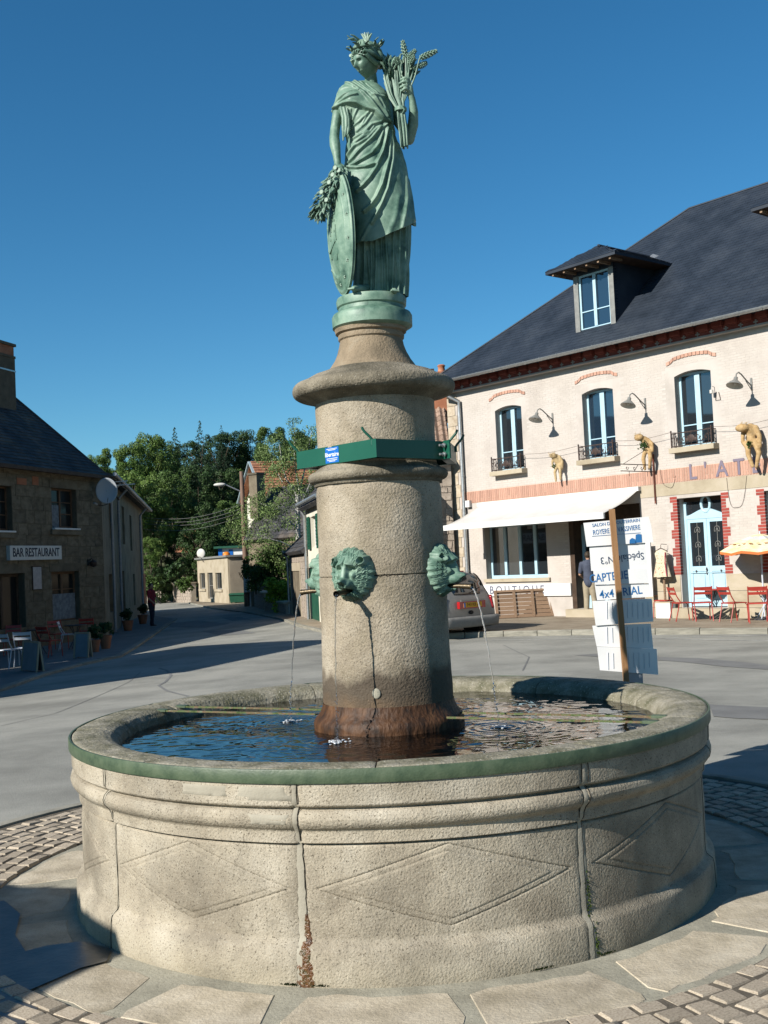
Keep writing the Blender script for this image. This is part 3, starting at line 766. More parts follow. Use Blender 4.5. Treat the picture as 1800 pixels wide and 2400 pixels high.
# ================================================================ green steel belt with hooks
belt = thing('flower_pot_bracket', 'dark green angular steel belt with hooks clamped round the stone column', 'bracket', (FX, FY, 0))
BP = [(0.0, -.468), (.375, -.165), (.43, .16), (.0, .46), (-.425, .0)]
zb0, zb1 = 2.112, 2.203
for i in range(5):
    (x0, y0), (x1, y1) = BP[i], BP[(i + 1) % 5]
    d = Vector((x1 - x0, y1 - y0, 0)); L = d.length; rz = math.atan2(d.y, d.x)
    mb = MB(); mb.box(0, L, 0, .005, 0, zb1 - zb0); mb.box(0, L, .005, .045, zb1 - zb0 - .005, zb1 - zb0); mb.box(0, L, .005, .045, 0, .005)
    o = mb.build('steel_plate', M_['green_paint'], belt); o.location = (x0, y0, zb0); o.rotation_euler = (0, 0, rz)
mb = MB(); mb.box(-.004, .004, -.05, .0, 0, zb1 - zb0 + .002); o = mb.build('lug', M_['green_paint'], belt); o.location = (.345, -.19, zb0); o.rotation_euler = (0, 0, R(35))
M_['zinc'] = mat('zinc', [(.42, .44, .45), (.58, .60, .60)], 14, 5, .38, .1, 80, metal=.75)
for z in (.022, .068):
    mb = MB(); mb.tube([(-.045, -.02, z), (.02, -.02, z)], .006, 8); mb.tube([(-.012, -.02, z), (-.020, -.02, z)], .013, 6); mb.tube([(.008, -.02, z), (.014, -.02, z)], .013, 6)
    mb.xform(Matrix.LocRotScale(Vector((.345, -.19, zb0)), Euler((0, 0, R(35))), None)); mb.build('bolt', M_['zinc'], belt, smooth=40)
def hook(x, y, ang):
    mb = MB(); P = [(0, 0, -.03), (0, 0, .0)]
    for i in range(8): t = i / 7; P.append((-.045 * math.sin(t * 1.5) , 0, .062 * t ** .8))
    mb.tube(P, .0065, 8); o = mb.build('hook', M_['green_paint'], belt, smooth=60); o.location = (x, y, zb1); o.rotation_euler = (0, 0, ang)
hook(-.02, -.44, 0); hook(-.415, .0, 0); hook(.375, -.14, R(180)); hook(.425, .10, R(180))
M_['sticker_blue'] = mat('sticker_blue', (.012, .14, .50), rough=.4); M_['white_print'] = mat('white_print', (.75, .77, .80), rough=.5)
d = Vector((.425, -.468, 0)).normalized(); st = thing('sticker', None, None, parent=belt)
st.location = Vector((-.425, 0, 0)) + d * .295 + Vector((0, 0, zb0 + .045)); st.rotation_euler = (0, 0, math.atan2(d.y, d.x))
mb = MB(); mb.box(-.053, .053, -.0015, 0, -.040, .040); o = mb.build('sticker_sheet', M_['sticker_blue'], st); o.name = 'sticker_sheet'
text('lettering', 'libertaire', .030, M_['white_print'], st, (0, -.002, .002), ext=.0004, bold=.0006)
for k, (z, w) in enumerate([(.030, .084), (.024, .06), (-.019, .086), (-.027, .080), (-.033, .05)]):
    mb = MB(); mb.box(-w / 2, w / 2, -.0022, -.0016, z, z + .0028); mb.build('printed_line', M_['white_print'], st)

# ================================================================ the bronze statue
def S(px, py):
    p = at(px, py, FY); return (p.x - FX, p.z)
stat = thing('bronze_statue', 'green bronze statue of a robed woman holding wheat and a wreath atop the column', 'statue', (FX + .008, FY, 0))
lathe_np('plinth', [(.10, 2.835), (.190, 2.832), (.212, 2.845), (.213, 2.90), (.205, 2.915), (.190, 2.922), (.178, 2.930), (.176, 2.948), (.184, 2.955), (.187, 2.985), (.182, 3.0), (.0, 3.002)], 96, M_['bronze'], stat, .0008, 21)
prof_px = [(196, 810, 868), (205, 797, 884), (220, 790, 899), (240, 784, 908), (262, 778, 914), (276, 790, 915), (300, 806, 917), (330, 812, 925), (360, 808, 937), (400, 802, 948), (450, 802, 957), (500, 808, 965), (524, 812, 970), (560, 818, 966), (600, 822, 966), (640, 824, 966)]
py_ = np.array([p[0] for p in prof_px]); Lx = np.array([S(p[1], p[0])[0] for p in prof_px]); Rx = np.array([S(p[2], p[0])[0] for p in prof_px])
Zp = np.array([S((p[1] + p[2]) / 2, p[0])[1] for p in prof_px])
order = np.argsort(Zp); Zs, Ls, Rs = Zp[order], Lx[order], Rx[order]
# inverse mapping local (x,z) -> photo pixels, for laying folds out as they hang
def pix(x, z):
    d = np.stack([x + FX, np.full_like(x, FY), z - CAMZ], -1); k = d @ np.array(_F)
    return 900 + FPX * (d @ np.array(CR)) / k, 1200 - FPX * (d @ np.array(CU)) / k
z1 = lambda *P: [(700 + x / 4.1475, 40 + y / 4.1475) for x, y in P]
z2 = lambda *P: [(700 + x / 4.1475, 380 + y / 4.1475) for x, y in P]
FOLDS = [  # polyline, height, half width in pixels
    (z1((430, 1480), (520, 1420), (600, 1340), (700, 1240), (780, 1140), (835, 1100)), .012, 3.2),
    (z1((440, 1488), (540, 1480), (620, 1440), (700, 1390), (770, 1290), (830, 1100)), .014, 3.4),
    (z1((450, 1495), (560, 1525), (640, 1525), (740, 1490), (800, 1380), (845, 1110)), .014, 3.4),
    (z1((440, 1470), (480, 1370), (560, 1270), (660, 1180)), .008, 3.5),
    (z2((556, 345), (620, 300), (680, 230), (740, 130), (780, 40)) + z1((812, 1330), (840, 1200), (850, 1120)), .016, 3.8),
    (z2((630, 548), (690, 500), (745, 420), (800, 290), (840, 120)) + z1((865, 1420), (872, 1250), (868, 1140)), .018, 4.2),
    (z2((705, 665), (745, 590), (800, 470), (850, 330), (885, 120)) + z1((900, 1430), (903, 1280), (885, 1150)), .016, 3.6),
    (z2((990, 700), (1020, 560), (1042, 380), (1030, 160), (1010, 10)) + z1((985, 1380), (940, 1240)), .010, 4.0),
    (z2((1127, 590), (1085, 380), (1050, 180)), .012, 4.5),
    (z2((600, 820), (700, 640), (760, 560)), .005, 4), (z2((860, 780), (930, 600), (960, 400)), .004, 6),
    (z1((450, 640), (540, 720), (620, 810), (700, 920), (780, 1010), (850, 1075)), .012, 3.6),
    (z1((530, 645), (620, 740), (700, 840), (790, 960), (860, 1065)), .013, 3.2),
    (z1((590, 670), (680, 780), (770, 890), (850, 1010)), .011, 3.0),
    (z1((640, 690), (720, 790), (800, 900), (835, 980)), .006, 2.5), (z1((690, 840), (760, 840), (800, 830)), .006, 3), (z1((760, 860), (800, 940), (830, 1030)), .006, 2.5),
    (z1((325, 905), (380, 860), (440, 820), (520, 780), (570, 775)), .008, 3.0), (z1((330, 912), (400, 880), (480, 860), (560, 830)), .009, 2.6),
    (z1((320, 920), (440, 905), (560, 925), (640, 965), (720, 990), (790, 1050), (832, 1090)), .014, 3.6),
    (z1((385, 740), (450, 720), (530, 730)), .004, 4),
    (z1((390, 940), (440, 1010), (480, 1110), (478, 1190)), .010, 2.8), (z1((420, 950), (455, 1040), (470, 1130)), .007, 2.2),
    (z1((500, 965), (488, 1040), (485, 1100)), .007, 2.2), (z1((560, 965), (520, 1050), (495, 1110)), .007, 2.4), (z1((665, 1000), (580, 1080), (500, 1130)), .007, 2.6),
    (z1((700, 1010), (640, 1100), (560, 1170)), .006, 2.6), (z1((790, 1080), (700, 1110), (620, 1190), (520, 1230)), .007, 3), (z1((810, 1095), (740, 1150), (660, 1240), (540, 1310), (460, 1390)), .008, 3),
    (z1((650, 1030), (600, 1120)), .004, 2.4), (z1((720, 1130), (660, 1210), (560, 1270)), .005, 2.6), (z1((470, 1250), (440, 1400), (425, 1470)), .006, 3)]
def foldfield(px, py, folds):
    tot = np.zeros_like(px)
    for pts, amp, w in folds:
        best = np.full(px.shape, 1e9)
        for (xa, ya), (xb, yb) in zip(pts[:-1], pts[1:]):
            dx, dy = xb - xa, yb - ya; L2 = dx * dx + dy * dy
            t = np.clip(((px - xa) * dx + (py - ya) * dy) / L2, 0, 1)
            best = np.minimum(best, np.hypot(px - xa - t * dx, py - ya - t * dy))
        tot += 1.5 * amp * (np.exp(-(best / w) ** 2) - .35 * np.exp(-(best / (w * 2.1)) ** 2))
    return tot
def drape(name, za, zb, nz, nth, Lf, Rf, depth, folds, hem=None, extra=None, back_amp=.008, inset=0.0, cy=None, mb_cut=None):
    th = np.linspace(0, 2 * PI, nth, endpoint=False); zz = np.linspace(za, zb, nz)
    T, Z = np.meshgrid(th, zz, indexing='ij')
    L = Lf(Z); Rr_ = Rf(Z); c = (L + Rr_) / 2; a = (Rr_ - L) / 2 - inset; b = depth(Z) - inset
    ct, st_ = np.cos(T), np.sin(T)
    ce = np.sign(ct) * np.abs(ct) ** .92; se = np.sign(st_) * np.abs(st_) ** .92
    x = c + a * ce; y = -b * se + (cy(Z) if cy else 0)
    px, py = pix(x, Z); front = np.clip(st_ * 1.6 + .25, 0, 1)
    F_ = foldfield(px, py, folds) * front + (1 - front) * back_amp * (np.sin(T * 13 + 2 * np.sin(Z * 9)) + .5 * np.sin(T * 23))
    if extra is not None: F_ = F_ + extra(px, py, T, Z) * front
    nx, ny = ce * b, -se * a; nl = np.hypot(nx, ny) + 1e-9
    x = x + F_ * nx / nl; y = y + F_ * ny / nl
    V = np.stack([x, y, Z], -1)
    keep = np.ones(Z.shape, bool)
    if hem is not None:
        hz = hem(px, T)    # snap the lowest rows onto the hem line
        V[..., 2] = np.maximum(V[..., 2], hz)
    V = V.reshape(-1, 3); Fc = gridfaces(nth, nz, True)
    if hem is not None:
        zf = V[:, 2]; zo = Z.reshape(-1); below = zo < zf - 1e-9
        Fc = [f for f in Fc if not all(below[i] for i in f)]
    Fc = [tuple(reversed(f)) for f in Fc]
    return V, Fc
Lf = lambda Z: np.interp(Z, Zs, Ls); Rf = lambda Z: np.interp(Z, Zs, Rs)
zt = S(840, 197)[1]
dz_ = lambda Z: np.interp(Z, [3.0, 3.4, 3.62, 3.80, 3.95, 4.08, zt], [.140, .138, .128, .098, .112, .100, .030])
cyf = lambda Z: np.interp(Z, [3.0, 3.5, 3.8, 4.1, zt], [-.0, .0, .01, .01, .0])
hemp = [(790, 585), (820, 583), (845, 580), (869, 582), (893, 573), (917, 561), (941, 549), (958, 537), (973, 522), (990, 515)]
hx = np.array([p[0] for p in hemp]); hz_ = np.array([S(p[0], p[1])[1] for p in hemp])
def hemf(px, T):
    f = np.interp(px, hx, hz_); bk = 3.40 + .01 * np.sin(T * 9); w = np.clip(np.sin(T) * 2 + .5, 0, 1); return f * w + bk * (1 - w)
def chest(px, py, T, Z):
    e = lambda cx, cy_, sx, sy, a: a * np.exp(-((px - cx) / sx) ** 2 - ((py - cy_) / sy) ** 2)
    line = np.interp(px, [775, 808, 845, 874, 901, 930], [262, 258, 270, 280, 301, 320])
    step = .016 / (1 + np.exp((py - line) / 1.3))
    return e(822, 252, 16, 18, .020) + e(872, 250, 16, 18, .016) + e(835, 350, 30, 30, .012) + step - e(900, 330, 10, 40, .004)
V, Fc = drape('mantle', 3.20, zt, 300, 320, Lf, Rf, dz_, FOLDS, hem=hemf, extra=chest, cy=cyf)
# close the top
nV = len(V); nz = 300; V = np.vstack([V, [[(Lf(zt) + Rf(zt)) / 2, 0, zt + .012]]]); Fc += [((i * nz + nz - 1), (((i + 1) % 320) * nz + nz - 1), nV)[::-1] for i in range(320)]
man = npmesh('mantle', V, Fc, M_['bronze'], stat); so = man.modifiers.new('s', 'SOLIDIFY'); so.thickness = .006; so.offset = -1
TF = []
for (xt, yt, xb, yb, a_, w_) in [(838, 560, 832, 700, .012, 3), (852, 560, 850, 703, .013, 3), (866, 570, 868, 705, .012, 2.6), (878, 560, 876, 700, .014, 3), (899, 560, 905, 690, .016, 3), (890, 570, 892, 704, .010, 2.4), (918, 555, 914, 702, .014, 3.2), (932, 548, 928, 703, .013, 3), (945, 540, 941, 703, .013, 3), (858, 600, 866, 700, .008, 2.4), (924, 600, 934, 700, .006, 2.2)]:
    TF.append(([(xt, yt), ((xt + xb) / 2 + 1.5, (yt + yb) / 2), (xb, yb)], a_, w_))
tzL = np.array([S(826, 705)[0], S(826, 640)[0], S(822, 560)[0], S(815, 500)[0]]); tzR = np.array([S(951, 705)[0], S(953, 640)[0], S(956, 560)[0], S(958, 500)[0]]); tz = np.array([S(900, 705)[1], S(900, 640)[1], S(900, 560)[1], S(900, 500)[1]])
V, Fc = drape('tunic', 3.004, 3.52, 120, 260, lambda Z: np.interp(Z, tz, tzL), lambda Z: np.interp(Z, tz, tzR), lambda Z: np.interp(Z, [3.0, 3.06, 3.5], [.100, .088, .085]), TF, back_amp=.010)
tun = npmesh('tunic', V, Fc, M_['bronze'], stat)
# hanging sleeve end beside the right arm
V = []
slv = z1((385, 935), (410, 1060), (412, 1180), (415, 1260), (430, 1270), (455, 1200), (480, 1150))
mb = MB()
for k, (pts, r_) in enumerate([(z1((400, 935), (425, 1040), (428, 1150), (424, 1262)), .010), (z1((430, 945), (455, 1040), (458, 1130), (440, 1230)), .011), (z1((415, 940), (440, 1060), (442, 1180)), .009), (z1((460, 960), (474, 1060), (476, 1160), (462, 1215)), .009)]):
    P = [(S(*p)[0], -.085 - .008 * (k % 2), S(*p)[1]) for p in pts]; mb.tube(P, [r_ * .8, r_, r_ * 1.1, r_ * .3][:len(P)], 8)
mb.build('sleeve', M_['bronze'], stat, smooth=60)

# --- the figure: head, neck, arms, hands and feet as one skin
HC = Vector((S(857, 153)[0], -.045, S(857, 153)[1]))
HM = Matrix.Translation(HC) @ Matrix.Rotation(R(-141), 4, 'Z') @ Matrix.Rotation(R(22), 4, 'Y') @ Matrix.Rotation(R(-7), 4, 'X')
def head_verts(nu=110, nv=84):
    a = np.linspace(0, 2 * PI, nu, endpoint=False); t = np.linspace(-PI / 2 + .02, PI / 2 - .02, nv)
    A, T = np.meshgrid(a, t, indexing='ij'); dx, dy, dz = np.cos(T) * np.cos(A), np.cos(T) * np.sin(A), np.sin(T)
    X = dx * .080; Y = dy * .058; Z = dz * .088
    jaw = np.clip(-dz, 0, 1); Y = Y * (1 - .32 * jaw ** 1.5); X = np.where(dx > 0, X * (1 - .10 * jaw), X * (1 - .35 * jaw))
    fr = np.clip(dx, 0, 1)
    def g(y, z, sy, sz): return np.exp(-((dy - y) / sy) ** 2 - ((dz - z) / sz) ** 2) * fr
    ay = np.abs(dy)
    D = .031 * np.exp(-(dy / .12) ** 2) * np.clip((.22 - dz) / .40, 0, 1) ** 1.0 * (1 / (1 + np.exp(-(dz + .27) / .025))) * fr
    D += .003 * g(0, .35, .5, .15) - .018 * np.exp(-((ay - .34) / .16) ** 2 - ((dz - .10) / .10) ** 2) * fr + .009 * np.exp(-((ay - .34) / .10) ** 2 - ((dz - .08) / .055) ** 2) * fr
    D += .009 * np.exp(-((ay - .33) / .24) ** 2 - ((dz - .26) / .05) ** 2) * fr + .004 * np.exp(-((ay - .45) / .18) ** 2 - ((dz + .2) / .18) ** 2) * fr
    D += .013 * g(0, -.46, .22, .045) + .012 * g(0, -.58, .18, .045) - .012 * g(0, -.52, .2, .022) - .004 * g(0, -.68, .2, .05) + .013 * g(0, -.83, .28, .12)
    X = X + D
    V = np.stack([X, Y, Z], -1).reshape(-1, 3); return V, gridfaces(nu, nv, True)
def remeshed(name, mb, voxel, m, parent, smooth_it=2):
    o = mb.build(name, m, parent, smooth=180)
    r_ = o.modifiers.new('r', 'REMESH'); r_.mode = 'VOXEL'; r_.voxel_size = voxel; r_.use_smooth_shade = True
    if smooth_it: s_ = o.modifiers.new('s', 'SMOOTH'); s_.factor = .5; s_.iterations = smooth_it
    return o
def limb(mb, P, rad, n=14):
    P = [Vector(p) for p in P]; Q = []; q = []
    for i in range(len(P) - 1):
        for t in range(5): k = t / 5; Q.append(P[i].lerp(P[i + 1], k)); q.append(rad[i] * (1 - k) + rad[i + 1] * k)
    Q.append(P[-1]); q.append(rad[-1]); mb.tube(Q, q, n); mb.ball(P[0], rad[0], 12, 8); mb.ball(P[-1], rad[-1], 12, 8)
fig = MB()
hv, hf = head_verts(); hv = [HM @ Vector(v) for v in hv]; nvv = 84
fig.add(hv, hf + [tuple(i * nvv for i in range(110))[::-1], tuple(i * nvv + nvv - 1 for i in range(110))])
def P3(px, py, y): x, z = S(px, py); return Vector((x, y, z))
limb(fig, [P3(863, 170, -.02), P3(868, 200, -.005), P3(862, 222, .0)], [.034, .034, .055])
limb(fig, [P3(855, 290, .0), P3(872, 420, .0), P3(875, 560, .0), P3(880, 670, .0)], [.07, .07, .06, .05]); limb(fig, [P3(880, 670, .0), P3(850, 688, -.08)], [.04, .026]); limb(fig, [P3(880, 670, .0), P3(922, 690, -.05)], [.04, .022])
fig.ball(P3(848, 225, .0), (.105, .075, .06), 20, 12); fig.ball(P3(845, 290, .01), (.08, .07, .12), 20, 12)
# right arm hanging to the wreath
limb(fig, [P3(795, 240, .0), P3(787, 275, -.02), P3(783, 305, -.03), P3(781, 330, -.045), P3(783, 350, -.06), P3(787, 375, -.075), P3(789, 392, -.08)], [.030, .027, .026, .027, .029, .022, .019])
limb(fig, [P3(789, 392, -.08), P3(790, 404, -.088), P3(793, 412, -.09)], [.019, .020, .016])
for i, (dx0, dx1) in enumerate([(-8, -11), (-3, -4), (3, 4), (8, 10)]):
    limb(fig, [P3(790 + dx0 * .8, 404, -.098), P3(791 + dx0, 410, -.112), P3(792 + dx1, 418, -.108), P3(793 + dx1 * .8, 424, -.10)], [.0075, .0075, .0068, .006], 8)
limb(fig, [P3(797, 400, -.09), P3(804, 406, -.10), P3(806, 415, -.10)], [.008, .0075, .0065], 8)
# left arm: elbow down at the back right, forearm up, hand closed on the stalks
limb(fig, [P3(905, 232, .02), P3(925, 270, .03), P3(945, 305, .0), P3(955, 330, -.02)], [.034, .032, .031, .030])
limb(fig, [P3(955, 330, -.02), P3(964, 300, -.045), P3(965, 275, -.07), P3(962, 252, -.09), P3(958, 240, -.10)], [.030, .029, .025, .018, .017])
limb(fig, [P3(958, 240, -.10), P3(955, 229, -.105), P3(954, 220, -.105)], [.018, .021, .018])
for (x0, y0, x1, y1, x2, y2) in [(955, 214, 944, 208, 935, 210), (955, 221, 942, 216, 932, 219), (954, 228, 943, 225, 934, 228), (953, 235, 944, 233, 937, 236)]:
    limb(fig, [P3(x0, y0, -.115), P3((x0 + x1) / 2, (y0 + y1) / 2 - 1, -.130), P3(x1, y1, -.135), P3(x2, y2, -.122)], [.0085, .0082, .0075, .0065], 8)
limb(fig, [P3(957, 220, -.11), P3(954, 205, -.118), P3(951, 196, -.12), P3(948, 190, -.118)], [.0085, .0078, .007, .006], 8)
# feet
limb(fig, [P3(850, 688, -.08), P3(838, 692, -.14), P3(828, 697, -.185)], [.026, .022, .015]); limb(fig, [P3(922, 690, -.05), P3(920, 696, -.12), P3(921, 699, -.155)], [.022, .018, .013])
for i in range(5): limb(fig, [P3(834 - i * 3.2, 694 + i * .6, -.165), P3(829 - i * 3.2, 698, -.205 + i * .004)], [.0085 - i * .0006, .0065], 8)
for i in range(5): limb(fig, [P3(914 + i * 4, 698, -.145), P3(914 + i * 4, 700, -.178 + .003 * i)], [.0075, .006], 8)
remeshed('figure', fig, .0034, M_['bronze'], stat, 0)
# hair: waves, curls round the brow, knot at the back
hair = MB(); g = random.Random(4)
def hp(x, y, z): return HM @ Vector((x, y, z))
hair.ball((0, 0, 0), (.076, .064, .080), 28, 18, HM @ Matrix.Translation((-.022, 0, .022))); b0 = len(hair.v) - (2 + 17 * 28)
for i in range(b0, len(hair.v)):
    pass
for k in range(30):
    a = -2.2 + 4.4 * k / 29; P = []
    for t in range(9):
        u = t / 8; el = 1.25 - 1.35 * u; rr = 1.05
        x = math.cos(el) * math.cos(a * (.35 + .65 * u)) * .082 - .012; y = math.cos(el) * math.sin(a * (.35 + .65 * u)) * .068; z = math.sin(el) * .086 + .022
        w = .005 * math.sin(u * 9 + k * 1.3); P.append(hp(x * rr + .0, y * rr + w, z + w))
    if abs(a) < 1.25: P = P[:6]
    hair.tube(P, [.0055] * 3 + [.0065] * (len(P) - 3), 6)
for k in range(15):     # curls framing the face
    a = -1.45 + 2.9 * k / 14; c = hp(.066 * math.cos(a * .9), .062 * math.sin(a), .056 - .030 * abs(a) ** 1.6)
    P = [c + Vector((math.cos(q) * .009, math.sin(q * 1.3 + k) * .004 - .003, math.sin(q) * .009)) for q in [i * .75 for i in range(8)]]; hair.tube(P, .0042, 6)
for s in (-1, 1):
    P = [hp(.048, s * .060, .03), hp(.030, s * .066, .0), hp(.004, s * .066, -.022), hp(-.030, s * .055, -.028), hp(-.070, s * .03, -.02)]; hair.tube(P, [.011, .013, .014, .014, .012], 9)
    P = [hp(.055, s * .054, .052), hp(.02, s * .070, .028), hp(-.03, s * .066, -.002), hp(-.075, s * .034, -.004)]; hair.tube(P, [.009, .013, .014, .012], 9)
hair.ball((0, 0, 0), (.034, .036, .034), 16, 10, HM @ Matrix.Translation((-.092, 0, -.012)))
for k in range(6):
    P = [HM @ Vector((-.092 + .037 * math.cos(q) * math.cos(k * .5), .038 * math.sin(q), -.012 + .037 * math.cos(q) * math.sin(k * .5))) for q in [i * .7 for i in range(9)]]; hair.tube(P, .0065, 6)
hair.build('hair', M_['bronze'], stat, smooth=50)
# crown of leaves with an upright lotus-like finial
def leafmesh(L=1.0, W=.32, name='leaf', m='bronze'):
    V = [(0, 0, 0)]; n = 6
    for i in range(1, n):
        t = i / n; w = W * math.sin(PI * t ** .85) * .5; b = .10 * math.sin(PI * t); V += [(t * L, -w, b - .05), (t * L, 0, b + .02), (t * L, w, b - .05)]
    V.append((L, 0, -.03)); Fc = [(0, 1, 2), (0, 2, 3)]
    for i in range(n - 2): a = 1 + 3 * i; Fc += [(a, a + 3, a + 4, a + 1), (a + 1, a + 4, a + 5, a + 2)]
    e = len(V) - 1; a = 1 + 3 * (n - 2); Fc += [(a, e, a + 1), (a + 1, e, a + 2)]
    nb = len(V); V += [(x, y, z - .05) for x, y, z in V]; Fc += [tuple(i + nb for i in reversed(f)) for f in Fc]
    b = MB(); b.add(V, Fc); return b.mesh(name, M_[m], smooth=60)
LEAF = leafmesh()
crown = MB()
ringp = [hp(.080 * math.cos(q) - .012, .072 * math.sin(q), .066 + .012 * math.cos(q)) for q in [2 * PI * i / 24 for i in range(24)]]
crown.tube(ringp, .0065, 8, closed=True); cro = crown.build('crown', M_['bronze'], stat, smooth=60)
def lookrot(d, roll=0.0):
    q = Vector(d).to_track_quat('X', 'Z').to_matrix().to_4x4(); return (q @ Matrix.Rotation(roll, 4, 'X')).to_euler()
for i in range(22):
    q = 2 * PI * i / 22; s = 1 if i % 2 else -1
    c = hp(.083 * math.cos(q) - .012, .075 * math.sin(q), .066 + .012 * math.cos(q))
    d = (HM.to_3x3() @ Vector((-.8 * math.sin(q) * s + .5 * math.cos(q), .8 * math.cos(q) * s + .5 * math.sin(q), .35 + .4 * g.random())))
    inst('crown_leaf', LEAF, cro, c, lookrot(d, g.uniform(-.5, .5)), (.048 * g.uniform(.7, 1.1),) * 3)
fin = MB(); fc = P3(857, 111, -.045)
for k in range(7):
    q = -.62 + 1.24 * k / 6; fin.tube([fc, fc + Vector((.022 * math.sin(q), .004 * (k % 2), .030)), fc + Vector((.050 * math.sin(q), .006 * (k % 2), .050 + .012 * math.cos(q * 2)))], [.006, .0075, .0025], 6)
fin.tube([fc + Vector((0, 0, -.022)), fc + Vector((0, 0, .006))], [.010, .014], 10)
fin.build('finial', M_['bronze'], cro, smooth=50)
tw = MB()
for (x0, y0, x1, y1, x2, y2) in [(838, 117, 826, 112, 813, 117), (840, 113, 822, 116, 812, 108), (842, 112, 828, 107, 820, 106)]:
    tw.tube([P3(x0, y0, -.08), P3(x1, y1, -.11), P3(x2, y2, -.12)], [.006, .005, .0025], 7)
tw.build('twig', M_['bronze'], cro, smooth=50)

# --- oval shield with stars and raised emblem
sh = thing('shield', None, None, parent=stat)
sc_ = S(797, 563); sh.location = (sc_[0] - .0, -.125, sc_[1]); sh.rotation_euler = (R(1.5), R(1.0), R(-67))
SW, SH_ = .168, .325
def shield_h(r): return .055 * (1 - np.clip(r, 0, 1) ** 2)
rr = np.linspace(0, 1, 44); aa = np.linspace(0, 2 * PI, 160, endpoint=False); A, Q = np.meshgrid(aa, rr, indexing='ij')
hh = shield_h(Q) + .005 * np.exp(-((Q - .955) / .022) ** 2) + .0035 * np.exp(-((Q - .715) / .014) ** 2) - .004 * (Q < .70)
X = SW * Q * np.cos(A); Z = SH_ * Q * np.sin(A)
V1 = np.stack([X, -hh, Z], -1).reshape(-1, 3); V2 = np.stack([X, -hh + .014, Z], -1).reshape(-1, 3)
Fa = [tuple(reversed(f)) for f in gridfaces(160, 44, True)]; nb = len(V1); Fb = [tuple(i + nb for i in reversed(f)) for f in Fa]
Fe = [(i * 44 + 43, ((i + 1) % 160) * 44 + 43, ((i + 1) % 160) * 44 + 43 + nb, i * 44 + 43 + nb) for i in range(160)]
npmesh('shield_plate', np.vstack([V1, V2]), Fa + Fb + Fe, M_['bronze'], sh)
sb = MB(); P = []
for k in range(10): q = PI / 2 + k * PI / 5; r_ = .0135 if k % 2 == 0 else .0055; P.append((r_ * math.cos(q), r_ * math.sin(q)))
sb.add([(x, 0, z) for x, z in P] + [(0, -.006, 0)], [(i, (i + 1) % 10, 10) for i in range(10)])
STM = sb.mesh('star', M_['bronze'])
for k in range(14):
    q = 2 * PI * (k + .5) / 14; r_ = .835; inst('star', STM, sh, (SW * r_ * math.cos(q), -float(shield_h(r_)) - .001, SH_ * r_ * math.sin(q)))
em = MB()
def rl(poly, t=.007):
    y = min(-float(shield_h(min(1, math.hypot(x / SW, z / SH_)))) for x, z in poly) + .002; em.prism(poly, y - t + .006, y + .012)
rl([(-.035, .085), (.045, .085), (.010, .135), (0, .135)]); rl([(.0, .0), (.008, .0), (.008, .08), (.0, .08)]); rl([(.045, -.05), (.052, -.05), (.052, .03), (.045, .03)])
rl([(-.06, -.085), (-.05, -.10), (.04, -.055), (.03, -.043)]); rl([(-.05, -.13), (-.035, -.13), (-.035, -.105), (-.05, -.105)]); rl([(.02, -.135), (.035, -.15), (.04, -.12)]); rl([(-.03, .02), (-.018, .02), (-.018, .034), (-.03, .034)])
for (x, z) in [(-.02, .05), (-.005, .062), (.02, .055), (.035, .05), (-.04, .045), (-.02, -.04), (-.02, -.015), (.03, -.005)]: rl([(x, z), (x + .009, z), (x + .009, z + .009), (x, z + .009)])
em.build('emblem', M_['bronze'], sh)

# --- laurel wreath hanging from the hand
wr = thing('wreath', None, None, parent=stat)
path = [P3(797, 412, -.12), P3(795, 432, -.15), P3(785, 455, -.165), P3(772, 478, -.17), P3(762, 498, -.17), P3(753, 517, -.165), P3(745, 530, -.155)]
wid = [.035, .055, .062, .060, .055, .042, .022]
core = MB(); core.tube(path, [w * .55 for w in wid], 12); core.build('stem', M_['bronze'], wr, smooth=60)
g = random.Random(8)
for i in range(185):
    t = g.uniform(0, 5.99); k = int(t); f = t - k; c = path[k].lerp(path[k + 1], f); w = wid[k] * (1 - f) + wid[k + 1] * f
    d = (path[k + 1] - path[k]).normalized(); q = g.uniform(0, 2 * PI)
    sx = d.cross(Vector((0, -1, 0))).normalized(); o_ = sx * math.cos(q) * w + Vector((0, -1, 0)) * abs(math.sin(q)) * w * .75
    dd = d + o_.normalized() * g.uniform(.35, .9) + Vector((g.uniform(-.2, .2),) * 3)
    inst('leaf', LEAF, wr, c + o_ * g.uniform(.45, .75), lookrot(dd, g.uniform(-.8, .8)), (g.uniform(.034, .052),) * 3)
fb = MB(); fb.tube([(0, 0, 0), (0, -.008, 0), (0, -.012, 0)], [.006, .009, .0135], 12, cap=False); fb.tube([(0, -.012, 0), (0, -.004, 0)], [.0105, .006], 12, cap=True); fb.ball((0, -.006, 0), .0038, 8, 6)
FLM = fb.mesh('flower', M_['bronze'], smooth=50)
for (x, y) in [(788, 426), (804, 443), (774, 459), (757, 481), (768, 499), (796, 432), (782, 442), (812, 449)]:
    inst('flower', FLM, wr, P3(x, y, -.205 if x < 800 else -.175), (0, 0, R(-25)))
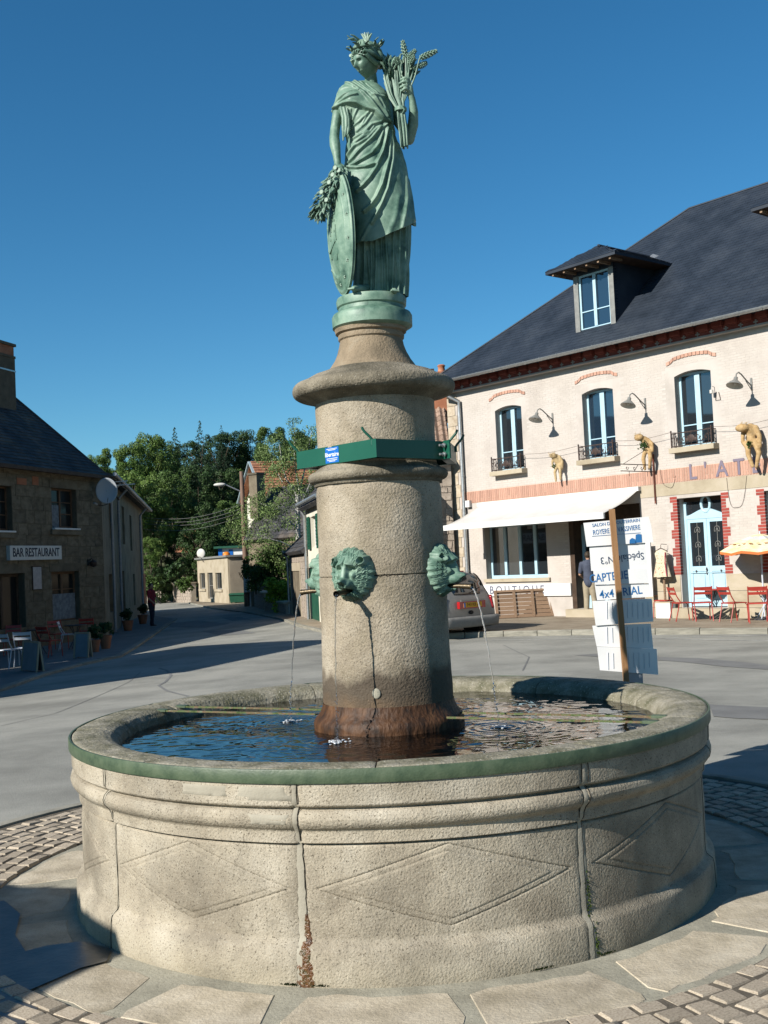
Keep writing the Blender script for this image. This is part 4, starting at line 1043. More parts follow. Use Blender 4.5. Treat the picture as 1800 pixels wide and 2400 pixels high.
# --- wheat sheaf
wh = thing('wheat_sheaf', None, None, parent=stat)
def ear_mesh():
    b = MB(); L = 1.0; b.tube([(0, 0, 0), (.3, 0, 0), (.7, 0, 0), (1.0, 0, 0)], [.05, .075, .065, .02], 8)
    for i in range(11):
        for k in range(4):
            q = k * PI / 2 + (i % 2) * PI / 4; x = .04 + .085 * i; w = .10 * math.sin(PI * min(1, .2 + .07 * i) ** .9) + .035
            c = Vector((x, w * .8 * math.cos(q), w * .8 * math.sin(q))); b.ball(c + Vector((.04, 0, 0)), (.065, .035, .035), 6, 5, Vector((1, .55 * math.cos(q), .55 * math.sin(q))).to_track_quat('X', 'Z').to_matrix().to_4x4())
    return b.mesh('wheat_ear', M_['bronze'], smooth=60)
EAR = ear_mesh()
tie = P3(935, 273, -.10); st_mb = MB(); g = random.Random(12)
ears = [((947, 160), (939, 119)), ((951, 163), (970, 143)), ((978, 165), (1019, 147)), ((975, 181), (996, 170)), ((930, 178), (924, 160)), ((955, 178), (966, 158)), ((964, 186), (975, 176))]
for k, ((x0, y0), (x1, y1)) in enumerate(ears):
    a = P3(x0, y0, -.12 - .01 * (k % 3)); b_ = P3(x1, y1, -.12 - .01 * (k % 3)); L = (b_ - a).length
    inst('wheat_ear', EAR, wh, a, lookrot(b_ - a), (L, .125, .125)); st_mb.tube([a, P3((x0 * 2 + 945) / 3, (y0 + 225 * 2) / 3, -.12), tie], .0045, 6)
for k in range(46):     # stalks: fanned above the tie, gathered below
    u = g.uniform(-1, 1); v = g.uniform(-1, 1)
    top = P3(912 + 24 * u + 8, 172 + 14 * abs(u) + g.uniform(-6, 14), -.045 + .045 * v); mid = P3(926 + 17 * u, 238 + 3 * g.random(), -.075 + .035 * v); kn = P3(935 + 8 * u, 272, -.095 + .018 * v)
    lo = P3(941 + 9 * u, 320, -.085 + .022 * v); end = P3(944 + 8 * u, 352 + g.uniform(-8, 8), -.07 + .02 * v)
    st_mb.tube([top, mid, kn, lo, end], [.004, .0055, .0045, .0055, .004], 5)
st_ = st_mb.build('stalks', M_['bronze'], wh, smooth=60); st_['kind'] = 'stuff'
tb = MB()
for k in range(3): tb.tube([P3(935 + 12 * math.cos(q), 272 + k * 2.4 + 1.5 * math.sin(q), -.098 - .036 * math.sin(q)) for q in [i * .6 for i in range(11)]], .0055, 6)
tb.tube([P3(937, 274, -.135), P3(944, 282, -.14), P3(939, 289, -.13)], [.008, .006, .003], 6); tb.build('tie', M_['bronze'], wh, smooth=60)
for i in range(60):
    c = P3(900 + g.uniform(-2, 62), 180 + g.uniform(-8, 24), -.06 + g.uniform(-.035, .03)); d = Vector((g.uniform(-.35, .8), g.uniform(-.3, .2), g.uniform(.5, 1.0)))
    inst('leaf', LEAF, wh, c, lookrot(d, g.uniform(-1.5, 1.5)), (g.uniform(.06, .11),) * 3)
for i in range(9):
    c = P3(898 + g.uniform(0, 22), 172 + g.uniform(0, 50), -.03); inst('leaf', LEAF, wh, c, lookrot(Vector((-.3, g.uniform(-.3, .3), 1)), g.uniform(-1, 1)), (.11, .075, .06))
# ================================================================ helpers for buildings
class Fr:
    """wall frame: local x along the wall (to the right), local y into the building, z up"""
    def __init__(s, ox, oy, ang):
        s.o = Vector((ox, oy, 0)); s.rz = ang; s.M = Matrix.LocRotScale(s.o, Euler((0, 0, ang)), None); s.Mi = s.M.inverted()
        s.n = Vector((math.sin(ang), -math.cos(ang), 0))
    def hit(s, px, py, y=0.0):
        p = hitplane(px, py, s.o - s.n * y, s.n); q = s.Mi @ p; return q.x, q.z
    def loc(s, x, y, z=0): return s.M @ Vector((x, y, z))
    def root(s, name, label, cat, group=None): return thing(name, label, cat, s.o, s.rz, group)
def wall_with_openings(mb, x0, x1, z0, z1, ops, th=.35, y0=0.0):
    """front skin with holes, reveals and a back skin; ops: (xa, xb, za, zb, arch_rise)"""
    X = sorted({x0, x1, *[o[0] for o in ops], *[o[1] for o in ops]}); Z = sorted({z0, z1, *[o[2] for o in ops], *[o[3] for o in ops]})
    for i in range(len(X) - 1):
        for j in range(len(Z) - 1):
            cx, cz = (X[i] + X[i + 1]) / 2, (Z[j] + Z[j + 1]) / 2
            if any(o[0] < cx < o[1] and o[2] < cz < o[3] for o in ops): continue
            mb.add([(X[i], y0, Z[j]), (X[i + 1], y0, Z[j]), (X[i + 1], y0, Z[j + 1]), (X[i], y0, Z[j + 1])], [(0, 1, 2, 3)])
    for o in ops:
        a, b, c, d = o[:4]; rise = o[4] if len(o) > 4 else 0; y1 = y0 + th
        mb.add([(a, y0, c), (a, y1, c), (a, y1, d), (a, y0, d)], [(0, 1, 2, 3)]); mb.add([(b, y0, c), (b, y1, c), (b, y1, d), (b, y0, d)], [(3, 2, 1, 0)])
        mb.add([(a, y0, c), (b, y0, c), (b, y1, c), (a, y1, c)], [(0, 1, 2, 3)])
        if rise:
            n = 10; P = [(a + (b - a) * k / n, d - rise + rise * (1 - (2 * k / n - 1) ** 2)) for k in range(n + 1)]
            for k in range(n):
                (xa, za), (xb, zb) = P[k], P[k + 1]
                mb.add([(xa, y0, za), (xb, y0, zb), (xb, y0, d), (xa, y0, d)], [(0, 1, 2, 3)]); mb.add([(xa, y0, za), (xb, y0, zb), (xb, y1, zb), (xa, y1, za)], [(3, 2, 1, 0)])
        else: mb.add([(a, y0, d), (b, y0, d), (b, y1, d), (a, y1, d)], [(3, 2, 1, 0)])
def brick_skin(mb, x0, x1, z0, z1, ops, bl=.22, bh=.062, j=.010, proud=.0028, y0=0.0, jit=.0006, g=random.Random(3)):
    row = 0; z = z0
    while z + bh < z1 + .001:
        x = x0 - (bl / 2 if row % 2 else 0)
        while x < x1:
            a, b = max(x, x0), min(x + bl - j, x1); c, d = z, z + bh - j
            if b - a > .03 and not any(o[0] - .002 < b and o[1] + .002 > a and o[2] - .002 < d and o[3] + .002 > c for o in ops):
                y = y0 - proud + g.uniform(-jit, jit)
                mb.add([(a, y, c), (b, y, c), (b, y, d), (a, y, d), (a, y0 + .001, c), (b, y0 + .001, c), (b, y0 + .001, d), (a, y0 + .001, d)], [(0, 1, 2, 3), (4, 5, 1, 0), (5, 6, 2, 1), (6, 7, 3, 2), (7, 4, 0, 3)])
            x += bl
        z += bh; row += 1
def slates(mb, P0, ex, ey, L, W, sx=.22, sy=.16, th=.006, g=random.Random(5), clip=None, keep=None):
    """overlapping slates on a slope: P0 eave corner, ex along the eave, ey up the slope"""
    ex = Vector(ex).normalized(); ey = Vector(ey).normalized(); n = ex.cross(ey).normalized(); P0 = Vector(P0); row = 0; v = 0.0
    while v < W:
        u = -(sx / 2) * (row % 2)
        while u < L:
            a, b = max(u, 0) + .002, min(u + sx, L) - .002; v1 = min(v + sy * 1.25, W)
            if b > a + .02 and (clip is None or clip((a + b) / 2, v + sy / 2)):
                t = th * (1 + g.random() * .8); e = g.uniform(-.004, .004)
                q = [P0 + ex * a + ey * (v + e) + n * (t + th), P0 + ex * b + ey * (v + e) + n * (t + th * .7 + g.random() * .003), P0 + ex * b + ey * v1 + n * .001, P0 + ex * a + ey * v1 + n * .001,
                     P0 + ex * a + ey * (v + e), P0 + ex * b + ey * (v + e)]
                mb.add(q, [(0, 1, 2, 3), (4, 5, 1, 0), (5, 2, 1), (4, 0, 3)])
            u += sx
        v += sy; row += 1
def glass_mat(name, tint=(.02, .025, .03), rough=.03):
    m = mat(name, tint, rough=rough, spec=1.0, ior=1.7); return m
M_['glass'] = glass_mat('window_glass')
M_['glass_dim'] = mat('old_glass', (.02, .022, .022), rough=.12, spec=.3, ior=1.3)
M_['glass_blue'] = glass_mat('window_glass_sky', (.015, .03, .05))
M_['cream'] = mat('cream_paint', [(.46, .415, .37), (.535, .485, .44), (.57, .52, .475)], 1.2, 9, .85, .25, 30, blotch=(.9, .08), bdist=.006)
M_['cream_brick'] = mat('cream_brick', [(.475, .425, .38), (.54, .49, .44), (.57, .52, .475)], 1.0, 8, .85, .2, 60, isl=.025)
M_['cream_stone'] = mat('cream_stone', [(.36, .30, .21), (.45, .385, .28), (.50, .43, .33)], 1.3, 9, .88, .3, 30, rnd=.06)
M_['quoin'] = mat('quoin_stone', [(.38, .30, .215), (.50, .42, .31), (.56, .48, .38)], 2.2, 8, .88, .4, 40, rnd=.09)
M_['salmon_brick'] = mat('salmon_brick', [(.46, .25, .18), (.54, .33, .25)], 5, 5, .85, .2, 80, rnd=.13)
M_['salmon_mortar'] = mat('salmon_mortar', [(.60, .43, .33), (.66, .50, .40)], 5, 5, .9)
M_['red_brick'] = mat('red_brick', [(.28, .045, .035), (.36, .075, .055)], 6, 5, .8, .2, 80, rnd=.16)
M_['dark_red_brick'] = mat('dark_red_brick', [(.22, .055, .04), (.29, .08, .06)], 4, 5, .85, .2, 60, isl=.15)
M_['grey_stone_trim'] = mat('grey_trim', [(.34, .31, .28), (.42, .39, .36)], 4, 5, .85)
M_['slate'] = mat('slate', [(.016, .023, .034), (.026, .035, .050), (.038, .048, .064)], 1.2, 6, .55, .1, 60, spec=.30, isl=.05)
M_['old_slate'] = mat('old_slate', [(.035, .036, .042), (.065, .064, .066), (.11, .09, .07)], .9, 7, .7, .3, 40, spec=.3, isl=.30)
M_['blue_paint'] = mat('blue_paint', [(.40, .60, .70), (.46, .66, .75)], 5, 4, .45, spec=.4)
M_['blue_panel'] = mat('blue_panel', [(.36, .57, .68), (.43, .63, .72)], 5, 4, .5)
M_['blue_shadow'] = M_['blue_paint']  # same even blue paint under a second key
M_['iron'] = mat('wrought_iron', [(.03, .02, .018), (.075, .045, .035)], 20, 4, .6, .1, 100, spec=.4)
M_['rust_red'] = mat('bracket_paint', [(.16, .05, .035), (.22, .08, .05)], 15, 4, .6)
M_['lamp_grey'] = mat('lamp_grey', [(.20, .20, .19), (.27, .27, .25)], 8, 4, .45, spec=.4)
M_['lamp_white'] = mat('lamp_white', (.62, .60, .55), rough=.4)
M_['awning'] = mat('awning_cloth', [(.60, .58, .55), (.70, .68, .65)], 1.4, 6, .85, .1, 20)
M_['wood_brown'] = mat('weathered_wood', [(.17, .10, .06), (.27, .175, .11), (.34, .24, .16)], 5, 8, .8, .35, 60, rnd=.12, stretch=(1, 1, 6))
M_['dark_wood'] = mat('dark_wood', [(.045, .028, .018), (.09, .055, .035)], 5, 6, .7)
M_['interior'] = mat('dark_interior', (.012, .010, .010), rough=.9)
M_['white_paint'] = mat('white_paint', [(.72, .72, .70), (.80, .80, .78)], 3, 4, .5)
M_['burlap'] = mat('burlap', [(.34, .21, .09), (.46, .31, .15), (.54, .38, .20)], 14, 8, .95, .7, 60, bdist=.012)
M_['burlap_light'] = mat('burlap_light', [(.42, .30, .15), (.55, .42, .24)], 14, 8, .95, .7, 60, bdist=.012)
M_['leaf_green'] = mat('leaf_green', [(.03, .07, .015), (.06, .12, .03)], 10, 4, .7, rnd=.3)
M_['cable'] = mat('cable', (.03, .03, .03), rough=.6)

def window(root, xa, xb, za, zb, y=.22, cols=2, bars=(.72,), m='blue_paint', glass='glass', fr=.055, arch=0, name='window', mull=.09, dark=None):
    w = thing(name, None, None, parent=root)
    mb = MB(); d = .06
    mb.box(xa, xa + fr, y, y + d, za, zb); mb.box(xb - fr, xb, y, y + d, za, zb); mb.box(xa + fr, xb - fr, y, y + d, za, za + fr * 1.3); mb.box(xa + fr, xb - fr, y, y + d, zb - fr, zb)
    mb.build('frame', M_[m], w)
    ix0, ix1 = xa + fr, xb - fr; iz0, iz1 = za + fr * 1.3, zb - fr; cw = (ix1 - ix0 - mull * (cols - 1)) / cols
    for c in range(cols - 1):
        x = ix0 + cw * (c + 1) + mull * c; mb = MB(); mb.box(x, x + mull, y - .012, y + d - .004, iz0, iz1); mb.build('mullion', M_[m], w)
    for c in range(cols):
        x = ix0 + c * (cw + mull); zz = [iz0] + [iz0 + (iz1 - iz0) * (1 - b) for b in bars] + [iz1]
        for b in zz[1:-1]: mb = MB(); mb.box(x, x + cw, y + .006, y + d - .010, b - .014, b + .014); mb.build('glazing_bar', M_[m], w)
        for k in range(len(zz) - 1):
            mb = MB(); t = random.uniform(-.004, .004); mb.add([(x, y + .030 + t, zz[k]), (x + cw, y + .030 - t, zz[k]), (x + cw, y + .034 - t, zz[k + 1]), (x, y + .034 + t, zz[k + 1])], [(0, 1, 2, 3)]); mb.build('pane', M_[glass], w)
    return w

# ================================================================ the long house on the right
HR = Fr(2.14, 34.17, R(-50.5))
house = HR.root('brick_house', 'long cream brick house with slate roof, blue windows and a white shop awning', 'house')
def hx_(px, py, y=0.0): return HR.hit(px, py, y)
eave_z = hx_(1800, 716, -.62)[1]
X1 = 19.0; ZB = -.6
# openings
def op(p_bl, p_tr, p_sr):
    xl, zb = hx_(*p_bl); xr, zt_ = hx_(*p_tr); return xl, hx_(*p_sr)[0], (zb + hx_(*p_sr)[1]) / 2, zt_
wA = op((1167, 1104), (1225, 945), (1229, 1097)); wB = op((1370, 1078), (1438, 902), (1447, 1072)); wC = op((1592, 1051), (1663, 859), (1673, 1041))
zt_ = (wA[3] + wB[3] + wC[3]) / 3; zb_ = (wA[2] + wB[2] + wC[2]) / 3; ww = ((wA[1] - wA[0]) + (wB[1] - wB[0]) + (wC[1] - wC[0])) / 3
wins = [((w[0] + w[1]) / 2 - ww / 2, (w[0] + w[1]) / 2 + ww / 2, zb_, zt_, .09) for w in (wA, wB, wC)]
pitch_w = wins[2][0] - wins[1][0]
wins.append((wins[2][0] + pitch_w, wins[2][1] + pitch_w, zb_, zt_, .09)); wins.append((wins[2][0] + 2 * pitch_w, wins[2][1] + 2 * pitch_w, zb_, zt_, .09))
sx0, sz0 = hx_(1141, 1357); sx1, _ = hx_(1285, 1352); stz = hx_(1200, 1205)[1]
shop = (sx0, sx1, sz0, stz)
dx0 = hx_(1350, 1400)[0]; dx1 = hx_(1506, 1300)[0]; dzt = hx_(1500, 1178)[1]; dzb = hx_(1345, 1426)[1]
shopdoor = (dx0, dx1, dzb, dzt)
bx0 = hx_(1594, 1300)[0]; bx1 = hx_(1698, 1300)[0]; bzt = hx_(1650, 1163)[1]; bzb = hx_(1650, 1424)[1]
bdoor = (bx0, bx1, bzb, bzt)
b2 = (hx_(1800, 1300)[0], hx_(1800, 1300)[0] + (bx1 - bx0), bzb, bzt)
ops = wins + [shop, shopdoor, bdoor, b2]
bandz1 = hx_(1420, 1115.5)[1]; bandz0 = hx_(1420, 1148)[1]
wall = MB(); wall_with_openings(wall, 0, X1, ZB, eave_z, ops, .34)
wall.add([(0, 0, ZB), (0, 9, ZB), (0, 9, eave_z), (0, 0, eave_z)], [(3, 2, 1, 0)]); wall.add([(X1, 0, ZB), (X1, 9, ZB), (X1, 9, eave_z), (X1, 0, eave_z)], [(0, 1, 2, 3)]); wall.add([(0, 9, ZB), (X1, 9, ZB), (X1, 9, eave_z), (0, 9, eave_z)], [(3, 2, 1, 0)])
wall.build('wall', M_['cream'], house)
# dark rooms behind
mb = MB(); mb.add([(.3, .9, ZB), (X1 - .3, .9, ZB), (X1 - .3, .9, eave_z), (.3, .9, eave_z)], [(0, 1, 2, 3)]); mb.build('inner_wall', M_['interior'], house)
corn0 = hx_(1498, 824, -.20)[1]      # bottom of the red brick cornice
bs = MB(); m_ = .02
brick_skin(bs, .42, X1, bandz1 + .02, corn0 - .02, [(w[0] - .16, w[1] + .16, w[2] - .16, w[3] + .16) for w in wins])
lo_z = hx_(1650, 1346)[1]
brick_skin(bs, .42, X1, lo_z, bandz0 - .32, [(o[0] - .22, o[1] + .22, -2, 9) for o in (shop, bdoor, b2)] + [(dx0 - .1, dx1 + .1, -2, 9)])
bo = bs.build('painted_brick', M_['cream_brick'], house); bo['kind'] = 'stuff'
# soldier-course band of salmon brick
mb = MB(); mb.box(.40, X1, -.004, .02, bandz0, bandz1); mb.build('brick_band_bed', M_['salmon_mortar'], house)
b = MB(); b.box(-.5, .5, -.5, .5, -.5, .5); BRM = b.mesh('brick', M_['salmon_brick']); RBM = b.mesh('brick', M_['red_brick'])
bw = .075; x = .44; n_ = 0; over = MB()
while x < 11.9:
    cx = x + bw / 2; sp_ = (n_ * 7 + n_ // 3) % 5
    if sp_ == 0: cuts = [bandz0 + .01, bandz0 + (bandz1 - bandz0) * .34, bandz1 - .008]
    else: cuts = [bandz0 + .01, bandz1 - .008]
    for k in range(len(cuts) - 1):
        if True:
            inst('brick', BRM, house, (cx, -.006, (cuts[k] + cuts[k + 1]) / 2), (0, 0, 0), (bw - .014, .016 + random.uniform(0, .004), cuts[k + 1] - cuts[k] - .012))
    x += bw; n_ += 1
# cornice: red brick dentils over a stone string
mb = MB(); mb.box(-.02, X1, -.21, .02, corn0, corn0 + .045); mb.build('string_course', M_['grey_stone_trim'], house)
mb = MB(); mb.box(.0, X1, -.17, .02, corn0 + .045, eave_z + .10); mb.build('cornice', M_['dark_red_brick'], house)
cb = MB(); x = .12; H_ = eave_z - corn0 - .045
while x < X1 - .3:
    z0 = corn0 + .045
    cb.box(x, x + .28, -.28, -.17, z0 + H_ * .52, eave_z + .05); cb.box(x + .02, x + .26, -.22, -.17, z0 + H_ * .36, z0 + H_ * .52)
    x += .40
cb.build('corbels', M_['dark_red_brick'], house)['kind'] = 'stuff'
cr = MB(); x = .12
while x < X1 - .3:      # pale brick crosses between corbels
    cx = x + .34; z0 = corn0 + .06; s = H_ * .135
    for (a_, c_) in ((0, 0), (-1, 1), (0, 1), (1, 1), (0, 2)): cr.box(cx + a_ * s * 1.1 - s * .5, cx + a_ * s * 1.1 + s * .5, -.186, -.165, z0 + c_ * s, z0 + (c_ + 1) * s - .008)
    x += .40
cr.build('pale_brick_crosses', M_['grey_stone_trim'], house)['kind'] = 'stuff'
# corner quoins and base stones
z = ZB; k = 0
b = MB(); b.box(-.5, .5, -.5, .5, -.5, .5); QM = b.mesh('stone', M_['quoin']); CSM = b.mesh('stone', M_['cream_stone'])
while z < corn0 - .3:
    h = random.uniform(.26, .40); w = .42 if k % 2 else .34
    inst('stone', QM, house, (w / 2 - .02, .13, z + h / 2), (0, 0, 0), (w, .30, h - .012)); z += h; k += 1
for (xa, xb) in ((dx1 + .02, bx0 - .02), (bx1 + .02, b2[0] - .02)):
    zz = [ZB, bzb, bzb + (lo_z - bzb) * .5, lo_z]
    for r_ in range(3):
        n_ = max(1, round((xb - xa) / .85)); off = 0
        for i in range(n_):
            a = xa + (xb - xa) * i / n_; c = xa + (xb - xa) * (i + 1) / n_
            inst('stone', CSM, house, ((a + c) / 2, .012, (zz[r_] + zz[r_ + 1]) / 2), (0, 0, 0), (c - a - .012, .06, zz[r_ + 1] - zz[r_] - .012))
# lintel band above the doors
mb = MB(); mb.box(dx1 + .03, X1, -.012, .0, bandz0 - .31, bandz0 - .003); mb.build('lintel', M_['cream_stone'], house)
# toothed red brick surrounds of the doors
for (xa, side) in ((bx0, -1), (bx1, 1), (b2[0], -1)):
    z = lo_z; k = 0; bh = .076
    while z < bzt - .01:
        L = (.21 if (k // 3) % 2 == 0 else .13)
        inst('brick', RBM, house, (xa + side * L / 2, .045, z + bh / 2), (0, 0, 0), (L, .105, bh - .013)); z += bh; k += 1
# plinth rendering under the shop window
# windows with eyebrow arches, sills and balconets
rail_proto = None
def balconet(xa, xb, z):
    t = thing('balconet', None, None, parent=house); y0 = -.20; h = .36; xa -= .05; xb += .05
    mb = MB(); r = .011
    for zz in (z + .03, z + h): mb.bar((xa, y0, zz), (xb, y0, zz), .022); mb.bar((xa, y0, zz), (xa, 0, zz), .018); mb.bar((xb, y0, zz), (xb, 0, zz), .018)
    for x in (xa, xb): mb.bar((x, y0, z - .02), (x, y0, z + h + .05), .026); mb.ball((x, y0, z + h + .06), .022, 8, 6)
    mb.build('rail', M_['iron'], t)
    n_ = 7; w = (xb - xa) / n_; sc = MB()
    for i in range(n_):
        cx = xa + w * (i + .5)
        for s in (-1, 1):
            P = []
            for q in range(14): a = q * .55; rr = .012 + .0048 * q; P.append((cx + s * (.5 * w - .01 - rr * .55 * (1 + math.cos(a))), y0, z + h * .5 + (rr * 1.5) * math.sin(a) * (1 if i % 2 else -1)))
            sc.tube(P, .0085, 5)
        sc.tube([(cx, y0, z + .03), (cx, y0, z + h)], .007, 5)
    sc.ball(((xa + xb) / 2, y0 - .005, z + h * .55), (.10, .012, .09), 10, 6); sc.ball(((xa + xb) / 2 - .12, y0 - .004, z + h * .45), (.05, .010, .05), 8, 6); sc.ball(((xa + xb) / 2 + .12, y0 - .004, z + h * .45), (.05, .010, .05), 8, 6)
    for x in (xa, xb):
        for k in range(1, 4): sc.tube([(x, y0 * k / 4, z + .03), (x, y0 * k / 4, z + h)], .007, 5)
    sc.build('scrollwork', M_['iron'], t); return t
for i, w in enumerate(wins):
    window(house, w[0], w[1], w[2], w[3] - .02, .20, 2, (.72,), fr=.06, mull=.15, glass='glass_blue' if i == 1 else 'glass')
    mb = MB(); mb.box(w[0] - .12, w[1] + .12, -.24, .06, w[2] - .13, w[2] - .003); mb.build('sill', M_['cream_stone'], house)
    balconet(w[0], w[1], w[2])
    # raised arch band and brick eyebrow
    n = 12; xm = (w[0] + w[1]) / 2; hw = (w[1] - w[0]) / 2; mb = MB()
    for k in range(13 if i < 3 else 0):
        t0 = -1 + 2 * k / 13; t1 = -1 + 2 * (k + 1) / 13 - .02; f = lambda t: w[3] + .27 + .09 * (1 - t * t) - (.05 if abs(t) > .82 else 0)
        inst_ = MB(); xa_, xb_ = xm + t0 * hw * 1.38, xm + t1 * hw * 1.38
        inst_.prism([(xa_, f(t0)), (xb_, f(t1)), (xb_, f(t1) + .085), (xa_, f(t0) + .085)], -.028, .01); inst_.build('brick', M_['salmon_brick'], house)
# shop window (four lights) and its sill
window(house, shop[0] + .02, shop[1], shop[2], shop[3], .20, 4, (.16,), fr=.07, mull=.10)
mb = MB(); mb.box(shop[0] - .05, shop[1] + .10, -.07, .20, shop[2] - .10, shop[2] - .003); mb.build('sill', M_['cream_stone'], house)
# goods behind the glass
def blobmesh(name, c, r, m, parent, seed=0, nu=14, nv=10, amp=.12):
    g = random.Random(seed); b = MB(); b.ball((0, 0, 0), (1, 1, 1), nu, nv); V = []
    for v in b.v:
        p = Vector(v); k = 1 + amp * math.sin(p.x * 5 + seed) * math.cos(p.z * 6 + seed) + g.uniform(-amp, amp) * .3; V.append((c[0] + p.x * r[0] * k, c[1] + p.y * r[1] * k, c[2] + p.z * r[2] * k))
    b.v = V; return b.build(name, m, parent, smooth=80)
M_['red_cloth'] = mat('red_cloth', [(.30, .03, .05), (.42, .06, .10)], 10, 5, .9); M_['pale_cloth'] = mat('pale_cloth', [(.30, .28, .16), (.42, .40, .22)], 10, 5, .9)
swx = shop[1] - shop[0]
for (f, w_, h_, m__, nm, lb) in ((.66, .14, .38, 'red_cloth', 'dress', 'red garment displayed inside the shop window'), (.93, .13, .42, 'pale_cloth', 'dress', 'pale yellow green garment displayed inside the shop window')):
    t = blobmesh(nm, (0, 0, 0), (w_, .06, h_), M_[m__], None, 3); c = HR.loc(shop[0] + f * swx, .42, shop[2] + .62); t.location = c; t.rotation_euler = (0, 0, HR.rz); tag(t, lb, 'garment', 'garments in the shop window')
# BOUTIQUE board
bxa, bxb = hx_(1130, 1380, -.05)[0], hx_(1338, 1380, -.05)[0]; bza = hx_(1330, 1396, -.05)[1]; bzc = hx_(1330, 1367, -.05)[1]
board = thing('shop_sign', 'white BOUTIQUE board in blue letters under the shop window', 'sign', HR.loc(0, 0), HR.rz)
mb = MB(); mb.box(bxa, bxb, -.06, -.012, bza, bzc); mb.build('board', M_['white_paint'], board)
M_['letter_grey'] = mat('letter_grey', (.13, .14, .20), rough=.6); M_['letter_blue'] = mat('letter_blue', (.20, .17, .22), rough=.7)
tx0 = hx_(1163, 1378, -.06)[0]; tx1 = hx_(1273, 1378, -.06)[0]; t_ = text('lettering', 'BOUTIQUE', .33, M_['letter_grey'], board, ((tx0 + tx1) / 2 - .10, -.063, (bza + bzc) / 2 + .0), bold=.004, space=1.5)
t_.scale = ((tx1 - tx0 + .25) / max(.1, t_.dimensions.x if t_.dimensions.x else 1), 1, 1) if False else (1.0, 1, 1)
WID = max(v.co.x for v in t_.data.vertices) - min(v.co.x for v in t_.data.vertices); t_.scale = ((tx1 - tx0 + .30) / WID, 1, 1); t_.location.x = (tx0 + tx1) / 2 - .12
# L'ATELIER letters painted across the brick band
lx = [hx_(1625, 1112)[0], hx_(1654, 1098)[0], hx_(1693, 1100)[0], hx_(1733, 1095)[0], hx_(1773, 1092)[0]]
stp = lx[4] - lx[3]; lz = (hx_(1693, 1081)[1] + hx_(1693, 1119)[1]) / 2; lh = hx_(1693, 1081)[1] - hx_(1693, 1119)[1]
for ch, x in zip("L'ATELIER", lx + [lx[4] + stp * k for k in (1, 1.8, 2.6, 3.6)]):
    text('letter', ch, lh * 1.38, M_['letter_blue'], house, (x, -.024, lz), bold=.008, sx=.92, ext=.003)
# shop entrance: posts, half-glazed door, transom
dr_ = thing('shop_door', None, None, parent=house); w3 = (dx1 - dx0)
mb = MB(); mb.box(dx0 - .10, dx0 + .06, -.03, .30, dzb, dzt); mb.box(dx0 + .06, dx1, .26, .34, dzt - .45, dzt); mb.build('door_post', M_['dark_wood'], dr_)
mb = MB(); mb.box(dx0 + .06, dx0 + .16, .30, .36, dzb, dzt - .45); mb.box(dx0 + .06, dx0 + .95, .30, .35, dzb, dzb + .75); mb.box(dx0 + .85, dx0 + .95, .30, .36, dzb, dzt - .45); mb.box(dx0 + .06, dx1, .30, .36, dzt - .53, dzt - .45); mb.build('door_leaf', M_['blue_paint'], dr_)
mb = MB(); mb.add([(dx0 + .16, .33, dzb + .75), (dx0 + .85, .33, dzb + .75), (dx0 + .85, .33, dzt - .53), (dx0 + .16, .33, dzt - .53)], [(0, 1, 2, 3)]); mb.build('pane', M_['glass'], dr_)
mb = MB(); mb.box(dx0 + .95, dx1, .30, .36, dzb, dzt - .45); mb.build('side_panel', M_['dark_wood'], dr_)
mb = MB(); mb.box(dx0 - .1, dx1 + .1, -.35, .34, ZB, dzb - .002); mb.build('step', M_['cream_stone'], house)
